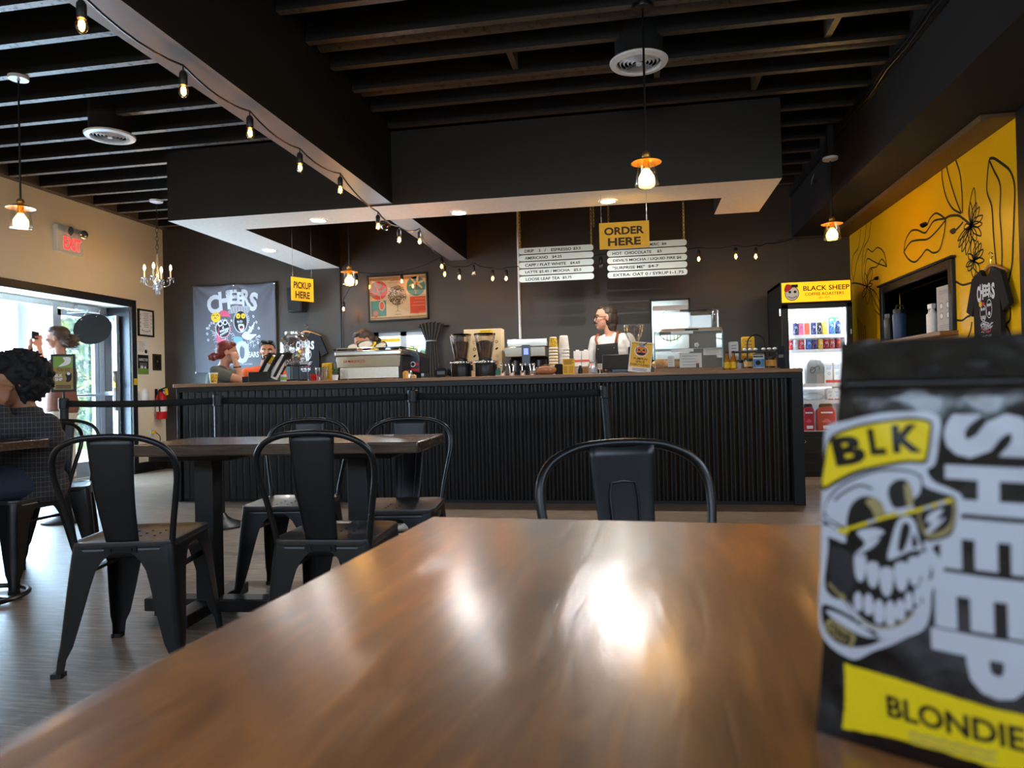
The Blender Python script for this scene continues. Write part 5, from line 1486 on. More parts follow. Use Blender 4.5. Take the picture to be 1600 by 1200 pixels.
# cartons on a wooden rack
y = 6.5
t = thing('wooden_rack', 'small wooden rack holding boxes behind the yellow price card', 'rack', (cx(909.5, y), y, CH))
mb = MB()
for z in (0.012, 0.075): mb.box((0, 0, z), (0.14, 0.14, 0.012))
for sx in (-1, 1):
    for sy in (-1, 1): mb.box((sx * 0.066, sy * 0.064, 0.048), (0.012, 0.012, 0.096))
mb.build('frame', 'tray_wood', t)
mb = MB(); mb.box((-0.032, -0.02, 0.045), (0.05, 0.08, 0.05)); part(mb.build('packet', 'paper', t), 'pale packet on the lower shelf')
mb = MB(); mb.box((0.03, -0.02, 0.04), (0.05, 0.08, 0.042)); part(mb.build('packet', 'kraft', t), 'brown packet on the lower shelf')
for k, (dx, lab) in enumerate(((-0.037, 'white milk carton with a red band, left one on the wooden rack'), (0.037, 'white milk carton with a red band, right one on the wooden rack'))):
    o = thing('milk_carton', lab, 'carton', (t.location.x + dx, y, CH + 0.0815))
    mb = MB(); mb.box((0, 0, 0.07), (0.068, 0.068, 0.14)); b_ = mb.build('carton_body', 'paper', o)
    mb = MB(); mb.box((0, -0.0345, 0.05), (0.066, 0.001, 0.02)); mb.build('band', 'coral_ink', b_)
    mb = MB(); mb.box((0, 0, 0.145), (0.03, 0.03, 0.012)); mb.build('cap', 'cup_white', o)
mb = MB(); mb.lathe([(0, 0), (0.02, 0), (0.02, 0.05), (0.012, 0.07), (0.012, 0.085), (0, 0.085)], 14, caps=False); o = mb.build('small_bottle', 'black_plastic'); o.location = (cx(907, 6.36), 6.36, CH); o.location.z = CH; tag(o, 'small black bottle in front of the milk cartons', 'bottle')
t = ctop('mason_jar', 'clear glass jar with pale green contents beside the tablet', 'jar', 927, 6.0)
mb = MB(); mb.lathe([(0, 0), (0.036, 0), (0.04, 0.01), (0.04, 0.08), (0.032, 0.1), (0.032, 0.115), (0.029, 0.115), (0.036, 0.08), (0.036, 0.012), (0, 0.01)], 20, caps=False); mb.build('glass', 'glass', t, smooth=60)
mb = MB(); mb.lathe([(0, 0.011), (0.035, 0.011), (0.035, 0.06), (0, 0.062)], 18, caps=False); mb.build('contents', 'milk_clear', t)
o = thing('label_card', 'small white printed card standing left of the tablet', 'card', (cx(937.5, 6.3), 6.3, CH))
mb = MB(); mb.box((0, 0, 0.07), (0.05, 0.003, 0.05)); mb.box((0, 0.002, 0.024), (0.008, 0.003, 0.048)); s_ = mb.build('card', 'paper', o)
D = Decal(plane_fn((0, -0.0015, 0.07), (1, 0, 0), (0, 0, 1)))
for k in range(3): D.rect(-0.018, 0.012 - 0.012 * k, 0.016, 0.016 - 0.012 * k, 0)
D.build('print', 'black_ink', s_)
# point-of-sale tablet
t = ctop('sales_tablet', 'dark point of sale tablet on a stand, its back to us', 'tablet', 964, 6.12)
mb = MB(); mb.box((0, 0.0, 0.1), (0.245, 0.016, 0.135), rot=(-0.35, 0, 0)); b_ = mb.build('tablet', 'black_plastic', t, bevel=0.006)
Rt = Euler((-0.35, 0, 0)).to_matrix(); n_ = Rt @ V((0, -1, 0))
D = Decal(plane_fn(V((0.03, 0, 0.1)) + n_ * 0.008, Rt @ V((1, 0, 0)), Rt @ V((0, 0, 1))))
D.line(rrect(0.032, 0.032, 0.006, 3), 0.005, 0, closed=True); D.rect(-0.006, -0.006, 0.006, 0.006, 0); D.build('logo', 'black_ink', b_)
mb = MB(); mb.box((0.03, 0.03, 0.03), (0.15, 0.1, 0.05)); mb.build('stand', 'dark_metal', t, bevel=0.01)
mb = MB(); mb.box((-0.02, -0.02, 0.008), (0.2, 0.1, 0.016)); mb.build('stand_foot', 'black_plastic', t)
# pumpkin sign
t = ctop('tabletop_sign', 'tilted yellow card with a pumpkin reading PUMPKIN SPICE EVERYTHING', 'sign', 998.5, 5.96)
Rp = Euler((-0.1, math.radians(7.5), 0)).to_matrix()
mb = MB(); mb.add(MB().box((0, 0, 0.13), (0.185, 0.008, 0.255)).v, MB().box((0, 0, 0), (1, 1, 1)).f, 0, Rp.to_4x4()); b_ = mb.build('card', 'paper', t)
mb = MB(); mb.box((0, 0.05, 0.006), (0.17, 0.12, 0.012)); mb.build('card_foot', 'glass', t)
D = Decal(plane_fn(Rp @ V((0, -0.004, 0.13)), Rp @ V((1, 0, 0)), Rp @ V((0, 0, 1))))
D.rect(-0.085, -0.085, 0.085, 0.12, 0)
for k in range(9): D.rect(-0.08 + 0.018 * k, 0.108, -0.072 + 0.018 * k, 0.113, 3, 1)
D.disc((0.0, 0.05), 0.056, 2, 1, r2=0.048); D.disc((0, 0.05), 0.048, 1, 2, r2=0.041)
for s in (-1, 1): D.poly([(s * 0.03, 0.052), (s * 0.008, 0.052), (s * 0.02, 0.072)][::s], 3, 3); D.line([(s * 0.045, 0.045), (s * 0.04, 0.08)], 0.003, 3, 3)
D.poly([(-0.008, 0.04), (0.008, 0.04), (0, 0.05)], 3, 3); D.curve([(-0.032, 0.035), (0.032, 0.035), (0.02, 0.018), (-0.02, 0.018)], 3, 3); D.disc((0, 0.1), 0.03, 4, 3, r2=0.014); D.line([(0.01, 0.1), (0.04, 0.125)], 0.007, 3, 4)
D.text('PUMPKIN', (0, -0.015), 0.018, 3, 1, width=0.11, offset=0.02); D.text('SPICE', (0, -0.04), 0.018, 3, 1, width=0.075, offset=0.02); D.text('EVERYTHING!', (0, -0.066), 0.019, 3, 1, width=0.155, offset=0.02)
for k in range(2): D.rect(-0.06, -0.1 - 0.012 * k, 0.06, -0.096 - 0.012 * k, 3)
D.build('print', ['sign_yellow', 'orange_ink', 'white_ink', 'black_ink', 'grey_ink'], b_)
# empty glass hopper
t = ctop('small_grinder', 'grinder with an empty clear glass hopper behind the pumpkin card', 'grinder', 992, 6.42)
mb = MB(); mb.box((0, 0, 0.12), (0.11, 0.16, 0.24)); mb.build('body', 'black_plastic', t, bevel=0.01)
mb = MB(); mb.lathe([(0.03, 0.24), (0.035, 0.27), (0.085, 0.37), (0.094, 0.435), (0.09, 0.435), (0.08, 0.37), (0.03, 0.275)], 28, caps=False); mb.build('hopper', 'glass', t, smooth=60)
mb = MB(); mb.lathe([(0.034, 0.24), (0.04, 0.245), (0.038, 0.28)], 20); mb.build('hopper_collar', 'chrome', t)

# pastry case
y0 = 6.05; px0, px1 = cx(1024, y0), cx(1130, y0); w_ = px1 - px0; H1 = cz(517, y0, 1076) - CH
t = thing('pastry_case', 'clear pastry display case with croissants and price cards', 'display case', ((px0 + px1) / 2, y0, CH))
mb = MB(); mb.span((-w_ / 2, 0, 0), (w_ / 2, 0.4, 0.03)); mb.build('wooden_base', 'shelf_wood', t, bevel=0.003)
mb = MB(); mb.span((-w_ / 2, 0.0, 0.03), (-w_ / 2 + 0.005, 0.4, H1)); mb.span((w_ / 2 - 0.005, 0, 0.03), (w_ / 2, 0.4, H1)); mb.span((-w_ / 2, 0, 0.03), (w_ / 2, 0.004, H1)); mb.span((-w_ / 2, 0, H1 - 0.005), (w_ / 2, 0.4, H1)); mb.span((-w_ / 2 + 0.005, 0.01, H1 * 0.56), (w_ / 2 - 0.005, 0.39, H1 * 0.56 + 0.006)); mb.build('clear_panel', 'glass', t)
mb = MB()
for s in (-1, 1): mb.span((s * w_ / 2 - 0.004, -0.003, 0.03), (s * w_ / 2 + 0.004, 0.004, H1))
for z in (H1, H1 * 0.56): mb.span((-w_ / 2, -0.003, z - 0.003), (w_ / 2, 0.003, z + 0.003))
mb.build('panel_edge', 'pane_edge', t)
mb = MB()
for xx, z, ww in ((-0.05, H1 - 0.012, 0.18), (-0.05, H1 * 0.56 - 0.012, 0.18)): mb.span((xx - ww / 2, -0.006, z - 0.012), (xx + ww / 2, -0.003, z + 0.012))
mb.build('price_rail', 'paper', t)
X0, Z0 = t.location.x, CH
for k, (dx, dy, lab, rz, m) in enumerate(((-0.22, 0.1, 'golden croissant at the left of the pastry case', 0.3, 'pastry'), (-0.13, 0.14, 'golden croissant second from the left in the pastry case', -0.2, 'pastry'))):
    mb = MB(); pts = [V((-0.08, -0.03, 0.03)), V((-0.045, 0.005, 0.035)), V((0, 0.02, 0.04)), V((0.045, 0.005, 0.035)), V((0.08, -0.03, 0.03))]; mb.tube(smoothpts(pts, 4), [0.012, 0.018, 0.022, 0.03, 0.03, 0.036, 0.034, 0.04, 0.036, 0.041, 0.034, 0.038, 0.03, 0.03, 0.022, 0.018, 0.012], 12)
    o = mb.build('croissant', m); o.location = (X0 + dx, y0 + dy, Z0 + 0.03 + 0.005); o.rotation_euler = (0, 0, rz); tag(o, lab, 'pastry')
for k, (dx, dz, ww, hh, lab, yy) in enumerate(((0.02, 0.035, 0.18, 0.12, 'white price card with handwriting in the pastry case', 0.05), (0.2, 0.135, 0.15, 0.055, 'white card in the upper right of the pastry case', 0.06), (-0.14, 0.045, 0.055, 0.09, 'small white photo card among the croissants', 0.06))):
    o = thing('price_card', lab, 'card', (X0 + dx, y0 + yy, Z0 + dz)); mb = MB(); mb.span((-ww / 2, 0, 0), (ww / 2, 0.004, hh)); s_ = mb.build('card', 'paper', o)
    D = Decal(plane_fn((0, 0, 0), (1, 0, 0), (0, 0, 1)))
    for j in range(4): D.rect(-ww * 0.38, hh * (0.78 - 0.2 * j), ww * (0.3 - 0.1 * (j % 2)), hh * (0.82 - 0.2 * j), 0)
    D.build('print', 'grey_ink', s_)
o = thing('flower_ornament', 'tiny white flower ornament on the pastry case shelf', 'ornament', (X0 + 0.07, y0 + 0.02, Z0 + H1 * 0.56 + 0.006)); mb = MB()
for k in range(5): a = 2 * PI * k / 5; mb.ball((0.012 * math.cos(a), 0, 0.025 + 0.012 * math.sin(a)), (0.009, 0.005, 0.009), 8)
mb.build('petals', 'paper', o); mb = MB(); mb.cyl((0, 0, 0), (0, 0, 0.02), 0.003, n=6); mb.build('stem', 'foliage_dark', o)
o = thing('syrup_pot', 'tiny dark jar with a red lid in the pastry case', 'jar', (X0 + 0.075, y0 + 0.06, Z0 + 0.03)); mb = MB(); mb.lathe([(0, 0), (0.016, 0), (0.016, 0.03), (0, 0.03)], 12); mb.build('body', 'black_plastic', o); mb = MB(); mb.lathe([(0, 0.03), (0.018, 0.03), (0.018, 0.04), (0, 0.04)], 12); mb.build('lid', 'extinguisher_red', o)
# cake dome on top
t = thing('cake_dome', 'clear rounded cake dome on a wooden board atop the pastry case', 'cake dome', (cx(1078, 6.25, 500), 6.25, CH + H1))
mb = MB(); mb.prism(rrect(0.5, 0.3, 0.03, 4), 0.0, 0.028); mb.build('board', 'tray_wood', t, bevel=0.004)
def domef(s, q):
    base = rrect(0.46, 0.27, 0.06, 6); n = len(base); i = int(s * n) % n; x, y = base[i]
    if q < 0.45: return (x, y, 0.028 + q / 0.45 * 0.13)
    f = (q - 0.45) / 0.55; k = math.cos(f * PI / 2); k = 0.0 if f >= 1 else (0.86 + 0.14 * k if f < 0.6 else 0.86 * (1 - (f - 0.6) / 0.4) + 0.0)
    return (x * k, y * k, 0.158 + 0.03 * math.sin(min(1, f / 0.6) * PI / 2))
mb = MB(); mb.grid(domef, 28, 20, closed_u=True); mb.build('dome', 'glass', t, smooth=60)
mb = MB(); mb.box((0.03, 0, 0.192), (0.22, 0.03, 0.012)); mb.build('handle', 'black_plastic', t, bevel=0.004)
mb = MB(); mb.box((0.0, -0.151, 0.012), (0.11, 0.002, 0.016)); mb.build('name_strip', 'black_ink', t)
# framed mirror on the wall behind
y = 8.55; a, b = P(1015, 468, y=y), P(1078, 466, y=y)
t = thing('framed_mirror', 'tall framed mirror on the wall behind the pastry case', 'mirror', ((a.x + b.x) / 2, y, 1.25)); w2 = (b.x - a.x) / 2; h2 = a.z - 1.25
mb = MB(); mb.span((-w2, -0.012, 0), (-w2 + 0.022, 0.03, h2)); mb.span((w2 - 0.022, -0.012, 0), (w2, 0.03, h2)); mb.span((-w2, -0.012, h2 - 0.022), (w2, 0.03, h2)); mb.span((-w2, -0.012, 0), (w2, 0.03, 0.022)); mb.build('frame', 'black_paint', t)
mb = MB(); mb.span((-w2 + 0.02, 0, 0.02), (w2 - 0.02, 0.01, h2 - 0.02)); g_ = mb.build('mirror_glass', mat('mirror_sheet', (205, 214, 214), 0.12, metal=0.6), t)
D = Decal(plane_fn((0, 0, 0), (1, 0, 0), (0, 0, 1))); D.line([(0.13 * math.cos(a_), 0.34 + 0.1 * math.sin(a_)) for a_ in [PI * (1 + k / 12) for k in range(13)]], 0.012, 0); D.rect(-w2 + 0.03, h2 - 0.14, w2 - 0.03, h2 - 0.08, 1)
for k in range(5): D.line([(-0.08 + 0.04 * k, 0.3), (-0.08 + 0.04 * k, 0.25 - 0.02 * (k % 3))], 0.01, 0)
D.build('painted_logo', ['green_ink', 'white_ink'], g_)
# bottles, tray, jars
for k, (u, lab) in enumerate(((1136.5, 'amber syrup bottle with yellow label beside the pastry case'), (1146.5, 'amber syrup bottle with yellow label beside the jars'))):
    t = ctop('syrup_bottle', lab, 'bottle', u, 6.08, 0, 'amber syrup bottles')
    mb = MB(); mb.lathe([(0, 0), (0.024, 0), (0.026, 0.006), (0.026, 0.075), (0.02, 0.1), (0.011, 0.12), (0.011, 0.145), (0, 0.145)], 18, caps=False); mb.build('bottle', 'amber_syrup', t)
    mb = MB(); mb.lathe([(0.0265, 0.02), (0.0265, 0.07)], 18, caps=False); mb.build('label', 'yellow_ink', t)
    mb = MB(); mb.lathe([(0.0125, 0.14), (0.0125, 0.16), (0, 0.162)], 12, caps=False); mb.build('cap', 'black_plastic', t)
for k, (u, yy, r_, hh, m, lab) in enumerate(((1157, 6.06, 0.026, 0.07, 'grey_ink', 'dark lidded jar at the left of the wire tray'), (1170, 6.0, 0.034, 0.065, 'kraft', 'jar with a brown label on the lower wire tray'), (1205, 6.02, 0.042, 0.075, 'pastry', 'wide jar with an orange label at the right end of the wire tray'))):
    t = ctop('lidded_jar', lab, 'jar', u, yy, z=CH + (0.014 if k else 0))
    mb = MB(); mb.lathe([(0, 0), (r_, 0), (r_, hh), (0, hh)], 20); mb.build('glass', 'dark_glass', t)
    mb = MB(); mb.lathe([(r_ + 0.0008, 0.012), (r_ + 0.0008, hh - 0.012)], 20, caps=False); mb.build('label', m, t)
    mb = MB(); mb.lathe([(r_ + 0.001, hh), (r_ + 0.001, hh + 0.014), (0, hh + 0.014)], 20, caps=False); mb.build('lid', 'black_plastic', t)
t = ctop('wire_tray', 'two tier black wire tray with an arched handle near the fridge', 'tray', 1182.5, 6.02)
for z, w3 in ((0.0, 0.34), (0.14, 0.34)):
    mb = MB(); mb.prism(rrect(w3, 0.18, 0.03, 4), z + 0.002, z + 0.012); mb.build('tray', 'shelf_wood' if z == 0 else 'black_metal', t)
mb = MB(); mb.tube(smoothpts([(-0.068, 0, 0.002), (-0.068, 0, 0.2), (-0.05, 0, 0.26), (0, 0, 0.285), (0.05, 0, 0.26), (0.068, 0, 0.2), (0.068, 0, 0.002)], 5), 0.0055, 8); mb.build('handle', 'black_metal', t)
tx = t.location.x
for k in range(6):
    mb = MB(); mb.ball((0, 0, 0.011), (0.018, 0.018, 0.011), 10); o = mb.build('wrapped_sweet', 'paper'); o.location = (tx - 0.1 + 0.042 * k + (0.02 if k > 2 else 0), 6.0 - 0.05, CH + 0.152); tag(o, 'white wrapped sweet on the upper wire tray', 'sweet', 'wrapped sweets on the tray')
t = ctop('pamphlet', 'blue and white pamphlet standing on the lower wire tray', 'pamphlet', 1185, 6.06, z=CH + 0.0125)
mb = MB(); mb.span((-0.04, 0, 0), (0.05, 0.01, 0.12)); s_ = mb.build('cover', 'paper', t); D = Decal(plane_fn((0, 0, 0), (1, 0, 0), (0, 0, 1))); D.rect(-0.036, 0.01, 0.046, 0.075, 0); D.rect(-0.036, 0.09, 0.04, 0.1, 1); D.disc((0.0, 0.045), 0.02, 1, 1); D.build('print', ['blue_ink', 'black_ink'], s_)
for k, (u, yy, ww, hh, m, lab) in enumerate(((1147, 6.3, 0.082, 0.25, 'paper', 'tall white packet behind the syrup bottles'), (1170, 6.32, 0.11, 0.29, 'sign_yellow', 'yellow coffee packet behind the wire tray handle'))):
    t = ctop('coffee_packet', lab, 'packet', u, yy); mb = MB(); mb.prism([(-ww / 2, 0), (ww / 2, 0), (ww * 0.46, hh), (-ww * 0.5, hh)], -0.025, 0.025, T=Matrix(((1, 0, 0, 0), (0, 0, -1, 0), (0, 1, 0, 0), (0, 0, 0, 1)))); b_ = mb.build('packet_body', m, t, bevel=0.01)
    D = Decal(plane_fn((0, -0.026, 0), (1, 0, 0), (0, 0, 1)))
    for j in range(3): D.rect(-ww * 0.25, hh * (0.85 - 0.1 * j), ww * 0.25, hh * (0.88 - 0.1 * j), 0)
    D.disc((0, hh * 0.55), ww * 0.14, 0, r2=ww * 0.18); D.build('print', 'gold_ink' if k else 'grey_ink', b_)
t = ctop('card_reader', 'tall dark card box at the right end of the counter', 'box', 1221, 6.2); mb = MB(); mb.span((-0.03, 0, 0), (0.028, 0.05, 0.2)); mb.build('box', 'cloth_navy', t, bevel=0.004); mb = MB(); mb.span((-0.02, -0.001, 0.1), (0.02, 0.0, 0.125)); mb.build('label', 'grey_ink', t)

# ================================================================ on the back wall
BW = plane_fn((0, YB, 0), (1, 0, 0), (0, 0, 1))
# CHEERS banner
bx0, bx1, bz0, bz1 = -5.78, -4.605, 1.266, 2.428
bw, bh = bx1 - bx0, bz1 - bz0
t = thing('cheers_banner', 'grey cloth banner reading CHEERS with two cartoon drinkers on the charcoal wall', 'banner', ((bx0 + bx1) / 2, YB - 0.03, bz0))
def ban(a, b, h):
    s, q = (a + bw / 2) / bw, b / bh
    d = 0.014 * math.sin(s * 9 + 2 * q) * (1 - q) ** 0.5 + 0.012 * math.sin(14 * s + 5 * (1 - q)) * (1 - q) * 0.7
    for cs in (0.0, 0.5, 1.0):
        r_ = math.hypot((s - cs), (1 - q)); ang = math.atan2(1 - q, s - cs)
        d += 0.012 * math.sin(ang * 9) * math.exp(-r_ * 3) * min(1, r_ * 8)
    return (a, -d - h - 0.004, b + 0.012 * math.sin(PI * s * 2) ** 2 * q * -1)
mb = MB(); mb.grid(lambda s, q: ban((s - 0.5) * bw, q * bh, 0), 60, 60); cl_ = mb.build('cloth', 'banner_cloth', t, smooth=180, solid=0.002)
def zb(x, y): return ((x - 480) / 890 * bw * 1.0, (1080 - y) / 980 * bh)   # sketch coordinates
D = bent_decal(ban, 0.0007, 0.0026)
for ch, x, y, hh, ww in (('C', 255, 310, 0.255, 0.19), ('H', 370, 275, 0.25, 0.16), ('E', 470, 245, 0.19, 0.11), ('E', 545, 260, 0.16, 0.09), ('R', 610, 255, 0.22, 0.12), ('S', 690, 300, 0.25, 0.12)):
    D.text(ch, zb(x, y), hh, 0, 0, width=ww, offset=0.045, rot={'C': 0.12, 'H': 0.06, 'S': -0.08}.get(ch, 0))
W_, I_, Yl, Pk, Bl, Gr = 0, 1, 2, 3, 4, 5
def ell(cx_, cy_, rx, ry, mi, ly, rot=0): c = zb(cx_, cy_); D.disc(c, rx / 890 * bw, mi, ly, r2=ry / 980 * bh, rot=rot, n=20)
# drinker with a cap (left)
ell(350, 590, 82, 105, W_, 1, 0.3); ell(350, 590, 72, 95, I_, 2, 0.3); ell(275, 455, 50, 58, Yl, 3, -0.6); D.curve([zb(*p) for p in ((325, 390), (395, 395), (440, 470), (400, 455), (330, 445))], Pk, 3)
for p in ((252, 440), (270, 470), (295, 440)): D.line([zb(p[0] - 14, p[1]), zb(p[0], p[1] - 12), zb(p[0] + 12, p[1] + 4)], 0.008, I_, 4)
ell(320, 530, 30, 34, W_, 3); ell(375, 520, 28, 32, W_, 3); ell(322, 532, 16, 18, I_, 4); ell(376, 522, 15, 17, I_, 4)
D.poly([zb(340, 590), zb(352, 548), zb(364, 588)], W_, 3)
for k in range(6): ell(322 + k * 17, 618 - k * 5, 8, 15, W_, 3, 0.2); ell(326 + k * 15, 658 - k * 8, 7, 14, W_, 3, 0.2)
D.line([zb(*p) for p in ((310, 560), (300, 640), (330, 690), (390, 680), (430, 620), (425, 545))], 0.008, Pk, 3, sm=3)
# bearded drinker (right)
D.curve([zb(*p) for p in ((405, 400), (500, 335), (560, 355), (640, 345), (650, 400), (600, 440), (520, 420), (430, 430))], Gr, 1)
for k in range(7): D.line([zb(455 + k * 28, 425), zb(440 + k * 30, 365), zb(470 + k * 30, 350)], 0.006, W_, 2, sm=3)
ell(545, 520, 78, 125, W_, 1); ell(545, 520, 70, 117, I_, 2)
for s in (520, 575): ell(s, 458, 24, 30, Yl, 3); ell(s + 2, 460, 6, 7, I_, 4)
ell(550, 520, 20, 16, Gr, 3); D.curve([zb(*p) for p in ((520, 555), (550, 545), (580, 555), (585, 600), (555, 640), (525, 600))], W_, 3); ell(553, 585, 20, 18, I_, 4); ell(553, 598, 14, 8, Pk, 5)
# raised hand
D.curve([zb(*p) for p in ((555, 680), (600, 630), (650, 660), (720, 665), (700, 690), (640, 725), (590, 715))], W_, 2)
for k in range(4): D.line([zb(620 + k * 12, 660 - k * 6), zb(640 + k * 16, 610 - k * 16), zb(690 + k * 3, 600 - k * 24)], 0.017, W_, 2, sm=3)
for k in range(9):
    a_ = 0.55 + k * 0.25; ell(455 + 290 * math.cos(a_ + 0.3) * (1 if k % 2 else 1.0), 620 - 180 * math.sin(a_) + 60, 9, 15, W_, 2, 0.4)
for (x, y) in ((225, 520), (195, 575), (180, 640), (190, 710), (690, 465), (720, 530), (745, 600), (750, 690), (735, 760)): ell(x, y, 11, 16, W_, 2, 0.3); ell(x, y, 6, 10, Gr, 3, 0.3)
for k in range(4): D.line([zb(215 + 15 * k, 600 + 28 * k), zb(250 + 10 * k, 620 + 22 * k), zb(280, 640 + 15 * k)], 0.007, W_, 2, sm=3)
for k in range(5): D.line([zb(560 + 30 * k, 740), zb(575 + 28 * k, 770 + 8 * k), zb(555 + 33 * k, 800)], 0.007, W_, 2, sm=3)
D.curve([zb(*p) for p in ((280, 640), (320, 700), (390, 720), (370, 760), (290, 740))], Pk, 2)
D.curve([zb(*p) for p in ((470, 690), (555, 700), (560, 770), (520, 810), (470, 780))], Bl, 2)
rn = random.Random(21)
for k in range(46):
    x, y = rn.uniform(225, 480), rn.uniform(650, 840); a_ = rn.uniform(-0.6, 0.6)
    D.line([zb(x, y), zb(x + 16 * math.cos(a_), y - 14), zb(x + 34 * math.cos(a_), y + 6 * math.sin(k))], 0.0055, W_, 1, sm=3)
for k in range(40):
    x, y = rn.uniform(540, 730), rn.uniform(690, 830)
    D.line([zb(x, y), zb(x + 10, y - 18), zb(x + 24, y - 6)], 0.0055, W_ if k % 3 else Gr, 1, sm=3)
for k in range(34):
    a_ = -0.5 + k * 0.13; D.line([zb(545 + 78 * math.cos(a_) * (1 if k < 17 else -1), 500 - 60 * math.sin(a_)), zb(545 + 100 * math.cos(a_) * (1 if k < 17 else -1), 495 - 95 * math.sin(a_))], 0.0065, W_ if k % 2 else Gr, 1)
for k in range(24):
    a_ = k * 0.26; D.line([zb(350 + 84 * math.cos(a_), 592 + 106 * math.sin(a_)), zb(350 + 98 * math.cos(a_), 592 + 120 * math.sin(a_))], 0.006, W_ if k % 3 else Pk, 1)
D.text('10', zb(500, 860), 0.30, 6, 3, width=0.36, offset=0.03); D.text('YEARS', zb(665, 890), 0.075, 0, 3, width=0.205, offset=0.035)
D.text('BLACK SHEEP COFFEE ROASTERS', zb(480, 995), 0.018, 0, 3, width=0.5)
D.build('print', ['banner_white', 'black_ink', 'yellow_ink', 'pink_ink', 'blue_ink', 'grey_ink', 'pale_blue'] if mat('banner_white', (205, 210, 220), 0.7, noise=0) and mat('pale_blue', (186, 208, 226), 0.7, noise=0) else None, t, cut=0.03)
for k, (s, q) in enumerate(((0.01, 0.985), (0.5, 0.985), (0.99, 0.985), (0.01, 0.01), (0.99, 0.01))):
    mb = MB(); mb.lathe([(0.014, 0), (0.012, 0.006), (0, 0.009)], 12, T=Matrix.Translation(ban((s - 0.5) * bw, q * bh, 0.002)) @ Matrix.Rotation(PI / 2, 4, 'X'), caps=False); mb.build('grommet', 'chrome', t)

# coffee plant poster
tl, tr, br, bl_ = [P(u, v, y=YB - 0.02) for u, v in ((573, 431), (667, 425.5), (671, 498), (576, 504))]
ctr_ = (tl + tr + br + bl_) / 4; ang = math.atan2((tr - tl).z + (br - bl_).z, (tr - tl).x + (br - bl_).x) * 1.0
pw, ph = ((tr - tl).length + (br - bl_).length) / 2, ((tl - bl_).length + (tr - br).length) / 2
t = thing('plant_poster', 'framed poster of a coffee tree with coral and teal roundels', 'picture', (ctr_.x, YB, ctr_.z)); t.rotation_euler = (0, -ang, 0)
mb = MB(); f_ = 0.022
for a, b in (((-pw / 2, -ph / 2), (pw / 2, -ph / 2 + f_)), ((-pw / 2, ph / 2 - f_), (pw / 2, ph / 2)), ((-pw / 2, -ph / 2), (-pw / 2 + f_, ph / 2)), ((pw / 2 - f_, -ph / 2), (pw / 2, ph / 2))): mb.span((a[0], -0.035, a[1]), (b[0], 0, b[1]))
mb.build('frame', 'black_paint', t, bevel=0.004)
mb = MB(); mb.span((-pw / 2 + 0.01, -0.012, -ph / 2 + 0.01), (pw / 2 - 0.01, -0.002, ph / 2 - 0.01)); sh = mb.build('sheet', 'cream_ink', t)
D = Decal(plane_fn((0, -0.012, 0), (1, 0, 0), (0, 0, 1)))
def zp(x, y): return ((x - 665) / 520 * pw, (358 - y) / 420 * ph)
k_ = pw / 520
D.rect(-pw / 2 + 0.03, ph / 2 - 0.07, pw / 2 - 0.03, ph / 2 - 0.03, 5); D.rect(-pw / 2 + 0.03, -ph / 2 + 0.03, pw / 2 - 0.03, -ph / 2 + 0.055, 5)
D.disc(zp(500, 285), 78 * k_, 0); D.disc(zp(822, 265), 80 * k_, 1)
D.line([zp(520, 362), zp(500, 300), zp(470, 225)], 0.008, 2, 2)
for (x, y, r_) in ((455, 255, 2.3), (475, 235, 1.9), (515, 245, 1.2), (545, 285, 0.7), (460, 290, 2.9), (450, 325, 3.1), (505, 310, 1.1)): D.disc(zp(x, y), 28 * k_, 3, 2, n=14, r2=11 * k_, rot=r_)
for k in range(6): a_ = k * PI / 3 + 0.3; D.disc((zp(828, 240)[0] + 34 * k_ * math.cos(a_), zp(828, 240)[1] + 30 * k_ * math.sin(a_)), 34 * k_, 4, 2, n=14, r2=9 * k_, rot=a_)
D.line([zp(828, 245), zp(818, 335)], 0.014, 4, 2); D.disc(zp(828, 240), 8 * k_, 6, 3, 10)
D.rect(*zp(430, 520), *zp(562, 378), 1, 1); D.disc(zp(525, 425), 26 * k_, 4, 2, r2=42 * k_); D.disc(zp(525, 425), 18 * k_, 0, 3, r2=32 * k_); D.disc(zp(470, 495), 26 * k_, 0, 2, r2=30 * k_); D.disc(zp(470, 490), 16 * k_, 3, 3, r2=18 * k_)
D.rect(*zp(768, 508), *zp(900, 358), 6, 1)
for k in range(3): D.rect(*zp(785 + 12 * k, 440 - 30 * k), *zp(890, 437 - 30 * k), 4, 2)
rn = random.Random(11)
for k in range(330):
    a_ = rn.random() * 2 * PI; r_ = rn.random() ** 0.5
    D.disc(zp(660 + 78 * r_ * math.cos(a_), 338 + 88 * r_ * math.sin(a_)), (2.2 + 1.6 * rn.random()) * k_, 7, 2, n=6, r2=(3.5 + 2 * rn.random()) * k_, rot=rn.random() * 3)
D.line([zp(662, 400), zp(661, 488)], 0.005, 7, 2)
for s in (-1, 1):
    for k in range(4): D.line([zp(661, 430 - 15 * k), zp(661 + s * (20 + 6 * k), 395 - 25 * k)], 0.003, 7, 2)
    D.line([zp(661, 470), zp(661 + s * 18, 490)], 0.003, 7, 2)
D.text('THE STORY OF COFFEE', zp(650, 222), 0.014, 7, 2, width=0.2); D.rect(*zp(600, 204), *zp(690, 200), 7, 2); D.rect(*zp(640, 512), *zp(690, 508), 7, 2)
D.build('print', ['coral_ink', 'teal_ink', 'cream_ink', 'sage', 'cream_ink', 'tan_ink', 'orange_red', 'olive_ink'] if mat('sage', (160, 164, 140), 0.6, noise=0) and mat('tan_ink', (172, 132, 88), 0.6, noise=0) and mat('orange_red', (228, 84, 44), 0.5, noise=0) and mat('olive_ink', (74, 72, 50), 0.6, noise=0) else None, sh)
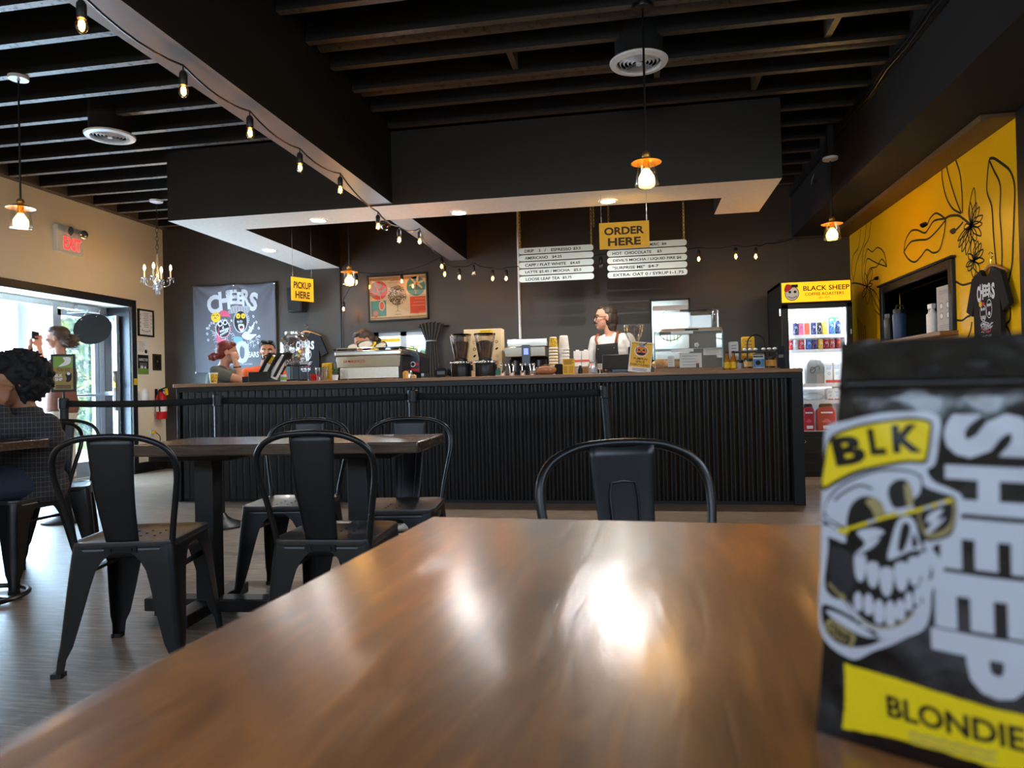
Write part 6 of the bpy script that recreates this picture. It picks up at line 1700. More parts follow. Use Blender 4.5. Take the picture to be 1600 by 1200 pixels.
mb = MB(); mb.span((-pw / 2 + 0.02, -0.022, -ph / 2 + 0.02), (pw / 2 - 0.02, -0.020, ph / 2 - 0.02)); mb.build('glazing', 'glass', t)

# gathered curtain beside the window
t = thing('gathered_curtain', 'charcoal curtain tied back beside the small window', 'curtain', (P(676, 550, y=YB - 0.12).x, YB - 0.12, P(676, 588, y=YB - 0.12).z))
kk = 1 / 5.45 * P(676, 550, y=YB - 0.12).length / F_PX * 1.0
def curt(s, q):
    top = (1 - q)  # q 0 bottom .. 1 top
    if q > 0.68:
        f = (q - 0.68) / 0.32; l = 905 + (848 - 905) * f; r = 1005 + (1066 - 1005) * f; amp = 0.014 + 0.012 * f
    else:
        f = q / 0.68; l = 880 + (905 - 880) * f; r = 1035 + (1005 - 1035) * f; amp = 0.02 - 0.008 * f
    x = (l + (r - l) * s - 960) * kk
    y = amp * math.sin(s * 2 * PI * 6.5) + 0.03 * math.sin(PI * s) * -1
    z = q * 435 * kk + (0.012 * math.sin(s * 40) if q > 0.98 else 0) + (0.03 * math.sin(PI * s) * (q > 0.9))
    return (x, y, z)
mb = MB(); mb.grid(curt, 90, 40); mb.build('cloth', 'cloth_charcoal', t, smooth=180, solid=0.003)
mb = MB(); mb.tube([(0.055 * math.cos(2 * PI * k / 16) * 1.15 - 0.01, 0.05 * math.sin(2 * PI * k / 16), 0.68 * 435 * kk) for k in range(16)], 0.008, 6, closed=True); mb.build('tie_band', 'grey_ink', t)
mb = MB(); mb.cyl((-0.2, 0.07, 435 * kk - 0.02), (0.2, 0.07, 435 * kk - 0.02), 0.008, n=8); mb.build('rod', 'black_metal', t)

# T-shirts
SH = [(-0.075, 0.0), (-0.2, -0.045), (-0.30, -0.27), (-0.215, -0.31), (-0.185, -0.22), (-0.19, -0.62), (-0.1, -0.635), (0.1, -0.635), (0.19, -0.62), (0.185, -0.22), (0.215, -0.31), (0.30, -0.27), (0.2, -0.045), (0.075, 0.0), (0.05, -0.045), (0, -0.06), (-0.05, -0.045)]
def tshirt(name, label, loc, rotz, words_, h=0.0):
    """hangs from a wooden hanger; faces local -Y"""
    t = thing(name, label, 't-shirt', loc, rotz, None)
    bmx = MB(); bmx.prism(SH, 0.0, 0.03, T=Matrix(((1, 0, 0, 0), (0, 0, -1, -0.005), (0, 1, 0, 0), (0, 0, 0, 1)))); s = bmx.build('cloth', 'cloth_black', t)
    D = Decal(plane_fn((0, -0.0355, 0), (1, 0, 0), (0, 0, 1)))
    for ch, x, hh, yy in (('C', -0.105, 0.115, -0.165), ('H', -0.06, 0.11, -0.155), ('E', -0.02, 0.085, -0.15), ('E', 0.015, 0.075, -0.152), ('R', 0.055, 0.1, -0.155), ('S', 0.1, 0.11, -0.165)): D.text(ch, (x, yy), hh, 0, 0, width=0.043, offset=0.045)
    rn = random.Random(8)
    D.disc((-0.045, -0.3), 0.045, 0, 0, r2=0.06); D.disc((-0.045, -0.3), 0.04, 1, 1, r2=0.054); D.disc((0.04, -0.28), 0.04, 0, 0, r2=0.065); D.disc((0.04, -0.28), 0.035, 1, 1, r2=0.059)
    for x in (-0.06, -0.03): D.disc((x, -0.275), 0.011, 0, 2, 12)
    for x in (0.028, 0.054): D.disc((x, -0.255), 0.011, 0, 2, 12)
    for k in range(5): D.rect(-0.07 + 0.011 * k, -0.345, -0.063 + 0.011 * k, -0.32, 0, 2)
    D.disc((-0.08, -0.235), 0.022, 3, 2, 12); D.disc((-0.04, -0.238), 0.022, 2, 3, 12, r2=0.012); D.disc((0.042, -0.312), 0.014, 0, 2, 12)
    for k in range(16): D.line([(-0.09 + 0.18 * rn.random(), -0.36 - 0.08 * rn.random()) for _ in range(3)], 0.006, 0 if k % 4 else 2, 0, sm=3)
    D.text('10 YEARS', (0, -0.47), 0.03, 0, 1, width=0.13, offset=0.03); D.rect(-0.05, -0.5, 0.05, -0.495, 0)
    D.build('print', ['white_ink', 'cloth_black', 'red_ink', 'yellow_ink'], s)
    mb = MB(); mb.tube(smoothpts([(-0.2, 0, -0.05), (-0.1, 0, -0.01), (0, 0, 0.02), (0.1, 0, -0.01), (0.2, 0, -0.05)], 4), 0.012, 8); hg = mb.build('hanger', 'hanger_wood', t)
    mb = MB(); mb.tube([(0, 0, 0.02), (0, 0, 0.06)] + [(0.025 * math.sin(a_), 0, 0.085 - 0.025 * math.cos(a_)) for a_ in [0.3 + k * 0.45 for k in range(10)]], 0.003, 6); mb.build('hook', 'chrome', hg)
    return t
q = P(478, 520, y=YB - 0.03)
tshirt('printed_tshirt', 'black printed T-shirt hanging on the charcoal wall behind the drinks dispenser', (q.x, YB - 0.02, q.z), 0, None)
a, b = P(1512, 440, x=XR - 0.03), P(1580, 425, x=XR - 0.03)
q = P(1545, 420, x=XR - 0.02)
tshirt('printed_tshirt', 'black CHEERS T-shirt on a wooden hanger on the yellow wall', (XR - 0.02, (a.y + b.y) / 2 - 0.02, q.z), -PI / 2, None)

# ================================================================ things on the hatch sill
def sx_(u, v, x=XR - 0.05): return P(u, v, x=x)
p_ = sx_(1390, 530); t = thing('thermos', 'black insulated bottle at the left end of the hatch shelf', 'bottle', (p_.x, p_.y, PZ0)); mb = MB(); mb.lathe([(0, 0), (0.045, 0), (0.047, 0.01), (0.047, 0.2), (0.038, 0.22), (0, 0.22)], 20); mb.build('body', 'black_plastic', t); mb = MB(); mb.lathe([(0.04, 0.22), (0.04, 0.26), (0, 0.262)], 18); mb.build('lid', 'dark_metal', t)
p_ = sx_(1406, 528); t = thing('tumbler', 'blue tumbler with a dark lid on the hatch shelf', 'bottle', (p_.x, p_.y, PZ0)); mb = MB(); mb.lathe([(0, 0), (0.05, 0), (0.053, 0.02), (0.058, 0.22), (0.05, 0.235), (0, 0.235)], 22); mb.build('body', 'blue_bottle', t); mb = MB(); mb.lathe([(0.05, 0.235), (0.052, 0.275), (0, 0.28)], 18); mb.tube([(-0.03, 0, 0.28), (-0.02, 0, 0.31), (0.03, 0, 0.31), (0.04, 0, 0.27)], 0.008, 6); mb.build('lid', 'black_plastic', t)
p_ = sx_(1458, 520, XR + 0.02); t = thing('spray_bottle', 'white spray bottle on the hatch shelf', 'bottle', (p_.x, p_.y, PZ0)); mb = MB(); mb.lathe([(0, 0), (0.045, 0), (0.047, 0.02), (0.047, 0.17), (0.02, 0.2), (0.015, 0.22), (0, 0.22)], 18, caps=False); mb.build('body', 'white_plastic', t); mb = MB(); mb.box((0, 0.02, 0.24), (0.03, 0.09, 0.04)); mb.box((0, 0.06, 0.215), (0.015, 0.012, 0.05), rot=(0.4, 0, 0)); mb.build('trigger_head', 'white_plastic', t)
p_ = sx_(1478, 520, XR + 0.03); t = thing('menu_stand', 'grey printed sheet in a stand at the right of the hatch', 'sign', (p_.x, p_.y, PZ0), -PI / 2 + 0.1)
mb = MB(); mb.box((0, 0, 0.19), (0.24, 0.008, 0.38)); mb.box((0, 0, 0.004), (0.2, 0.08, 0.008)); s_ = mb.build('sheet', 'sheet_grey' if mat('sheet_grey', (186, 184, 182), 0.5) else None, t)
D = Decal(plane_fn((0, -0.004, 0.19), (1, 0, 0), (0, 0, 1))); D.text('COFFEE', (0, 0.14), 0.03, 0, width=0.16, offset=0.02)
for (x, y) in ((-0.05, 0.03), (0.05, 0.03), (-0.05, -0.05), (0.05, -0.05)): D.disc((x, y), 0.03, 0); D.disc((x, y), 0.02, 1, 1)
for k in range(3): D.rect(-0.08, -0.13 - 0.015 * k, 0.07, -0.124 - 0.015 * k, 0)
D.build('print', ['grey_ink', 'paper'], s_)


# ================================================================ drinks fridge
FY = 7.6; fx0, fx1 = 1.465, 2.145; fw = fx1 - fx0; FH = 1.99; fc = (fx0 + fx1) / 2
fr = thing('drinks_fridge', 'tall black glass door drinks fridge with a lit yellow header', 'fridge', (fc, FY, 0))
h = fw / 2
mb = MB(); mb.span((-h, 0.03, 0.0), (-h + 0.03, 0.72, FH)); mb.span((h - 0.03, 0.03, 0), (h, 0.72, FH)); mb.span((-h, 0.03, FH - 0.03), (h, 0.72, FH)); mb.span((-h, 0.69, 0), (h, 0.72, FH)); mb.span((-h, 0.03, 0), (h, 0.72, 0.1)); mb.span((-h, 0.03, 0.1), (h, 0.69, 0.4))
mb.build('cabinet', 'black_paint', fr)
mb = MB(); mb.span((-h + 0.031, 0.06, 0.401), (-h + 0.037, 0.69, FH - 0.24)); mb.span((h - 0.037, 0.06, 0.401), (h - 0.031, 0.69, FH - 0.24)); mb.span((-h + 0.031, 0.68, 0.401), (h - 0.031, 0.689, FH - 0.24)); mb.span((-h + 0.031, 0.06, 0.401), (h - 0.031, 0.68, 0.407)); mb.span((-h + 0.031, 0.06, FH - 0.246), (h - 0.031, 0.68, FH - 0.24)); mb.build('liner', 'white_enamel', fr)
mb = MB(); mb.span((-h, 0.0, FH - 0.225), (h, 0.045, FH)); hd = mb.build('header', 'black_paint', fr, bevel=0.004)
mb = MB(); mb.span((-h + 0.012, -0.004, FH - 0.213), (h - 0.012, -0.0005, FH - 0.012)); part(mb.build('header_sign', 'header_glow', hd), 'lit yellow sign reading BLACK SHEEP COFFEE ROASTERS')
D = Decal(plane_fn((0, -0.004, FH - 0.1125), (1, 0, 0), (0, 0, 1)))
D.text('BLACK SHEEP', (0.1, 0.035), 0.05, 0, width=0.44, offset=0.02); D.text('COFFEE ROASTERS', (0.08, -0.025), 0.03, 0, width=0.37, offset=0.012); D.text('EST. 2013', (0.08, -0.062), 0.016, 0, width=0.1, offset=0.01)
e = (-0.23, 0.0); D.disc((e[0], e[1] - 0.01), 0.07, 0, 0, r2=0.075); D.disc((e[0], e[1] - 0.01), 0.064, 1, 1, r2=0.068); D.curve([(e[0] - 0.075, e[1] + 0.02), (e[0] - 0.05, e[1] + 0.085), (e[0] + 0.01, e[1] + 0.06), (e[0] - 0.04, e[1] + 0.01)], 2, 2); D.rect(e[0] - 0.005, e[1] + 0.05, e[0] + 0.06, e[1] + 0.08, 0, 2)
for x in (-0.02, 0.03): D.disc((e[0] + x, e[1] + 0.005), 0.014, 0, 2, 12)
D.line([(e[0] - 0.035, e[1] - 0.04), (e[0], e[1] - 0.055), (e[0] + 0.045, e[1] - 0.04)], 0.012, 0, 2, sm=3); D.line([(e[0] - 0.03, e[1] - 0.039), (e[0], e[1] - 0.053), (e[0] + 0.04, e[1] - 0.039)], 0.005, 1, 3, sm=3)
D.build('lettering', ['black_ink', 'white_ink', 'red_ink'], hd)
dt, db = FH - 0.235, 0.42
mb = MB()
for a, b in (((-h + 0.0, db), (-h + 0.07, dt)), ((h - 0.055, db), (h, dt)), ((-h, dt - 0.045), (h, dt)), ((-h, db), (h, db + 0.04))): mb.span((a[0], -0.01, a[1]), (b[0], 0.04, b[1]))
dr_ = mb.build('door', 'black_paint', fr, bevel=0.004)
mb = MB(); mb.span((-h + 0.065, 0.01, db + 0.03), (h - 0.05, 0.016, dt - 0.04)); mb.build('door_glass', 'glass', dr_)
mb = MB(); mb.box((-h + 0.03, -0.025, 1.1), (0.02, 0.03, 0.4)); mb.build('handle', 'black_plastic', dr_)
mb = MB(); mb.box((-h - 0.004, 0.03, 1.68), (0.012, 0.03, 0.07)); mb.box((h - 0.02, -0.015, 1.46), (0.012, 0.01, 0.05)); mb.build('lock', 'chrome', dr_)
mb = MB(); mb.span((-h, 0.0, 0.05), (h, 0.03, 0.41))
for k in range(5): mb.span((-h + 0.02, -0.008, 0.1 + 0.035 * k), (h - 0.02, 0.0, 0.122 + 0.035 * k))
gr = mb.build('grille', 'black_plastic', fr)
D = Decal(plane_fn((-0.19, 0.0, 0.36), (1, 0, 0), (0, 0, 1))); D.disc((0, 0), 0.062, 0, 0, r2=0.022); D.disc((0, 0), 0.056, 1, 1, r2=0.017); D.text('Arctic', (0, 0), 0.018, 0, 2, width=0.075); D.build('maker_badge', ['grey_ink', 'black_ink'], gr)
SHZ = [1.435, 1.285, 0.935, 0.765, 0.47]
for k, z in enumerate(SHZ[:4] + [0.455]):
    mb = MB(); mb.span((-h + 0.038, 0.07, z - 0.018), (h - 0.038, 0.6, z)); mb.span((-h + 0.038, 0.062, z - 0.024), (h - 0.038, 0.07, z + 0.012)); mb.build('shelf', 'white_enamel', fr)
for s in (-1, 1):
    mb = MB(); mb.box((s * (h - 0.05), 0.05, 1.1), (0.012, 0.012, 1.25)); part(mb.build('light_strip', 'fridge_led', fr), 'white light strip')
light('fridge_light', 'AREA', (fc, FY + 0.1, FH - 0.26), 5.5, (0.86, 0.94, 1.0), (0.5, 0.08), (0, 0, 0))
light('fridge_light', 'AREA', (fc, FY + 0.075, 1.25), 3.2, (0.86, 0.94, 1.0), (0.55, 0.03), (-PI / 2, 0, PI))

def can(x, z, col, col2, r_=0.027, hh=0.135, label='', bottle=False, cap='white_plastic', yy=0.11):
    t = thing('drink_can' if not bottle else 'drink_bottle', label, 'can' if not bottle else 'bottle', (fc + x, FY + yy, z))
    key = 'can_%d_%d_%d' % col
    if key not in MATS: mat(key, col, 0.3, metal=0.3, noise=0.03)
    k2 = 'can_%d_%d_%d' % col2
    if k2 not in MATS: mat(k2, col2, 0.3, metal=0.3, noise=0.03)
    mb = MB()
    if not bottle:
        mb.lathe([(0, 0), (r_ * 0.75, 0), (r_, 0.012), (r_, hh - 0.014)], 18, 0, caps=False); mb.build('body', key, t)
        mb = MB(); mb.lathe([(r_, hh - 0.014), (r_ * 0.86, hh - 0.002), (r_ * 0.86, hh), (r_ * 0.8, hh - 0.004), (0, hh - 0.004)], 18, caps=False); mb.build('lid', 'chrome', t)
    else:
        mb.lathe([(0, 0), (r_ * 0.9, 0), (r_, 0.01), (r_, hh * 0.72), (r_ * 0.5, hh * 0.9), (r_ * 0.5, hh * 0.93)], 18, 0, caps=False); mb.build('body', key, t)
        mb = MB(); mb.lathe([(r_ * 0.56, hh * 0.91), (r_ * 0.56, hh), (0, hh)], 14, caps=False); mb.build('cap', cap, t)
    D = Decal(lambda a, b, hgt: (math.sin(a / r_) * (r_ + hgt), -math.cos(a / r_) * (r_ + hgt), b), base=0.0008)
    D.curve([(-r_ * 0.8, hh * 0.25), (r_ * 0.5, hh * 0.3), (r_ * 0.8, hh * 0.55), (-r_ * 0.3, hh * 0.5)], 0); D.disc((0, hh * 0.62), r_ * 0.4, 0, 1, 12)
    D.build('print', k2, t)
    return t


def fx(zx): return (P(1190 + zx / 3.75, 560, y=FY + 0.11).x - fc)
NAVY, WHITE_, PINK, PURP, ORNG, RED_, SILV, BLUE, DKB, YEL, CRIM, BLK_ = (30, 44, 96), (226, 230, 236), (206, 96, 130), (110, 70, 160), (226, 96, 50), (196, 30, 40), (196, 204, 210), (40, 96, 190), (28, 50, 110), (222, 180, 50), (150, 24, 50), (30, 32, 40)
r1 = [(203, NAVY, WHITE_, 'navy and white can first on the top shelf'), (235, PINK, PURP, 'pink and purple can on the top shelf'), (270, ORNG, PINK, 'orange can on the top shelf'), (309, DKB, WHITE_, 'dark navy can on the top shelf beside the orange can'), (343, BLK_, WHITE_, 'black and white slim can on the top shelf')]
for x, a, b, lab in r1: can(fx(x), SHZ[0], a, b, 0.0265 if x != 343 else 0.023, 0.15, lab + ' of the fridge')
for x, a, lab in ((374, YEL, 'bottle with a yellow label on the top fridge shelf'), (415, BLUE, 'bottle with a blue label on the top fridge shelf'), (452, DKB, 'bottle with a dark label at the right of the top fridge shelf')): can(fx(x), SHZ[0], a, WHITE_, 0.026, 0.165, lab, True, 'white_plastic')
r2 = [(172, RED_, WHITE_, 'red can at the left edge of the second fridge shelf'), (201, SILV, RED_, 'silver can on the second fridge shelf'), (236, RED_, WHITE_, 'bright red can on the second fridge shelf beside the silver can'), (277, BLUE, WHITE_, 'bright blue can on the second fridge shelf'), (312, DKB, ORNG, 'dark blue can with orange print on the second fridge shelf'), (346, YEL, WHITE_, 'yellow can on the second fridge shelf'), (379, CRIM, WHITE_, 'crimson can next to the yellow can in the fridge'), (412, CRIM, SILV, 'crimson can second from right on the second fridge shelf'), (449, CRIM, YEL, 'crimson can at the right end of the second fridge shelf')]
for x, a, b, lab in r2: can(fx(x), SHZ[1], a, b, 0.0285 if x > 190 else 0.024, 0.125, lab)
t = thing('juice_carton', 'tall green carton at the back right of the fridge', 'carton', (fc + 0.24, FY + 0.3, SHZ[0])); mb = MB(); mb.box((0, 0, 0.1), (0.08, 0.08, 0.2)); b_ = mb.build('carton_body', 'green_carton' if mat('green_carton', (46, 110, 70), 0.5) else None, t); mb = MB(); mb.box((0, -0.041, 0.12), (0.05, 0.002, 0.05)); mb.build('label', 'paper', b_)
for k in range(3):
    mb = MB(); q = V((fx(195) + 0.0 + 0.055 * (k % 2) - 0.02, 0.14 + 0.06 * (k // 2), SHZ[2]))
    for j in range(1): mb.lathe([(0, 0), (0.036, 0), (0.03, 0.22), (0.027, 0.24), (0, 0.24)], 16, caps=False)
    for j in range(6): mb.lathe([(0.036 - 0.0015 * j, 0.03 * j + 0.02), (0.039 - 0.0015 * j, 0.03 * j + 0.026), (0.036 - 0.0015 * j, 0.03 * j + 0.03)], 14, caps=False)
    o = mb.build('plastic_cup_tower', 'milk_clear'); o.location = (fc + q.x, FY + q.y, q.z); tag(o, ('clear nested plastic cups at the left of the third fridge shelf', 'clear nested plastic cups beside the grey bag in the fridge', 'clear nested plastic cups at the back of the third fridge shelf')[k], 'cups')
t = thing('grey_pouch', 'grey bag with black scribble on the third fridge shelf', 'bag', (fc + fx(310), FY + 0.13, SHZ[2])); mb = MB(); mb.prism([(-0.092, 0), (0.09, 0), (0.095, 0.2), (0.07, 0.255), (-0.06, 0.27), (-0.09, 0.22)], -0.04, 0.04, T=Matrix(((1, 0, 0, 0), (0, 0, -1, 0), (0, 1, 0, 0), (0, 0, 0, 1)))); b_ = mb.build('pouch', 'grey_bag', t, bevel=0.015)
D = Decal(plane_fn((0, -0.04, 0), (1, 0, 0), (0, 0, 1))); D.line([(-0.05, 0.15), (-0.03, 0.18), (0.0, 0.16), (-0.02, 0.12), (-0.05, 0.14), (0.03, 0.19), (0.04, 0.15)], 0.007, 0, sm=4); D.build('scribble', 'black_ink', b_)
def milk(x, z, hh, ww, lab):
    t = thing('milk_carton', lab, 'carton', (fc + x, FY + 0.13, z)); mb = MB(); mb.box((0, 0, hh / 2), (ww, 0.09, hh)); b_ = mb.build('carton_body', 'paper', t)
    D = Decal(plane_fn((0, -0.045, 0), (1, 0, 0), (0, 0, 1))); D.rect(-ww * 0.42, hh * 0.08, ww * 0.42, hh * 0.2, 0); D.disc((0, hh * 0.5), ww * 0.16, 1); D.disc((0, hh * 0.5), ww * 0.1, 2, 1)
    for k in range(3): D.rect(-ww * 0.35, hh * (0.7 + 0.07 * k), ww * (0.2 + 0.05 * k), hh * (0.73 + 0.07 * k), 1)
    D.build('print', ['red_ink', 'blue_ink', 'white_ink'], b_)
    mb = MB(); mb.box((0, 0, hh + 0.008), (ww * 0.9, 0.03, 0.016)); mb.build('spout', 'paper', t)
milk(fx(390), SHZ[2], 0.22, 0.085, 'white milk carton right of the grey bag in the fridge'); milk(fx(437), SHZ[2], 0.225, 0.085, 'white milk carton at the right of the third fridge shelf')
milk(fx(395), SHZ[3], 0.115, 0.06, 'short milk carton on the fourth fridge shelf'); milk(fx(432), SHZ[3], 0.115, 0.06, 'short milk carton at the right of the fourth fridge shelf')
mb = MB(); mb.ball((0, 0, 0.045), (0.11, 0.07, 0.045), 14); o = mb.build('clear_bag', 'milk_clear'); o.location = (fc + fx(300), FY + 0.15, SHZ[3]); tag(o, 'crumpled clear bag on the fourth fridge shelf', 'bag')
for k, (x, lab, ww) in enumerate(((268, 'red coffee bag at the left on the bottom fridge shelf', 0.12), (372, 'red coffee bag with white print on the bottom fridge shelf', 0.19))):
    t = thing('red_pouch', lab, 'bag', (fc + fx(x), FY + 0.14, 0.4555)); mb = MB(); mb.prism([(-ww / 2, 0), (ww / 2, 0), (ww * 0.48, 0.2), (ww * 0.3, 0.26), (-ww * 0.25, 0.25), (-ww * 0.5, 0.21)], -0.05, 0.04, T=Matrix(((1, 0, 0, 0), (0, 0, -1, 0), (0, 1, 0, 0), (0, 0, 0, 1)))); b_ = mb.build('pouch', 'red_foil' if mat('red_foil', (176, 30, 44), 0.35) else None, t, bevel=0.015)
    mb = MB(); mb.ball((0, 0, 0.26), (ww * 0.36, 0.035, 0.035), 10); mb.build('folded_top', 'black_matte', t)
    D = Decal(plane_fn((0, -0.04, 0), (1, 0, 0), (0, 0, 1))); D.rect(-ww * 0.3, 0.185, ww * 0.3, 0.2, 0); D.rect(-ww * 0.2, 0.03, ww * 0.3, 0.06, 0); D.curve([(-ww * 0.25, 0.1), (0, 0.13), (ww * 0.2, 0.1), (0, 0.09)], 1, 1); D.build('print', ['white_ink', 'pink_ink'], b_)

# ================================================================ the line flowers on the yellow wall
def zm(x, y): p = P(1320 + x / 3.0, 160 + y / 3.0, x=XR); return (p.y, p.z)
D = Decal(lambda a, b, hgt: (XR - hgt, a, b), step=0.0, base=0.002)
def stroke(pts, w=0.016, closed=False): D.line([zm(*p) for p in pts], w, 0, sm=5, closed=closed)
# upper stems and the hanging flower
stroke([(457, 300), (458, 360), (475, 440), (505, 495), (545, 520)]); stroke([(476, 288), (490, 350), (520, 450), (548, 520)]); stroke([(517, 258), (540, 330), (550, 420), (553, 520)])
stroke([(355, 578), (385, 575), (400, 545), (425, 520), (450, 528), (470, 545)]); D.curve([zm(*p) for p in ((352, 572), (382, 560), (385, 578), (365, 588))], 0)
stroke([(470, 545), (495, 532), (530, 530), (550, 540), (590, 572)], 0.02)
stroke([(278, 705), (285, 650), (310, 605), (340, 598), (375, 612), (395, 590), (420, 555), (470, 545)]); stroke([(278, 700), (310, 655), (350, 645), (390, 640), (430, 605), (475, 550)]); stroke([(278, 702), (300, 735), (330, 748), (360, 720), (385, 690), (415, 705), (445, 690), (465, 620), (475, 550)])
stroke([(556, 560), (540, 580), (520, 600)]); D.curve([zm(*p) for p in ((492, 602), (515, 588), (522, 608), (505, 618))], 0)
def leaf(c, tip, w, k=0.5):
    a, b = V((*c, 0)), V((*tip, 0)); d = b - a; n = V((-d.y, d.x, 0)).normalized() * w; m = a.lerp(b, k)
    stroke([a[:2], (m + n)[:2], b[:2], (m - n)[:2], a[:2]], 0.011)
for tip, w in (((607, 400), 14), ((590, 470), 10), ((618, 470), 10), ((632, 490), 11), ((648, 530), 14), ((645, 568), 14), ((640, 625), 16), ((615, 650), 14), ((590, 660), 12), ((570, 715), 12), ((550, 700), 12), ((535, 680), 10), ((530, 650), 9), ((560, 590), 14)): leaf((592, 575), tip, w)
for tip, w in (((600, 640), 12), ((625, 650), 11), ((640, 660), 11), ((650, 690), 12), ((655, 740), 14), ((630, 800), 14), ((605, 820), 12), ((580, 790), 12), ((570, 770), 11), ((580, 710), 12)): leaf((605, 742), tip, w)
# big leaf at the right
stroke([(678, 265), (700, 262), (735, 285), (775, 320), (797, 390), (795, 520), (790, 650), (785, 760), (765, 855)], 0.019); stroke([(678, 268), (670, 340), (668, 420), (690, 490), (697, 600), (705, 700), (712, 770)]); stroke([(680, 275), (700, 320), (730, 390), (728, 520), (735, 620), (738, 720), (735, 800)])
# stems past the hatch and the T-shirt
stroke([(515, 835), (550, 855), (580, 850), (610, 840)]); stroke([(520, 1020), (550, 1022), (575, 1005), (590, 1000)]); stroke([(597, 1028), (590, 1070), (575, 1110)]); stroke([(735, 1040), (760, 1050), (780, 1095)]); stroke([(778, 960), (775, 1020), (745, 1045)])
# plant at the far end
stroke([(75, 595), (65, 680), (40, 720), (33, 790), (45, 850)], 0.012); stroke([(102, 570), (90, 660), (60, 740), (42, 830)], 0.012); stroke([(124, 558), (112, 640), (88, 690), (82, 800), (95, 900)], 0.012)
stroke([(33, 848), (60, 848), (105, 862)], 0.016); stroke([(90, 760), (105, 690), (130, 700), (155, 680), (185, 705), (198, 770)], 0.012); stroke([(95, 800), (105, 735), (135, 745), (155, 755), (198, 770)], 0.012); stroke([(100, 830), (118, 780), (150, 770), (175, 735), (198, 770)], 0.012)
stroke([(108, 862), (120, 840), (150, 825)], 0.012); D.curve([zm(*p) for p in ((138, 822), (158, 816), (156, 832), (142, 832))], 0)
for tip, w in (((95, 800), 8), ((128, 780), 9), ((85, 915), 9), ((108, 945), 10), ((130, 850), 8)): leaf((106, 862), tip, w)
stroke([(115, 868), (150, 900), (175, 995), (140, 970), (125, 910), (115, 868)], 0.012); stroke([(118, 875), (140, 930), (172, 990)], 0.012)
for k in range(4): stroke([(60 + 10 * k, 1010 + 12 * k), (66 + 10 * k, 1060), (72 + 9 * k, 1120)], 0.010)
D.build('painted_flowers', 'black_ink', wall_right)


# ================================================================ people
def PD(u, v, d):
    """point of pixel (u, v) at distance d in front of the viewer"""
    return EYE + ray(u, v) * (d / F_PX)


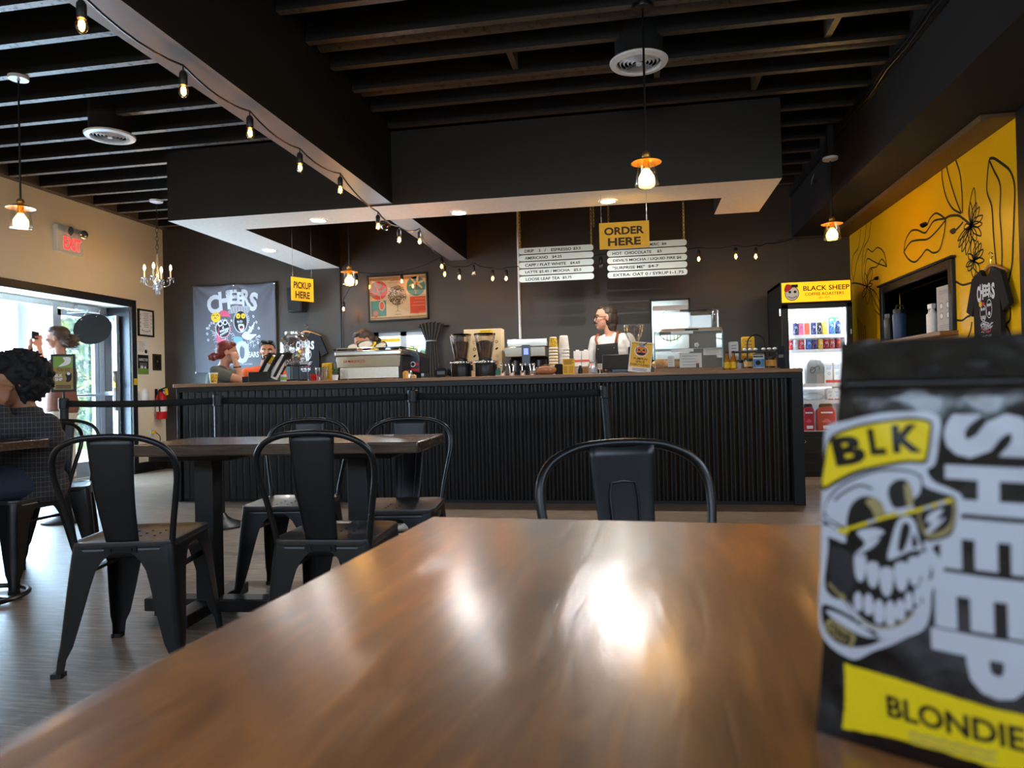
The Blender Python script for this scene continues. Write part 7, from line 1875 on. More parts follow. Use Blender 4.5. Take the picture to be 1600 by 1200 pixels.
class Fig(MB):
    def cap(s, a, b, ra, rb=None, n=14, round_end=True):
        rb = ra if rb is None else rb
        a, b = V(a), V(b)
        s.ball(a, ra, n); s.cyl(a, b, ra, rb, n)
        if round_end: s.ball(b, rb, n)
        return s

    def torso(s, pel, chest, neck, right, g=0.0, wide=1.0):
        up = (V(neck) - V(pel)).normalized(); right = (V(right) - up * V(right).dot(up)).normalized(); fwd = up.cross(right)
        R = Matrix((right, fwd, up)).transposed()
        pel, chest, neck = V(pel), V(chest), V(neck)
        for t, (rx, ry) in ((0, (0.165, 0.12)), (0.12, (0.162, 0.118)), (0.25, (0.155, 0.113)), (0.38, (0.148, 0.108)), (0.5, (0.146, 0.107)), (0.62, (0.149, 0.109)), (0.75, (0.156, 0.112)), (0.88, (0.161, 0.114)), (1.0, (0.163, 0.113))):
            s.ball(pel.lerp(chest, t), ((rx + g) * wide, ry + g, 0.11), 20, 0, R)
        for t, (rx, ry, rz) in ((0.25, (0.16, 0.105, 0.09)), (0.5, (0.145, 0.088, 0.07)), (0.72, (0.1, 0.072, 0.05))): s.ball(chest.lerp(neck, t), ((rx + g) * wide, ry + g, rz), 20, 0, R)
        for k in (-1, 1): s.cap(chest.lerp(neck, 0.86) + right * k * 0.035, chest.lerp(neck, 0.55) + right * k * 0.158 * wide, 0.04 + g, 0.05 + g)
        return R

    def head(s, c, fwd, up=(0, 0, 1), k=1.0):
        c = V(c); up = V(up).normalized(); fwd = V(fwd); fwd = (fwd - up * fwd.dot(up)).normalized(); right = fwd.cross(up)
        R = Matrix((right, fwd, up)).transposed()
        s.hR, s.hc, s.hk = R, c, k
        q = s.hp
        s.ball(q(0, -0.008, 0.03), (0.076 * k, 0.096 * k, 0.088 * k), 20, 0, R)
        s.ball(q(0, 0.028, -0.035), (0.06 * k, 0.064 * k, 0.078 * k), 18, 0, R)
        s.ball(q(0, 0.058, -0.092), (0.028 * k, 0.026 * k, 0.024 * k), 12, 0, R)
        s.ball(q(0, 0.070, 0.026), (0.05 * k, 0.022 * k, 0.016 * k), 12, 0, R)
        for x in (-1, 1): s.ball(q(x * 0.038, 0.062, -0.022), (0.022 * k, 0.022 * k, 0.02 * k), 10, 0, R); s.ball(q(x * 0.077, -0.012, -0.006), (0.009 * k, 0.021 * k, 0.031 * k), 10, 0, R)
        s.cyl(q(0, 0.082, 0.02), q(0, 0.098, -0.022), 0.008 * k, 0.012 * k, 10); s.ball(q(0, 0.096, -0.024), (0.0155 * k, 0.014 * k, 0.011 * k), 12, 0, R)
        s.ball(q(0, 0.087, -0.058), (0.026 * k, 0.012 * k, 0.007 * k), 12, 0, R); s.ball(q(0, 0.084, -0.069), (0.022 * k, 0.012 * k, 0.008 * k), 12, 0, R)
        return R

    def hp(s, x, y, z): return s.hc + s.hR @ (V((x, y, z)) * s.hk)

    def hand(s, wrist, tip, nrm, curl=0.5, thumb=1, k=1.0):
        """palm from the wrist towards tip; nrm: back of the hand; fingers curl away from nrm"""
        w = V(wrist); d = (V(tip) - w).normalized(); n = V(nrm); n = (n - d * n.dot(d)).normalized(); r = d.cross(n)
        R = Matrix((r, d, n)).transposed()
        s.ball(w + d * 0.048 * k, (0.041 * k, 0.052 * k, 0.017 * k), 14, 0, R)
        for i, (x, ln) in enumerate(((-0.031, 0.062), (-0.0105, 0.074), (0.0105, 0.078), (0.031, 0.070))):
            p = w + d * 0.09 * k + r * x * k * 1.05
            a = 0.0
            for j, f in enumerate((0.45, 0.32, 0.26)):
                a += curl * (0.6, 0.9, 0.6)[j] + 0.06 * i
                q = p + (d * math.cos(a) - n * math.sin(a)) * ln * f * k
                s.cap(p, q, (0.0095 - 0.001 * j) * k, (0.009 - 0.001 * j) * k, 8); p = q
        p = w + d * 0.03 * k - r * thumb * 0.033 * k
        for j, (f, b) in enumerate(((0.04, 0.5), (0.032, 0.25))):
            q = p + (d * 0.75 - r * thumb * b - n * (0.35 * curl + 0.2 * j)).normalized() * f * k
            s.cap(p, q, 0.0115 * k, 0.0095 * k, 8); p = q


def fig_obj(f, name, m, parent=None, base=None, voxel=0.007, relax=3):
    if base is not None:
        f.v = [tuple(V(p) - base) for p in f.v]
    o = f.build(name, m, parent, smooth=180, remesh=voxel, relax=relax)
    return o


def eyes(o, f, base, iris='hair_dark_brown', brow=None):
    mb = MB()
    for x in (-1, 1):
        mb.ball(f.hp(x * 0.031, 0.0685, 0.0) - base, 0.0118 * f.hk, 12, 0); mb.ball(f.hp(x * 0.031, 0.0745, 0.0) - base, 0.0068 * f.hk, 8, 1)
    mb.build('eyes', ['white_ink', iris], o)
    if brow:
        mb = MB()
        for x in (-1, 1): mb.tube([f.hp(x * 0.014, 0.092, 0.024) - base, f.hp(x * 0.034, 0.090, 0.031) - base, f.hp(x * 0.052, 0.072, 0.024) - base], 0.0048 * f.hk, 6)
        mb.build('eyebrows', brow, o)


def shoes(o, feet, base, m='black_plastic'):
    for heel, toe in feet:
        g = Fig(); g.cap(heel, toe, 0.05, 0.04); g.box((heel + toe) / 2 - V((0, 0, 0.022)), (0.02, 0.02, 0.02)); fig_obj(g, 'shoe', m, o, base, 0.008, 2)




UPV = V((0, 0, 1))
# ---- woman by the door, photographing with her phone
base = V((-5.85, 6.42, 0)); dW = 0.985 * 6.42 + 0.173 * 5.85
fw = V((-0.93, -0.36, 0)).normalized(); rt = fw.cross(UPV); lf = -rt
mid = lambda u, v, o=0.0: PD(u, v, dW) + lf * o
nk = PD(100, 560, dW); ch = PD(99, 583, dW); pe = PD(97, 636, dW)
pe = V((base.x, base.y, pe.z)); ch = V((base.x, base.y, ch.z)) + fw * 0.0; nk = V((base.x, base.y, nk.z)) - fw * 0.0
f = Fig(); f.torso(pe, ch, nk, rt, 0, 0.95)
hc = PD(94, 529, dW) + fw * 0.03; f.cap(nk - UPV * 0.02, hc - UPV * 0.05 - fw * 0.02, 0.055, 0.05); f.head(hc, fw + UPV * 0.05)
sh = {1: ch.lerp(nk, 0.55) + lf * 0.165, -1: ch.lerp(nk, 0.55) + rt * 0.165}
eb = {1: sh[1] + fw * 0.2 - UPV * 0.17 + lf * 0.03, -1: sh[-1] + fw * 0.22 - UPV * 0.15}
ph_c = hc + fw * 0.2 + UPV * 0.035
wr = {1: ph_c + lf * 0.055 - UPV * 0.13 + fw * 0.03, -1: ph_c + rt * 0.07 - UPV * 0.12}
for s in (1, -1):
    f.cap(sh[s], eb[s], 0.05, 0.04); f.cap(eb[s], wr[s], 0.04, 0.027)
f.hand(wr[1], wr[1] + UPV * 0.9 + fw * 0.1 - lf * 0.15, lf + fw * 0.6, 0.75, 1); f.hand(wr[-1], wr[-1] + UPV * 0.9 - rt * 0.15, rt + fw * 0.5, 0.75, -1)
hip = {1: pe - UPV * 0.08 + lf * 0.09, -1: pe - UPV * 0.08 + rt * 0.09}
for s, o_ in ((1, 0.03), (-1, -0.03)):
    kn = V((hip[s].x, hip[s].y, 0.47)) + fw * (0.02 + o_); an = V((hip[s].x, hip[s].y, 0.09)) + fw * o_
    f.cap(hip[s], kn, 0.085, 0.055); f.cap(kn, an, 0.055, 0.036); f.cap(an - fw * 0.05 - UPV * 0.045, an + fw * 0.14 - UPV * 0.055, 0.04, 0.032)
W_ = fig_obj(f, 'person', 'skin_light', None, base, 0.006); W_.location = base
tag(W_, 'person in a brown T-shirt raising a phone to take a picture by the door', 'person')
g = Fig(); g.torso(pe + UPV * 0.03, ch, nk - UPV * 0.025, rt, 0.02, 0.98); g.ball(pe - UPV * 0.02, (0.185, 0.145, 0.1), 20, 0, Matrix((rt, fw, UPV)).transposed())
for s in (1, -1): g.cap(sh[s], sh[s].lerp(eb[s], 0.72), 0.066, 0.064, round_end=False)
fig_obj(g, 't_shirt', 'cloth_brown', W_, base, 0.009)
g = Fig(); g.ball(pe - UPV * 0.07, (0.172, 0.13, 0.11), 20, 0, Matrix((rt, fw, UPV)).transposed())
for s, o_ in ((1, 0.03), (-1, -0.03)):
    kn = V((hip[s].x, hip[s].y, 0.47)) + fw * (0.02 + o_); an = V((hip[s].x, hip[s].y, 0.14)) + fw * o_
    g.cap(hip[s], kn, 0.1, 0.072); g.cap(kn, an, 0.072, 0.056, round_end=False)
fig_obj(g, 'trousers', 'cloth_cream', W_, base, 0.01)
g = Fig(); q = f.hp; g.hR, g.hc, g.hk = f.hR, f.hc, f.hk
for (x, y, z, r) in ((0, -0.035, 0.045, (0.088, 0.092, 0.088)), (0, 0.01, 0.085, (0.075, 0.075, 0.05)), (0, -0.085, -0.02, (0.075, 0.06, 0.07)), (0.02, -0.14, -0.015, (0.06, 0.05, 0.062)), (0, -0.12, -0.065, (0.055, 0.05, 0.04))): g.ball(q(x, y, z), r, 16, 0, f.hR)
rn = random.Random(2)
for k in range(26):
    a = rn.uniform(0, 6.28); p = q(0.07 * math.cos(a), -0.12 + 0.06 * math.sin(a), -0.03 + rn.uniform(-0.07, 0.06)); g.cap(p, p - f.hR @ V((rn.uniform(-.03, .03), 0.04, rn.uniform(-.03, .03))), 0.012, 0.005, 6)
fig_obj(g, 'hair', 'hair_brown', W_, base, 0.008, 1)
eyes(W_, f, base)
ft = [(V((hip[s].x, hip[s].y, 0.06)) + fw * (o_ - 0.05), V((hip[s].x, hip[s].y, 0.048)) + fw * (o_ + 0.14)) for s, o_ in ((1, 0.03), (-1, -0.03))]; shoes(W_, ft, base, 'cloth_cream')
mb = MB(); pr = Matrix((rt, fw, UPV)).transposed(); mb.add(MB().box((0, 0, 0), (0.15, 0.012, 0.078)).v, MB().box((0, 0, 0), (1, 1, 1)).f, 0, Matrix.Translation(ph_c) @ pr.to_4x4())
ph = mb.build('phone', 'black_plastic', bevel=0.006); tag(ph, 'dark phone held up by the person at the door', 'phone')

# ---- person in plaid at the left table
base = V((-3.21, 3.28, 0)); dP = 3.76
c_, s_ = (0.985, 0.173)
fw = V((-0.42, -0.91, 0)).normalized(); rt = fw.cross(UPV); lf = -rt
pe = V((base.x, base.y, 0.57)); ch = PD(56, 695, dP); nk = PD(40, 643, dP - 0.05)
hc = PD(17, 599, dP - 0.1)
f = Fig(); f.torso(pe, ch, nk, rt, 0.005, 1.05)
f.cap(nk, hc - UPV * 0.05 - fw * 0.03, 0.058, 0.052); f.head(hc, fw - UPV * 0.25 + lf * 0.1, UPV + fw * 0.25)
sh = {1: ch.lerp(nk, 0.55) + lf * 0.175, -1: ch.lerp(nk, 0.55) + rt * 0.175}
TB = 0.76
eb = {1: V((PD(-2, 680, 3.5).x, PD(-2, 680, 3.5).y, TB + 0.055)), -1: V((sh[-1].x + fw.x * 0.28, sh[-1].y + fw.y * 0.28, TB + 0.055))}
wr = {1: hc + fw * 0.085 + lf * 0.075 - UPV * 0.105, -1: eb[-1] + fw * 0.2 + lf * 0.15}
for s in (1, -1): f.cap(sh[s], eb[s], 0.055, 0.043); f.cap(eb[s], wr[s], 0.042, 0.028)
f.hand(wr[1], wr[1] + UPV - fw * 0.35 - lf * 0.1, lf + fw * 0.5, 1.4, 1, 1.0); f.hand(wr[-1], wr[-1] + fw + lf * 0.6, UPV, 0.4, -1)
hip = {1: pe - UPV * 0.04 + lf * 0.1, -1: pe - UPV * 0.04 + rt * 0.1}
legs = {}
for s in (1, -1):
    kn = hip[s] + fw * 0.42; kn.z = 0.53; an = kn + fw * 0.02; an.z = 0.09; legs[s] = (kn, an)
    f.cap(hip[s], kn, 0.085, 0.062); f.cap(kn, an, 0.06, 0.04); f.cap(an - fw * 0.05 - UPV * 0.045, an + fw * 0.15 - UPV * 0.055, 0.042, 0.033)
Pp = fig_obj(f, 'person', 'skin_brown', None, base, 0.006); Pp.location = base
tag(Pp, 'seated person with curly black hair in a dark plaid jacket, chin on hand', 'person')
g = Fig(); Rg = g.torso(pe - UPV * 0.0, ch, nk - UPV * 0.015, rt, 0.035, 1.08); g.ball(pe - UPV * 0.06 - fw * 0.02, (0.21, 0.17, 0.12), 20, 0, Rg); g.cap(nk - UPV * 0.05, nk + UPV * 0.02, 0.095, 0.076, round_end=False)
for s in (1, -1): g.cap(sh[s], eb[s], 0.074, 0.062); g.cap(eb[s], eb[s].lerp(wr[s], 0.86), 0.062, 0.05, round_end=False)
fig_obj(g, 'plaid_jacket', 'cloth_plaid', Pp, base, 0.01)
g = Fig()
for s in (1, -1): g.cap(hip[s], legs[s][0], 0.1, 0.078); g.cap(legs[s][0], legs[s][1] + UPV * 0.03, 0.074, 0.056, round_end=False)
fig_obj(g, 'jeans', 'cloth_navy', Pp, base, 0.01)
g = Fig(); q = f.hp
rn = random.Random(4)
for (x, y, z, r) in ((0, -0.05, 0.05, (0.115, 0.115, 0.11)), (0, -0.07, -0.02, (0.12, 0.1, 0.1)), (0, 0.03, 0.1, (0.09, 0.07, 0.05))): g.ball(q(x, y, z), r, 18, 0, f.hR)
for k in range(420):
    d_ = V((rn.gauss(0, 1), rn.gauss(0, 1) - 0.25, rn.gauss(0, 1) + 0.1)).normalized()
    if d_.y > 0.45 and d_.z < 0.55: continue
    p = q(d_.x * 0.122, -0.055 + d_.y * 0.124, 0.02 + d_.z * 0.128); g.tube([p + f.hR @ (V((math.sin(k + t * 0.9), math.cos(k * 1.7 + t * 0.9), math.sin(k * 0.6 + t * 1.1))) * 0.011 + d_ * 0.0035 * t) for t in range(6)], 0.0062, 5)
fig_obj(g, 'hair', 'hair_black', Pp, base, 0.007, 0)
eyes(Pp, f, base)
shoes(Pp, [(legs[s][1] - fw * 0.05 - UPV * 0.03, legs[s][1] + fw * 0.15 - UPV * 0.042) for s in (1, -1)], base)
mb = MB(); mb.ball(f.hp(-0.083, -0.006, -0.035) - base, 0.005, 8); mb.build('earring', 'chrome', Pp)
o = MB(); o.box((0, 0, 0.004), (0.075, 0.15, 0.008)); ob = o.build('phone', 'black_plastic', bevel=0.003); q_ = PD(10, 684, 3.45); ob.location = (q_.x, q_.y, TB + 0.0); tag(ob, 'dark phone lying on the left table beside the elbow', 'phone')
ob.location.z = 0.76
c = dup(bpy.data.objects['metal_chair'], (0, 0, 0)); c.location = (base.x - 0.02, base.y - 0.05, 0); c.rotation_euler = (0, 0, math.radians(177)); c['label'] = 'black metal chair under the seated person in plaid'; c['group'] = 'black metal cafe chairs'

# ---- the counter's people: seen from the chest up; built to the hips, on stools or standing behind it
def upper(label, skin, hc, hf, fwv, nk, ch, pe, arms, cloth, clothname, hair, hairballs, stand=True, head_up=(0, 0, 1), voxel=0.006, k=1.0, wide=1.0, iris='hair_dark_brown', brow=None, sleeve=0.62, seatz=None, pants='cloth_navy'):
    """arms: {side: (elbow, wrist, hand tip, back of hand, curl)}"""
    base = V((pe.x, pe.y, 0)); rt = V(fwv).cross(UPV).normalized(); lf = -rt; fw = UPV.cross(rt)
    f = Fig(); f.torso(pe, ch, nk, rt, 0, wide)
    f.head(hc, hf, head_up, k); f.cap(nk - UPV * 0.01, f.hp(0, -0.02, -0.05), 0.056, 0.052)
    sh = {1: ch.lerp(nk, 0.55) + lf * 0.175 * wide, -1: ch.lerp(nk, 0.55) + rt * 0.175 * wide}
    for s, (eb, wr, tip, nr, cu) in arms.items():
        f.cap(sh[s], eb, 0.052, 0.042); f.cap(eb, wr, 0.042, 0.028); f.hand(wr, tip, nr, cu, s)
    hp_ = {1: pe - UPV * 0.06 + lf * 0.09, -1: pe - UPV * 0.06 + rt * 0.09}; L = {}
    for s in (1, -1):
        if seatz is None:
            kn = V((hp_[s].x, hp_[s].y, pe.z * 0.52)) + fw * 0.02; an = V((hp_[s].x, hp_[s].y, 0.09))
        else:
            kn = hp_[s] + fw * 0.36; kn.z = seatz + 0.06; an = kn - UPV * (0.42) + fw * 0.0
        L[s] = (kn, an); f.cap(hp_[s], kn, 0.085, 0.06); f.cap(kn, an, 0.058, 0.038); f.cap(an - fw * 0.04 - UPV * 0.045, an + fw * 0.14 - UPV * 0.055, 0.04, 0.032)
    o = fig_obj(f, 'person', skin, None, base, voxel); o.location = base
    tag(o, label, 'person')
    g = Fig(); R = g.torso(pe, ch, nk - UPV * 0.02, rt, 0.018, wide * 1.0); g.ball(pe - UPV * 0.05, (0.185 * wide, 0.14, 0.1), 18, 0, R)
    for s, (eb, wr, *_r) in arms.items(): g.cap(sh[s], sh[s].lerp(eb, sleeve), 0.066, 0.06, round_end=False)
    for s in (1, -1):
        if s not in arms: g.ball(sh[s], 0.07, 12)
    fig_obj(g, clothname, cloth, o, base, 0.009)
    g = Fig()
    for s in (1, -1): g.cap(hp_[s], L[s][0], 0.098, 0.074); g.cap(L[s][0], L[s][1] + UPV * 0.03, 0.07, 0.055, round_end=False)
    fig_obj(g, 'trousers', pants, o, base, 0.011)
    g = Fig()
    for (x, y, z, r) in hairballs: g.ball(f.hp(x, y, z), [a * k for a in r], 16, 0, f.hR)
    fig_obj(g, 'hair', hair, o, base, 0.006, 2)
    eyes(o, f, base, iris, brow)
    shoes(o, [(L[s][1] - fw * 0.04 - UPV * 0.03, L[s][1] + fw * 0.14 - UPV * 0.042) for s in (1, -1)], base)
    return o, f, base, R, sh


# red-haired woman leaning on her hand
d = 7.42
hc = PD(356, 551, d); right_img = V((0.985, 0.173, 0)); toward = V((0.0, -1.0, 0))
away = V((-0.5, 0.86, 0)).normalized()
imr = V((0.86, 0.5, 0)).normalized()          # rightwards across the view from the left end of the counter
fwv = (imr * 0.85 - away * 0.3).normalized(); nk = PD(349, 574, d); ch = PD(344, 592, d); pe = V((ch.x - imr.x * 0.03, ch.y - imr.y * 0.03, nk.z - 0.46))
rt = fwv.cross(UPV)
ctz = CH + 0.045
wrR = hc + imr * 0.075 - away * 0.085 - UPV * 0.10; ebR = V((hc.x + imr.x * 0.18 - away.x * 0.06, min(hc.y + imr.y * 0.18 - away.y * 0.06, 6.72), ctz))
o, f, base, R, sh = upper('person with a red bun and olive T-shirt, cheek on hand at the counter', 'skin_light', hc, imr + V((0, 0, -0.12)), fwv, nk, ch, pe,
      {-1: (ebR, wrR, wrR + UPV - imr * 0.2 + away * 0.25, -away + imr * 0.4, 1.5), 1: (ch + fwv * 0.3 - rt * 0.2 - UPV * 0.16, ch + fwv * 0.46 - UPV * 0.16, ch + fwv * 0.7 - UPV * 0.16, UPV, 0.6)}, 'cloth_olive', 't_shirt', 'hair_red',
      [(0, -0.02, 0.045, (0.083, 0.1, 0.082)), (0, -0.06, 0.0, (0.078, 0.065, 0.075)), (0, 0.045, 0.085, (0.062, 0.04, 0.032)), (0, -0.14, -0.045, (0.042, 0.042, 0.045)), (0.02, -0.105, -0.04, (0.05, 0.035, 0.035)), (0, -0.175, -0.05, (0.025, 0.025, 0.03))], seatz=pe.z - 0.12)
mb = MB(); a = (wrR.lerp(ebR, 0.28)) - base; mb.tube([a + V((0.036 * math.cos(t), 0.036 * math.sin(t), 0.006 * math.sin(t))) for t in [2 * PI * k / 16 for k in range(16)]], 0.006, 6, closed=True); mb.build('wristband', 'black_plastic', o)
sx0, sy0, sz0 = base.x, base.y, pe.z - 0.125
def stool(x, y, z, label):
    t = thing('bar_stool', label, 'stool', (x, y, 0))
    mb = MB(); mb.lathe([(0, z - 0.03), (0.16, z - 0.03), (0.17, z - 0.015), (0.16, z), (0, z)], 24); mb.build('seat', 'black_paint', t)
    for k in range(4):
        a = PI / 4 + k * PI / 2; mb = MB(); mb.cyl((0.19 * math.cos(a), 0.19 * math.sin(a), 0), (0.12 * math.cos(a), 0.12 * math.sin(a), z - 0.03), 0.013, n=8); mb.build('leg', 'black_metal', t)
stool(sx0, sy0, sz0 + 0.015, 'black bar stool under the person with red hair')
# man in orange with sunglasses on his head
d = 7.95
hc = PD(418, 550, d); fwv = (-away + imr * 0.1).normalized(); nk = PD(413, 574, d); ch = PD(411, 594, d); pe = V((ch.x, ch.y, nk.z - 0.48)); rt = fwv.cross(UPV)
o, f, base, R, sh = upper('person in an orange T-shirt, sunglasses on head, behind the cup rack', 'skin_tan', hc, -away - imr * 0.1, fwv, nk, ch, pe,
      {1: (ch + rt * -0.27 - UPV * 0.2 + fwv * 0.05, ch - rt * 0.16 - UPV * 0.25 + fwv * 0.25, ch - UPV * 0.25 + fwv * 0.4, UPV, 0.6), -1: (ch + rt * 0.27 - UPV * 0.2 + fwv * 0.05, ch + rt * 0.16 - UPV * 0.25 + fwv * 0.25, ch - UPV * 0.25 + fwv * 0.4, UPV, 0.6)}, 'cloth_orange', 't_shirt', 'hair_black',
      [(0, -0.022, 0.047, (0.08, 0.096, 0.078)), (0, -0.05, 0.0, (0.077, 0.07, 0.07)), (0, 0.045, 0.092, (0.055, 0.03, 0.018))], seatz=pe.z - 0.12, brow='hair_black')
mb = MB(); q = f.hp
for x in (-1, 1): mb.ball(q(x * 0.036, 0.078, 0.108) - base, (0.032, 0.02, 0.02), 12, 0, f.hR); mb.tube([q(x * 0.066, 0.07, 0.108) - base, q(x * 0.082, 0.02, 0.08) - base, q(x * 0.083, -0.04, 0.04) - base], 0.004, 6)
mb.tube([q(-0.02, 0.095, 0.11) - base, q(0, 0.098, 0.114) - base, q(0.02, 0.095, 0.11) - base], 0.004, 6); mb.build('sunglasses', 'black_plastic', o)
mb = MB(); mb.ball(q(0, 0.088, -0.046) - base, (0.03, 0.01, 0.007), 12, 0, f.hR); mb.ball(q(0, 0.066, -0.098) - base, (0.034, 0.022, 0.02), 12, 0, f.hR)
for x in (-1, 1): mb.tube([q(x * 0.033, 0.085, -0.05) - base, q(x * 0.036, 0.075, -0.08) - base, q(x * 0.05, 0.045, -0.085) - base, q(x * 0.064, 0.01, -0.05) - base], 0.008, 6)
mb.build('beard', 'hair_black', o)
stool(base.x, base.y, pe.z - 0.115, 'black bar stool under the person in orange')
# barista bent over the espresso machine
d = 7.35
hc = PD(568, 534, d); imr2 = V((0.94, 0.34, 0)); aw2 = V((-0.34, 0.94, 0)); fwv = (-aw2 * 0.9 - imr2 * 0.4).normalized(); nk = hc - UPV * 0.14 + aw2 * 0.05 + imr2 * 0.03; ch = nk - UPV * 0.13 + aw2 * 0.03; pe = V((ch.x, ch.y + 0.05, 0.98)); rt = fwv.cross(UPV)
o, f, base, R, sh = upper('barista with dark hair in a bun bent behind the espresso machine', 'skin_tan', hc, -imr2 * 0.9 - aw2 * 0.5 - UPV * 0.35, fwv, nk, ch, pe,
      {1: (ch - rt * 0.26 - UPV * 0.16, ch - rt * 0.2 - UPV * 0.22 + fwv * 0.22, ch - rt * 0.15 - UPV * 0.22 + fwv * 0.5, UPV, 0.7), -1: (ch + rt * 0.26 - UPV * 0.16, ch + rt * 0.2 - UPV * 0.22 + fwv * 0.22, ch + rt * 0.15 - UPV * 0.22 + fwv * 0.5, UPV, 0.7)}, 'cloth_black', 't_shirt', 'hair_dark_brown',
      [(0, -0.02, 0.045, (0.083, 0.102, 0.085)), (0, -0.06, 0.0, (0.08, 0.07, 0.075)), (0, 0.045, 0.085, (0.062, 0.04, 0.034)), (0, -0.14, -0.02, (0.045, 0.04, 0.045)), (0, -0.17, -0.03, (0.028, 0.028, 0.03))], head_up=UPV - imr2 * 0.35)
# barista with glasses and moustache
d = 7.0
hc = PD(945, 497, d); imr3 = V((1, 0.02, 0)); fwv = V((-0.42, -0.9, 0)).normalized(); nk = PD(955, 523, d); ch = PD(957, 543, d); pe = V((ch.x + 0.02, ch.y + 0.02, nk.z - 0.52)); rt = fwv.cross(UPV)
hdir = V((-0.97, -0.25, 0.0))
wrl = PD(938, 566, 6.78); wrl.z = max(wrl.z, CH + 0.05)
o, f, base, R, sh = upper('barista with glasses and moustache in a white shirt and black apron', 'skin_light', hc, hdir, fwv, nk, ch, pe,
      {1: (ch - rt * 0.28 - UPV * 0.2 - fwv * 0.02, ch - rt * 0.13 - UPV * 0.2 + fwv * 0.2, ch + rt * 0.02 - UPV * 0.17 + fwv * 0.28, UPV + fwv * 0.3, 0.8), -1: (ch + rt * 0.26 - UPV * 0.21 + fwv * 0.0, ch + rt * 0.16 - UPV * 0.2 + fwv * 0.2, ch + rt * 0.1 - UPV * 0.15 + fwv * 0.3, UPV + fwv * 0.3, 0.9)}, 'cloth_white', 't_shirt', 'hair_dark_brown',
      [(0, -0.03, 0.048, (0.082, 0.095, 0.08)), (0, -0.075, -0.02, (0.082, 0.06, 0.09)), (0, -0.075, -0.085, (0.078, 0.045, 0.06)), (-0.045, -0.04, -0.01, (0.045, 0.05, 0.085)), (0.045, -0.04, -0.01, (0.045, 0.05, 0.085)), (-0.05, -0.055, -0.085, (0.03, 0.04, 0.05)), (0, 0.04, 0.098, (0.05, 0.03, 0.02))], brow='hair_dark_brown', sleeve=0.75)
q = f.hp; mb = MB()
for x in (-1, 1):
    mb.tube([q(x * 0.034 + 0.026 * math.cos(t), 0.098 - 0.006 * abs(math.cos(t)), -0.003 + 0.021 * math.sin(t)) - base for t in [2 * PI * k / 16 for k in range(16)]], 0.0024, 6, closed=True)
    mb.tube([q(x * 0.06, 0.092, 0.003) - base, q(x * 0.078, 0.05, 0.006) - base, q(x * 0.082, -0.01, 0.008) - base], 0.0024, 6)
mb.tube([q(-0.009, 0.102, 0.002) - base, q(0, 0.106, 0.005) - base, q(0.009, 0.102, 0.002) - base], 0.0024, 6); mb.build('glasses', 'black_metal', o)
mb = MB(); mb.tube([q(-0.034, 0.082, -0.056) - base, q(-0.016, 0.098, -0.047) - base, q(0, 0.103, -0.045) - base, q(0.016, 0.098, -0.047) - base, q(0.034, 0.082, -0.056) - base], [0.004, 0.008, 0.009, 0.008, 0.004], 8); mb.build('moustache', 'hair_dark_brown', o)
# apron: bib over the chest with two leather straps
Rt_, Fw_, Up_ = R.col[0], R.col[1], R.col[2]
g = Fig()
bib = MB()
def bibf(s, t):
    x = (s - 0.5) * (0.235 + 0.1 * (1 - t)); z = -0.62 + t * 0.66
    zz = ch + Up_ * z; wv = 0.172 + 0.02
    y = 0.148 * math.sqrt(max(0.05, 1 - (x / 0.26) ** 2)) + (0.012 if t < 0.55 else 0.002) - (0.018 * max(0, t - 0.85) / 0.15)
    return tuple(zz + Rt_ * x + Fw_ * y - base)
bib.grid(bibf, 14, 24); ap = bib.build('apron', 'cloth_black', o, smooth=180, solid=0.004)
for s in (-1, 1):
    pts = [V(bibf(0.5 + s * 0.42, 1.0)), ch + Up_ * 0.1 + Rt_ * s * 0.115 + Fw_ * 0.12 - base, ch.lerp(nk, 0.85) + Rt_ * s * 0.105 + Fw_ * 0.055 - base + Up_ * 0.035, ch.lerp(nk, 0.8) + Rt_ * s * 0.09 - Fw_ * 0.07 - base, ch + Rt_ * s * 0.0 - Fw_ * 0.14 - base]
    mb = MB(); mb.tube(smoothpts(pts, 5), 0.0115, 6); part(mb.build('strap', 'leather_brown', ap), 'brown leather strap')
    mb = MB(); mb.ball(V(bibf(0.5 + s * 0.36, 0.93)) + Fw_ * 0.004, 0.009, 10); mb.build('button', 'chrome', ap)


# ================================================================ the coffee bag on the front table
ZT = 0.76
A = P(1275, 1143, z=ZT); B = P(1600, 1243, z=ZT); A.z = B.z = 0
ux = (B - A).normalized(); uy0 = V((0, 0, 1)); un = ux.cross(uy0).normalized()      # un faces the viewer
if un.dot(-A) < 0: un = -un
lean = 0.0
BW_, BH_ = 0.142, 0.243
kb = (P(1318, 532, z=2.0) - EYE)
# height of the top edge above the table, measured on the bag's front plane
def on_bag(u, v):
    d = ray(u, v); t = (A - EYE).dot(un) / d.dot(un); p = EYE + d * t
    return ((p - A).dot(ux), p.z - ZT)
a_tl = on_bag(1318, 532); a_tr = on_bag(1600, 524)
BH_ = (a_tl[1] + a_tr[1]) / 2
t = thing('coffee_bag', 'black foil coffee bag with a skull emblem on the front table', 'coffee bag', (A.x, A.y, ZT))
BD = 0.075
def bulge(a, b):
    s, q = a / BW_, b / BH_
    s = min(1, max(0, s)); q = min(1, max(0, q))
    d = 0.010 * math.sin(PI * s) * math.sin(PI * min(1, q * 1.15)) ** 0.7
    d += 0.0006 * math.sin(31 * s + 17 * q) * math.sin(23 * q + 5 * s) * (1 if q > 0.75 else 0.35)
    d += 0.0003 * math.sin(90 * q + 2.5 * math.sin(9 * s)) * max(0, (q - 0.80) / 0.2)
    return d + 0.005 * max(0, q - 0.7) / 0.3
inset_top = a_tl[0]
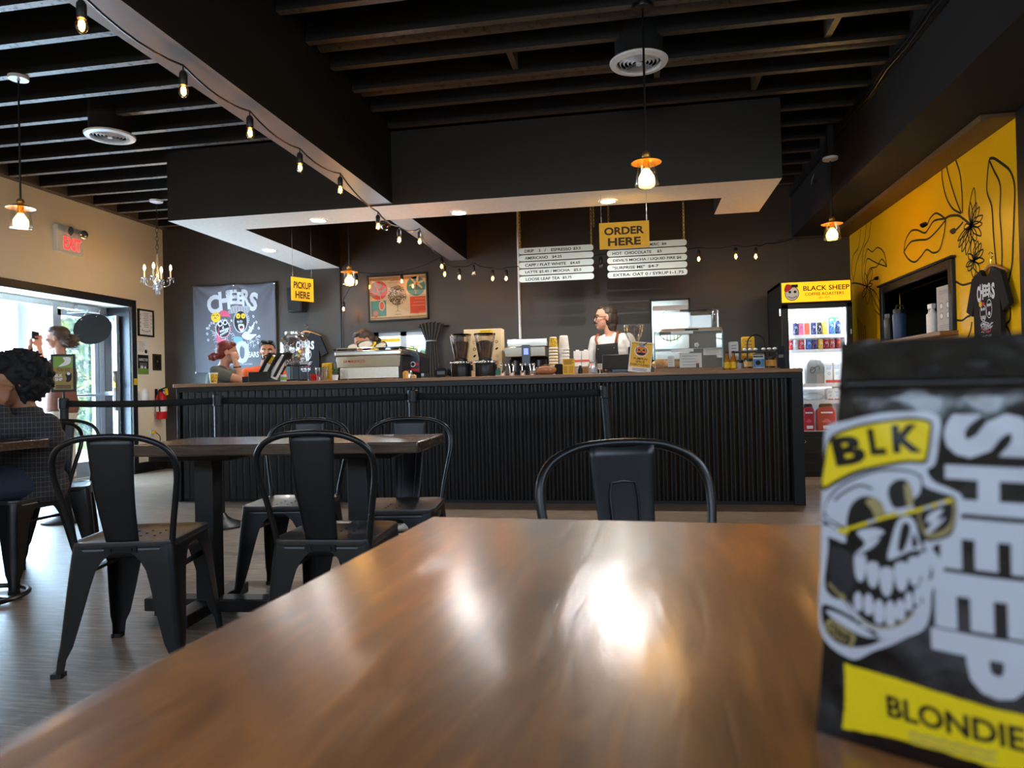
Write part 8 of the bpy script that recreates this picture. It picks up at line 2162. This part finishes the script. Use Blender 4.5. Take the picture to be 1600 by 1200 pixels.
def side_in(q): return inset_top * max(0, q) ** 0.9 if inset_top > 0 else 0
def front(a, b, h=0.0):
    return ux * a + UPZ * b + un * (bulge(a, b) + h)
UPZ = V((0, 0, 1))
def fr(s, q):
    b = q * BH_; l = side_in(q); a = l + (BW_ - l * 1.6) * s
    return front(a, b)
def bk(s, q):
    b = q * BH_; l = side_in(q); a = l + (BW_ - l * 1.6) * s
    dep = BD * (1 - q) ** 0.8 * (0.55 + 0.45 * math.sin(PI * s) ** 0.5) + 0.004
    dep = max(0.004, dep) if 0 < s < 1 else max(0.004, BD * 0.75 * (1 - q) ** 0.8)
    return ux * a + UPZ * b - un * dep + un * 0.005 * max(0, q - 0.7) / 0.3
mb = MB(); NU, NV = 40, 64
mb.grid(fr, NU, NV); o0 = len(mb.v); mb.grid(lambda s, q: bk(1 - s, q), NU, NV)
def idx(g, i, j): return g * (NU + 1) * (NV + 1) + j * (NU + 1) + i
for j in range(NV):
    mb.f.append((idx(0, NU, j), idx(1, 0, j), idx(1, 0, j + 1), idx(0, NU, j + 1))); mb.f.append((idx(1, NU, j), idx(0, 0, j), idx(0, 0, j + 1), idx(1, NU, j + 1))); mb.mi += [0, 0]
for i in range(NU):
    mb.f.append((idx(0, i, NV), idx(0, i + 1, NV), idx(1, NU - i - 1, NV), idx(1, NU - i, NV))); mb.f.append((idx(0, i + 1, 0), idx(0, i, 0), idx(1, NU - i, 0), idx(1, NU - i - 1, 0))); mb.mi += [0, 0]
bag = mb.build('pouch', 'foil', t, smooth=50)
mb = MB(); mb.grid(lambda s, q: front(side_in(0.9) + 0.004 + (BW_ - side_in(0.9) * 1.6 - 0.008) * s, BH_ * (0.885 + 0.02 * q), 0.0004 + 0.0016 * math.sin(PI * q)), 30, 6); mb.build('seal_strip', 'foil', t)
def zg(x, y): return on_bag(1260 + x / 2.926, 630 + y / 2.926)     # sketch coordinates over the emblem
def bag_decal():
    D = Decal(lambda a, b, h: (a, b, h), step=0.00022, base=0.0005); D.real = lambda a, b, h: front(a, b, h); return D
D = bag_decal()
Wt, Bk, Yw, Gd, Gy = 0, 1, 2, 3, 4
def C_(pts, mi, ly, n=5): D.curve([zg(*p) for p in pts], mi, ly, n)
def Pl(pts, mi, ly): D.poly([zg(*p) for p in pts], mi, ly)
def Ln(pts, w, mi, ly, sm=4):
    k = (zg(100, 0)[0] - zg(0, 0)[0]) / 100
    D.line([zg(*p) for p in pts], w * k if not hasattr(w, '__len__') else [x * k for x in w], mi, ly, sm=sm)
# white sticker outline
C_([(100, 110), (200, 78), (350, 45), (500, 35), (600, 48), (628, 85), (622, 170), (605, 270), (570, 300), (600, 350), (680, 385), (730, 420), (722, 520), (690, 600), (600, 640), (640, 700), (650, 770), (600, 830), (590, 930), (560, 1010), (480, 1050), (400, 1090), (320, 1120), (240, 1160), (180, 1145), (110, 1100), (70, 1040), (62, 980), (62, 880), (68, 780), (72, 640), (72, 500), (76, 400), (85, 250)], Wt, 0, 4)
# cap band
C_([(112, 160), (220, 105), (360, 75), (500, 62), (580, 75), (592, 110), (575, 240), (555, 270), (480, 268), (380, 285), (250, 318), (150, 365), (78, 395), (80, 300)], Bk, 1, 4)
C_([(118, 172), (220, 118), (360, 88), (500, 75), (572, 85), (580, 115), (563, 235), (545, 255), (470, 255), (370, 272), (240, 302), (140, 350), (82, 378), (92, 280)], Yw, 2, 4)
D.text('B', zg(205, 212), abs(zg(0, 270)[1] - zg(0, 140)[1]) * 0.98, Bk, 3, width=abs(zg(280, 0)[0] - zg(130, 0)[0]), offset=0.05, rot=0.2); D.text('L', zg(338, 172), abs(zg(0, 230)[1] - zg(0, 118)[1]), Bk, 3, width=abs(zg(375, 0)[0] - zg(300, 0)[0]), offset=0.05, rot=0.12); D.text('K', zg(475, 158), abs(zg(0, 215)[1] - zg(0, 100)[1]), Bk, 3, width=abs(zg(540, 0)[0] - zg(405, 0)[0]), offset=0.05, rot=0.07)
# skull: outline, brow, sockets
C_([(90, 470), (130, 400), (210, 345), (330, 300), (450, 295), (540, 320), (560, 370), (640, 400), (700, 425), (705, 520), (680, 590), (600, 615), (560, 620), (590, 700), (600, 780), (540, 800), (560, 900), (520, 980), (430, 1050), (330, 1065), (250, 1000), (190, 900), (130, 880), (90, 820), (110, 640), (85, 560)], Bk, 1, 4)
C_([(95, 470), (140, 405), (215, 355), (330, 312), (450, 305), (535, 330), (540, 400), (500, 440), (520, 480), (440, 500), (330, 510), (215, 560), (110, 520)], Wt, 2, 4)
C_([(205, 560), (215, 470), (260, 425), (320, 420), (365, 450), (380, 520), (300, 545)], Bk, 3); C_([(290, 440), (335, 425), (375, 470), (378, 510), (340, 520), (320, 480)], Gd, 4)
C_([(395, 380), (430, 345), (475, 345), (505, 390), (500, 450), (430, 470), (400, 430)], Bk, 3); C_([(470, 360), (500, 375), (512, 440), (490, 460), (475, 420)], Gd, 4)
Ln([(140, 440), (190, 400), (260, 370), (320, 385)], 10, Bk, 3); Ln([(150, 560), (190, 580), (205, 600)], 10, Bk, 3)
C_([(80, 560), (130, 560), (195, 600), (190, 630), (130, 610), (85, 600)], Wt, 3)
# spectacles
C_([(200, 590), (300, 550), (390, 520), (400, 600), (370, 660), (290, 690), (220, 670)], Bk, 3); C_([(250, 580), (330, 560), (380, 580), (300, 620), (360, 600), (320, 650), (240, 680), (290, 630)], Wt, 4, 4)
C_([(535, 480), (620, 450), (695, 430), (700, 520), (670, 580), (600, 600), (560, 580)], Gd, 3); C_([(545, 490), (620, 462), (685, 445), (688, 515), (655, 560), (600, 580), (565, 560)], Bk, 4); C_([(590, 490), (650, 470), (620, 520), (660, 510), (600, 570), (570, 575), (600, 530), (570, 530)], Wt, 5, 4)
Ln([(160, 580), (260, 550), (400, 505), (520, 480), (690, 428)], 20, Bk, 5); Ln([(160, 580), (260, 550), (400, 505), (520, 480), (690, 428)], 13, Yw, 6); Ln([(78, 510), (160, 565), (210, 585)], 26, Bk, 5); Ln([(78, 510), (160, 565), (205, 582)], 15, Wt, 6); Ln([(165, 570), (210, 585)], 15, Yw, 7)
for (x, y) in ((300, 535), (440, 493), (560, 470), (620, 452)): Ln([(x, y), (x + 40, y - 12)], 11, Wt, 7)
# nose and cheek
C_([(440, 530), (480, 505), (520, 530), (545, 620), (560, 650), (500, 660), (400, 700), (410, 620)], Wt, 3); C_([(465, 540), (490, 535), (500, 570), (470, 655), (445, 655), (450, 600)], Bk, 4); C_([(515, 580), (535, 620), (525, 645), (508, 630)], Bk, 4)
C_([(130, 650), (230, 690), (240, 800), (200, 880), (130, 830), (115, 740)], Gy, 3)
# teeth
for k, (x, y, w, h) in enumerate(((265, 745, 26, 60), (325, 775, 27, 55), (390, 805, 30, 62), (460, 780, 30, 62), (520, 755, 27, 62), (568, 735, 25, 62))): C_([(x - w, y - h), (x + w, y - h), (x + w * 0.9, y + h * 0.5), (x, y + h), (x - w * 0.9, y + h * 0.4)], Wt, 3, 4)
for k, (x, y, w, h) in enumerate(((255, 890, 20, 42), (305, 900, 22, 46), (355, 930, 24, 52), (408, 935, 24, 54), (455, 920, 22, 46), (495, 880, 18, 40), (535, 855, 16, 38))): C_([(x, y - h), (x + w, y - h * 0.3), (x + w * 0.8, y + h), (x - w * 0.8, y + h), (x - w, y - h * 0.4)], Wt, 3, 4)
C_([(200, 890), (260, 960), (340, 1000), (450, 985), (540, 900), (560, 900), (530, 985), (440, 1050), (340, 1060), (260, 1010)], Wt, 3); Ln([(260, 975), (340, 1010), (440, 995), (520, 935)], 9, Gd, 4); Ln([(110, 815), (190, 890), (175, 860)], 12, Gd, 4)
# collar piece with small lettering
C_([(80, 920), (150, 930), (290, 1000), (360, 1060), (270, 1100), (160, 1090), (90, 1020)], Bk, 3); C_([(100, 940), (170, 955), (290, 1020), (320, 1055), (250, 1040), (140, 980)], Wt, 4)
Pl([(100, 990), (125, 975), (245, 1050), (225, 1110), (90, 1035)], Gd, 5); D.text('OWB', zg(165, 1045), abs(zg(0, 1075)[1] - zg(0, 1020)[1]), Bk, 6, width=abs(zg(225, 0)[0] - zg(110, 0)[0]), rot=-0.4, offset=0.04)
# SHEEP, reading downwards
for ch_, (x0, x1, y0, y1) in (('S', (1480, 1620, 645, 716)), ('H', (1483, 1622, 726, 803)), ('E', (1477, 1622, 808, 890)), ('E', (1469, 1618, 893, 985)), ('P', (1464, 1612, 984, 1080))):
    p0 = on_bag(x0, (y0 + y1) / 2); p1 = on_bag(x1, (y0 + y1) / 2); q0 = on_bag((x0 + x1) / 2, y0); q1 = on_bag((x0 + x1) / 2, y1)
    D.text(ch_, ((p0[0] + p1[0]) / 2, (q0[1] + q1[1]) / 2), p1[0] - p0[0], Wt, 0, rot=-PI / 2, width=(q0[1] - q1[1]) * 0.97, offset=0.05)
# yellow label
lb = [on_bag(*p) for p in ((1322, 1034), (1420, 1058), (1520, 1088), (1625, 1116), (1622, 1215), (1560, 1196), (1460, 1166), (1380, 1146), (1318, 1137), (1323, 1090))]
rn = random.Random(6); fine = []
for i in range(len(lb)):
    a, b = V((*lb[i], 0)), V((*lb[(i + 1) % len(lb)], 0))
    for k in range(6): fine.append(a.lerp(b, k / 6) + V((rn.uniform(-1, 1), rn.uniform(-1, 1), 0)) * 0.0004)
D.poly([(p.x, p.y) for p in fine], Yw, 0)
p0, p1 = on_bag(1390, 1097), on_bag(1606, 1150); hh = on_bag(1500, 1105)[1] - on_bag(1500, 1145)[1]
D.text('BLONDIE', ((p0[0] + p1[0]) / 2, (p0[1] + p1[1]) / 2), hh * 0.95, Bk, 1, width=p1[0] - p0[0], offset=0.03, rot=math.atan2(p1[1] - p0[1], p1[0] - p0[0]))
p0, p1 = on_bag(1424, 1140), on_bag(1560, 1172)
for k in range(2): D.line([(p0[0] + (p1[0] - p0[0]) * i / 14, p0[1] + (p1[1] - p0[1]) * i / 14 - 0.0035 * k + 0.0006 * math.sin(i * 2.4 + k)) for i in range(15)], 0.0012, Gd, 1)
D.build('printed_emblem', ['bag_white', 'bag_black', 'bag_yellow', 'gold_pale', 'bag_grey'] if [mat('bag_white', (184, 188, 198), 0.35, noise=0), mat('bag_black', (14, 14, 15), 0.3, noise=0), mat('bag_yellow', (226, 200, 20), 0.35, noise=0), mat('gold_pale', (150, 136, 90), 0.4, noise=0), mat('bag_grey', (40, 42, 46), 0.35, noise=0)] else None, bag, cut=0.004)
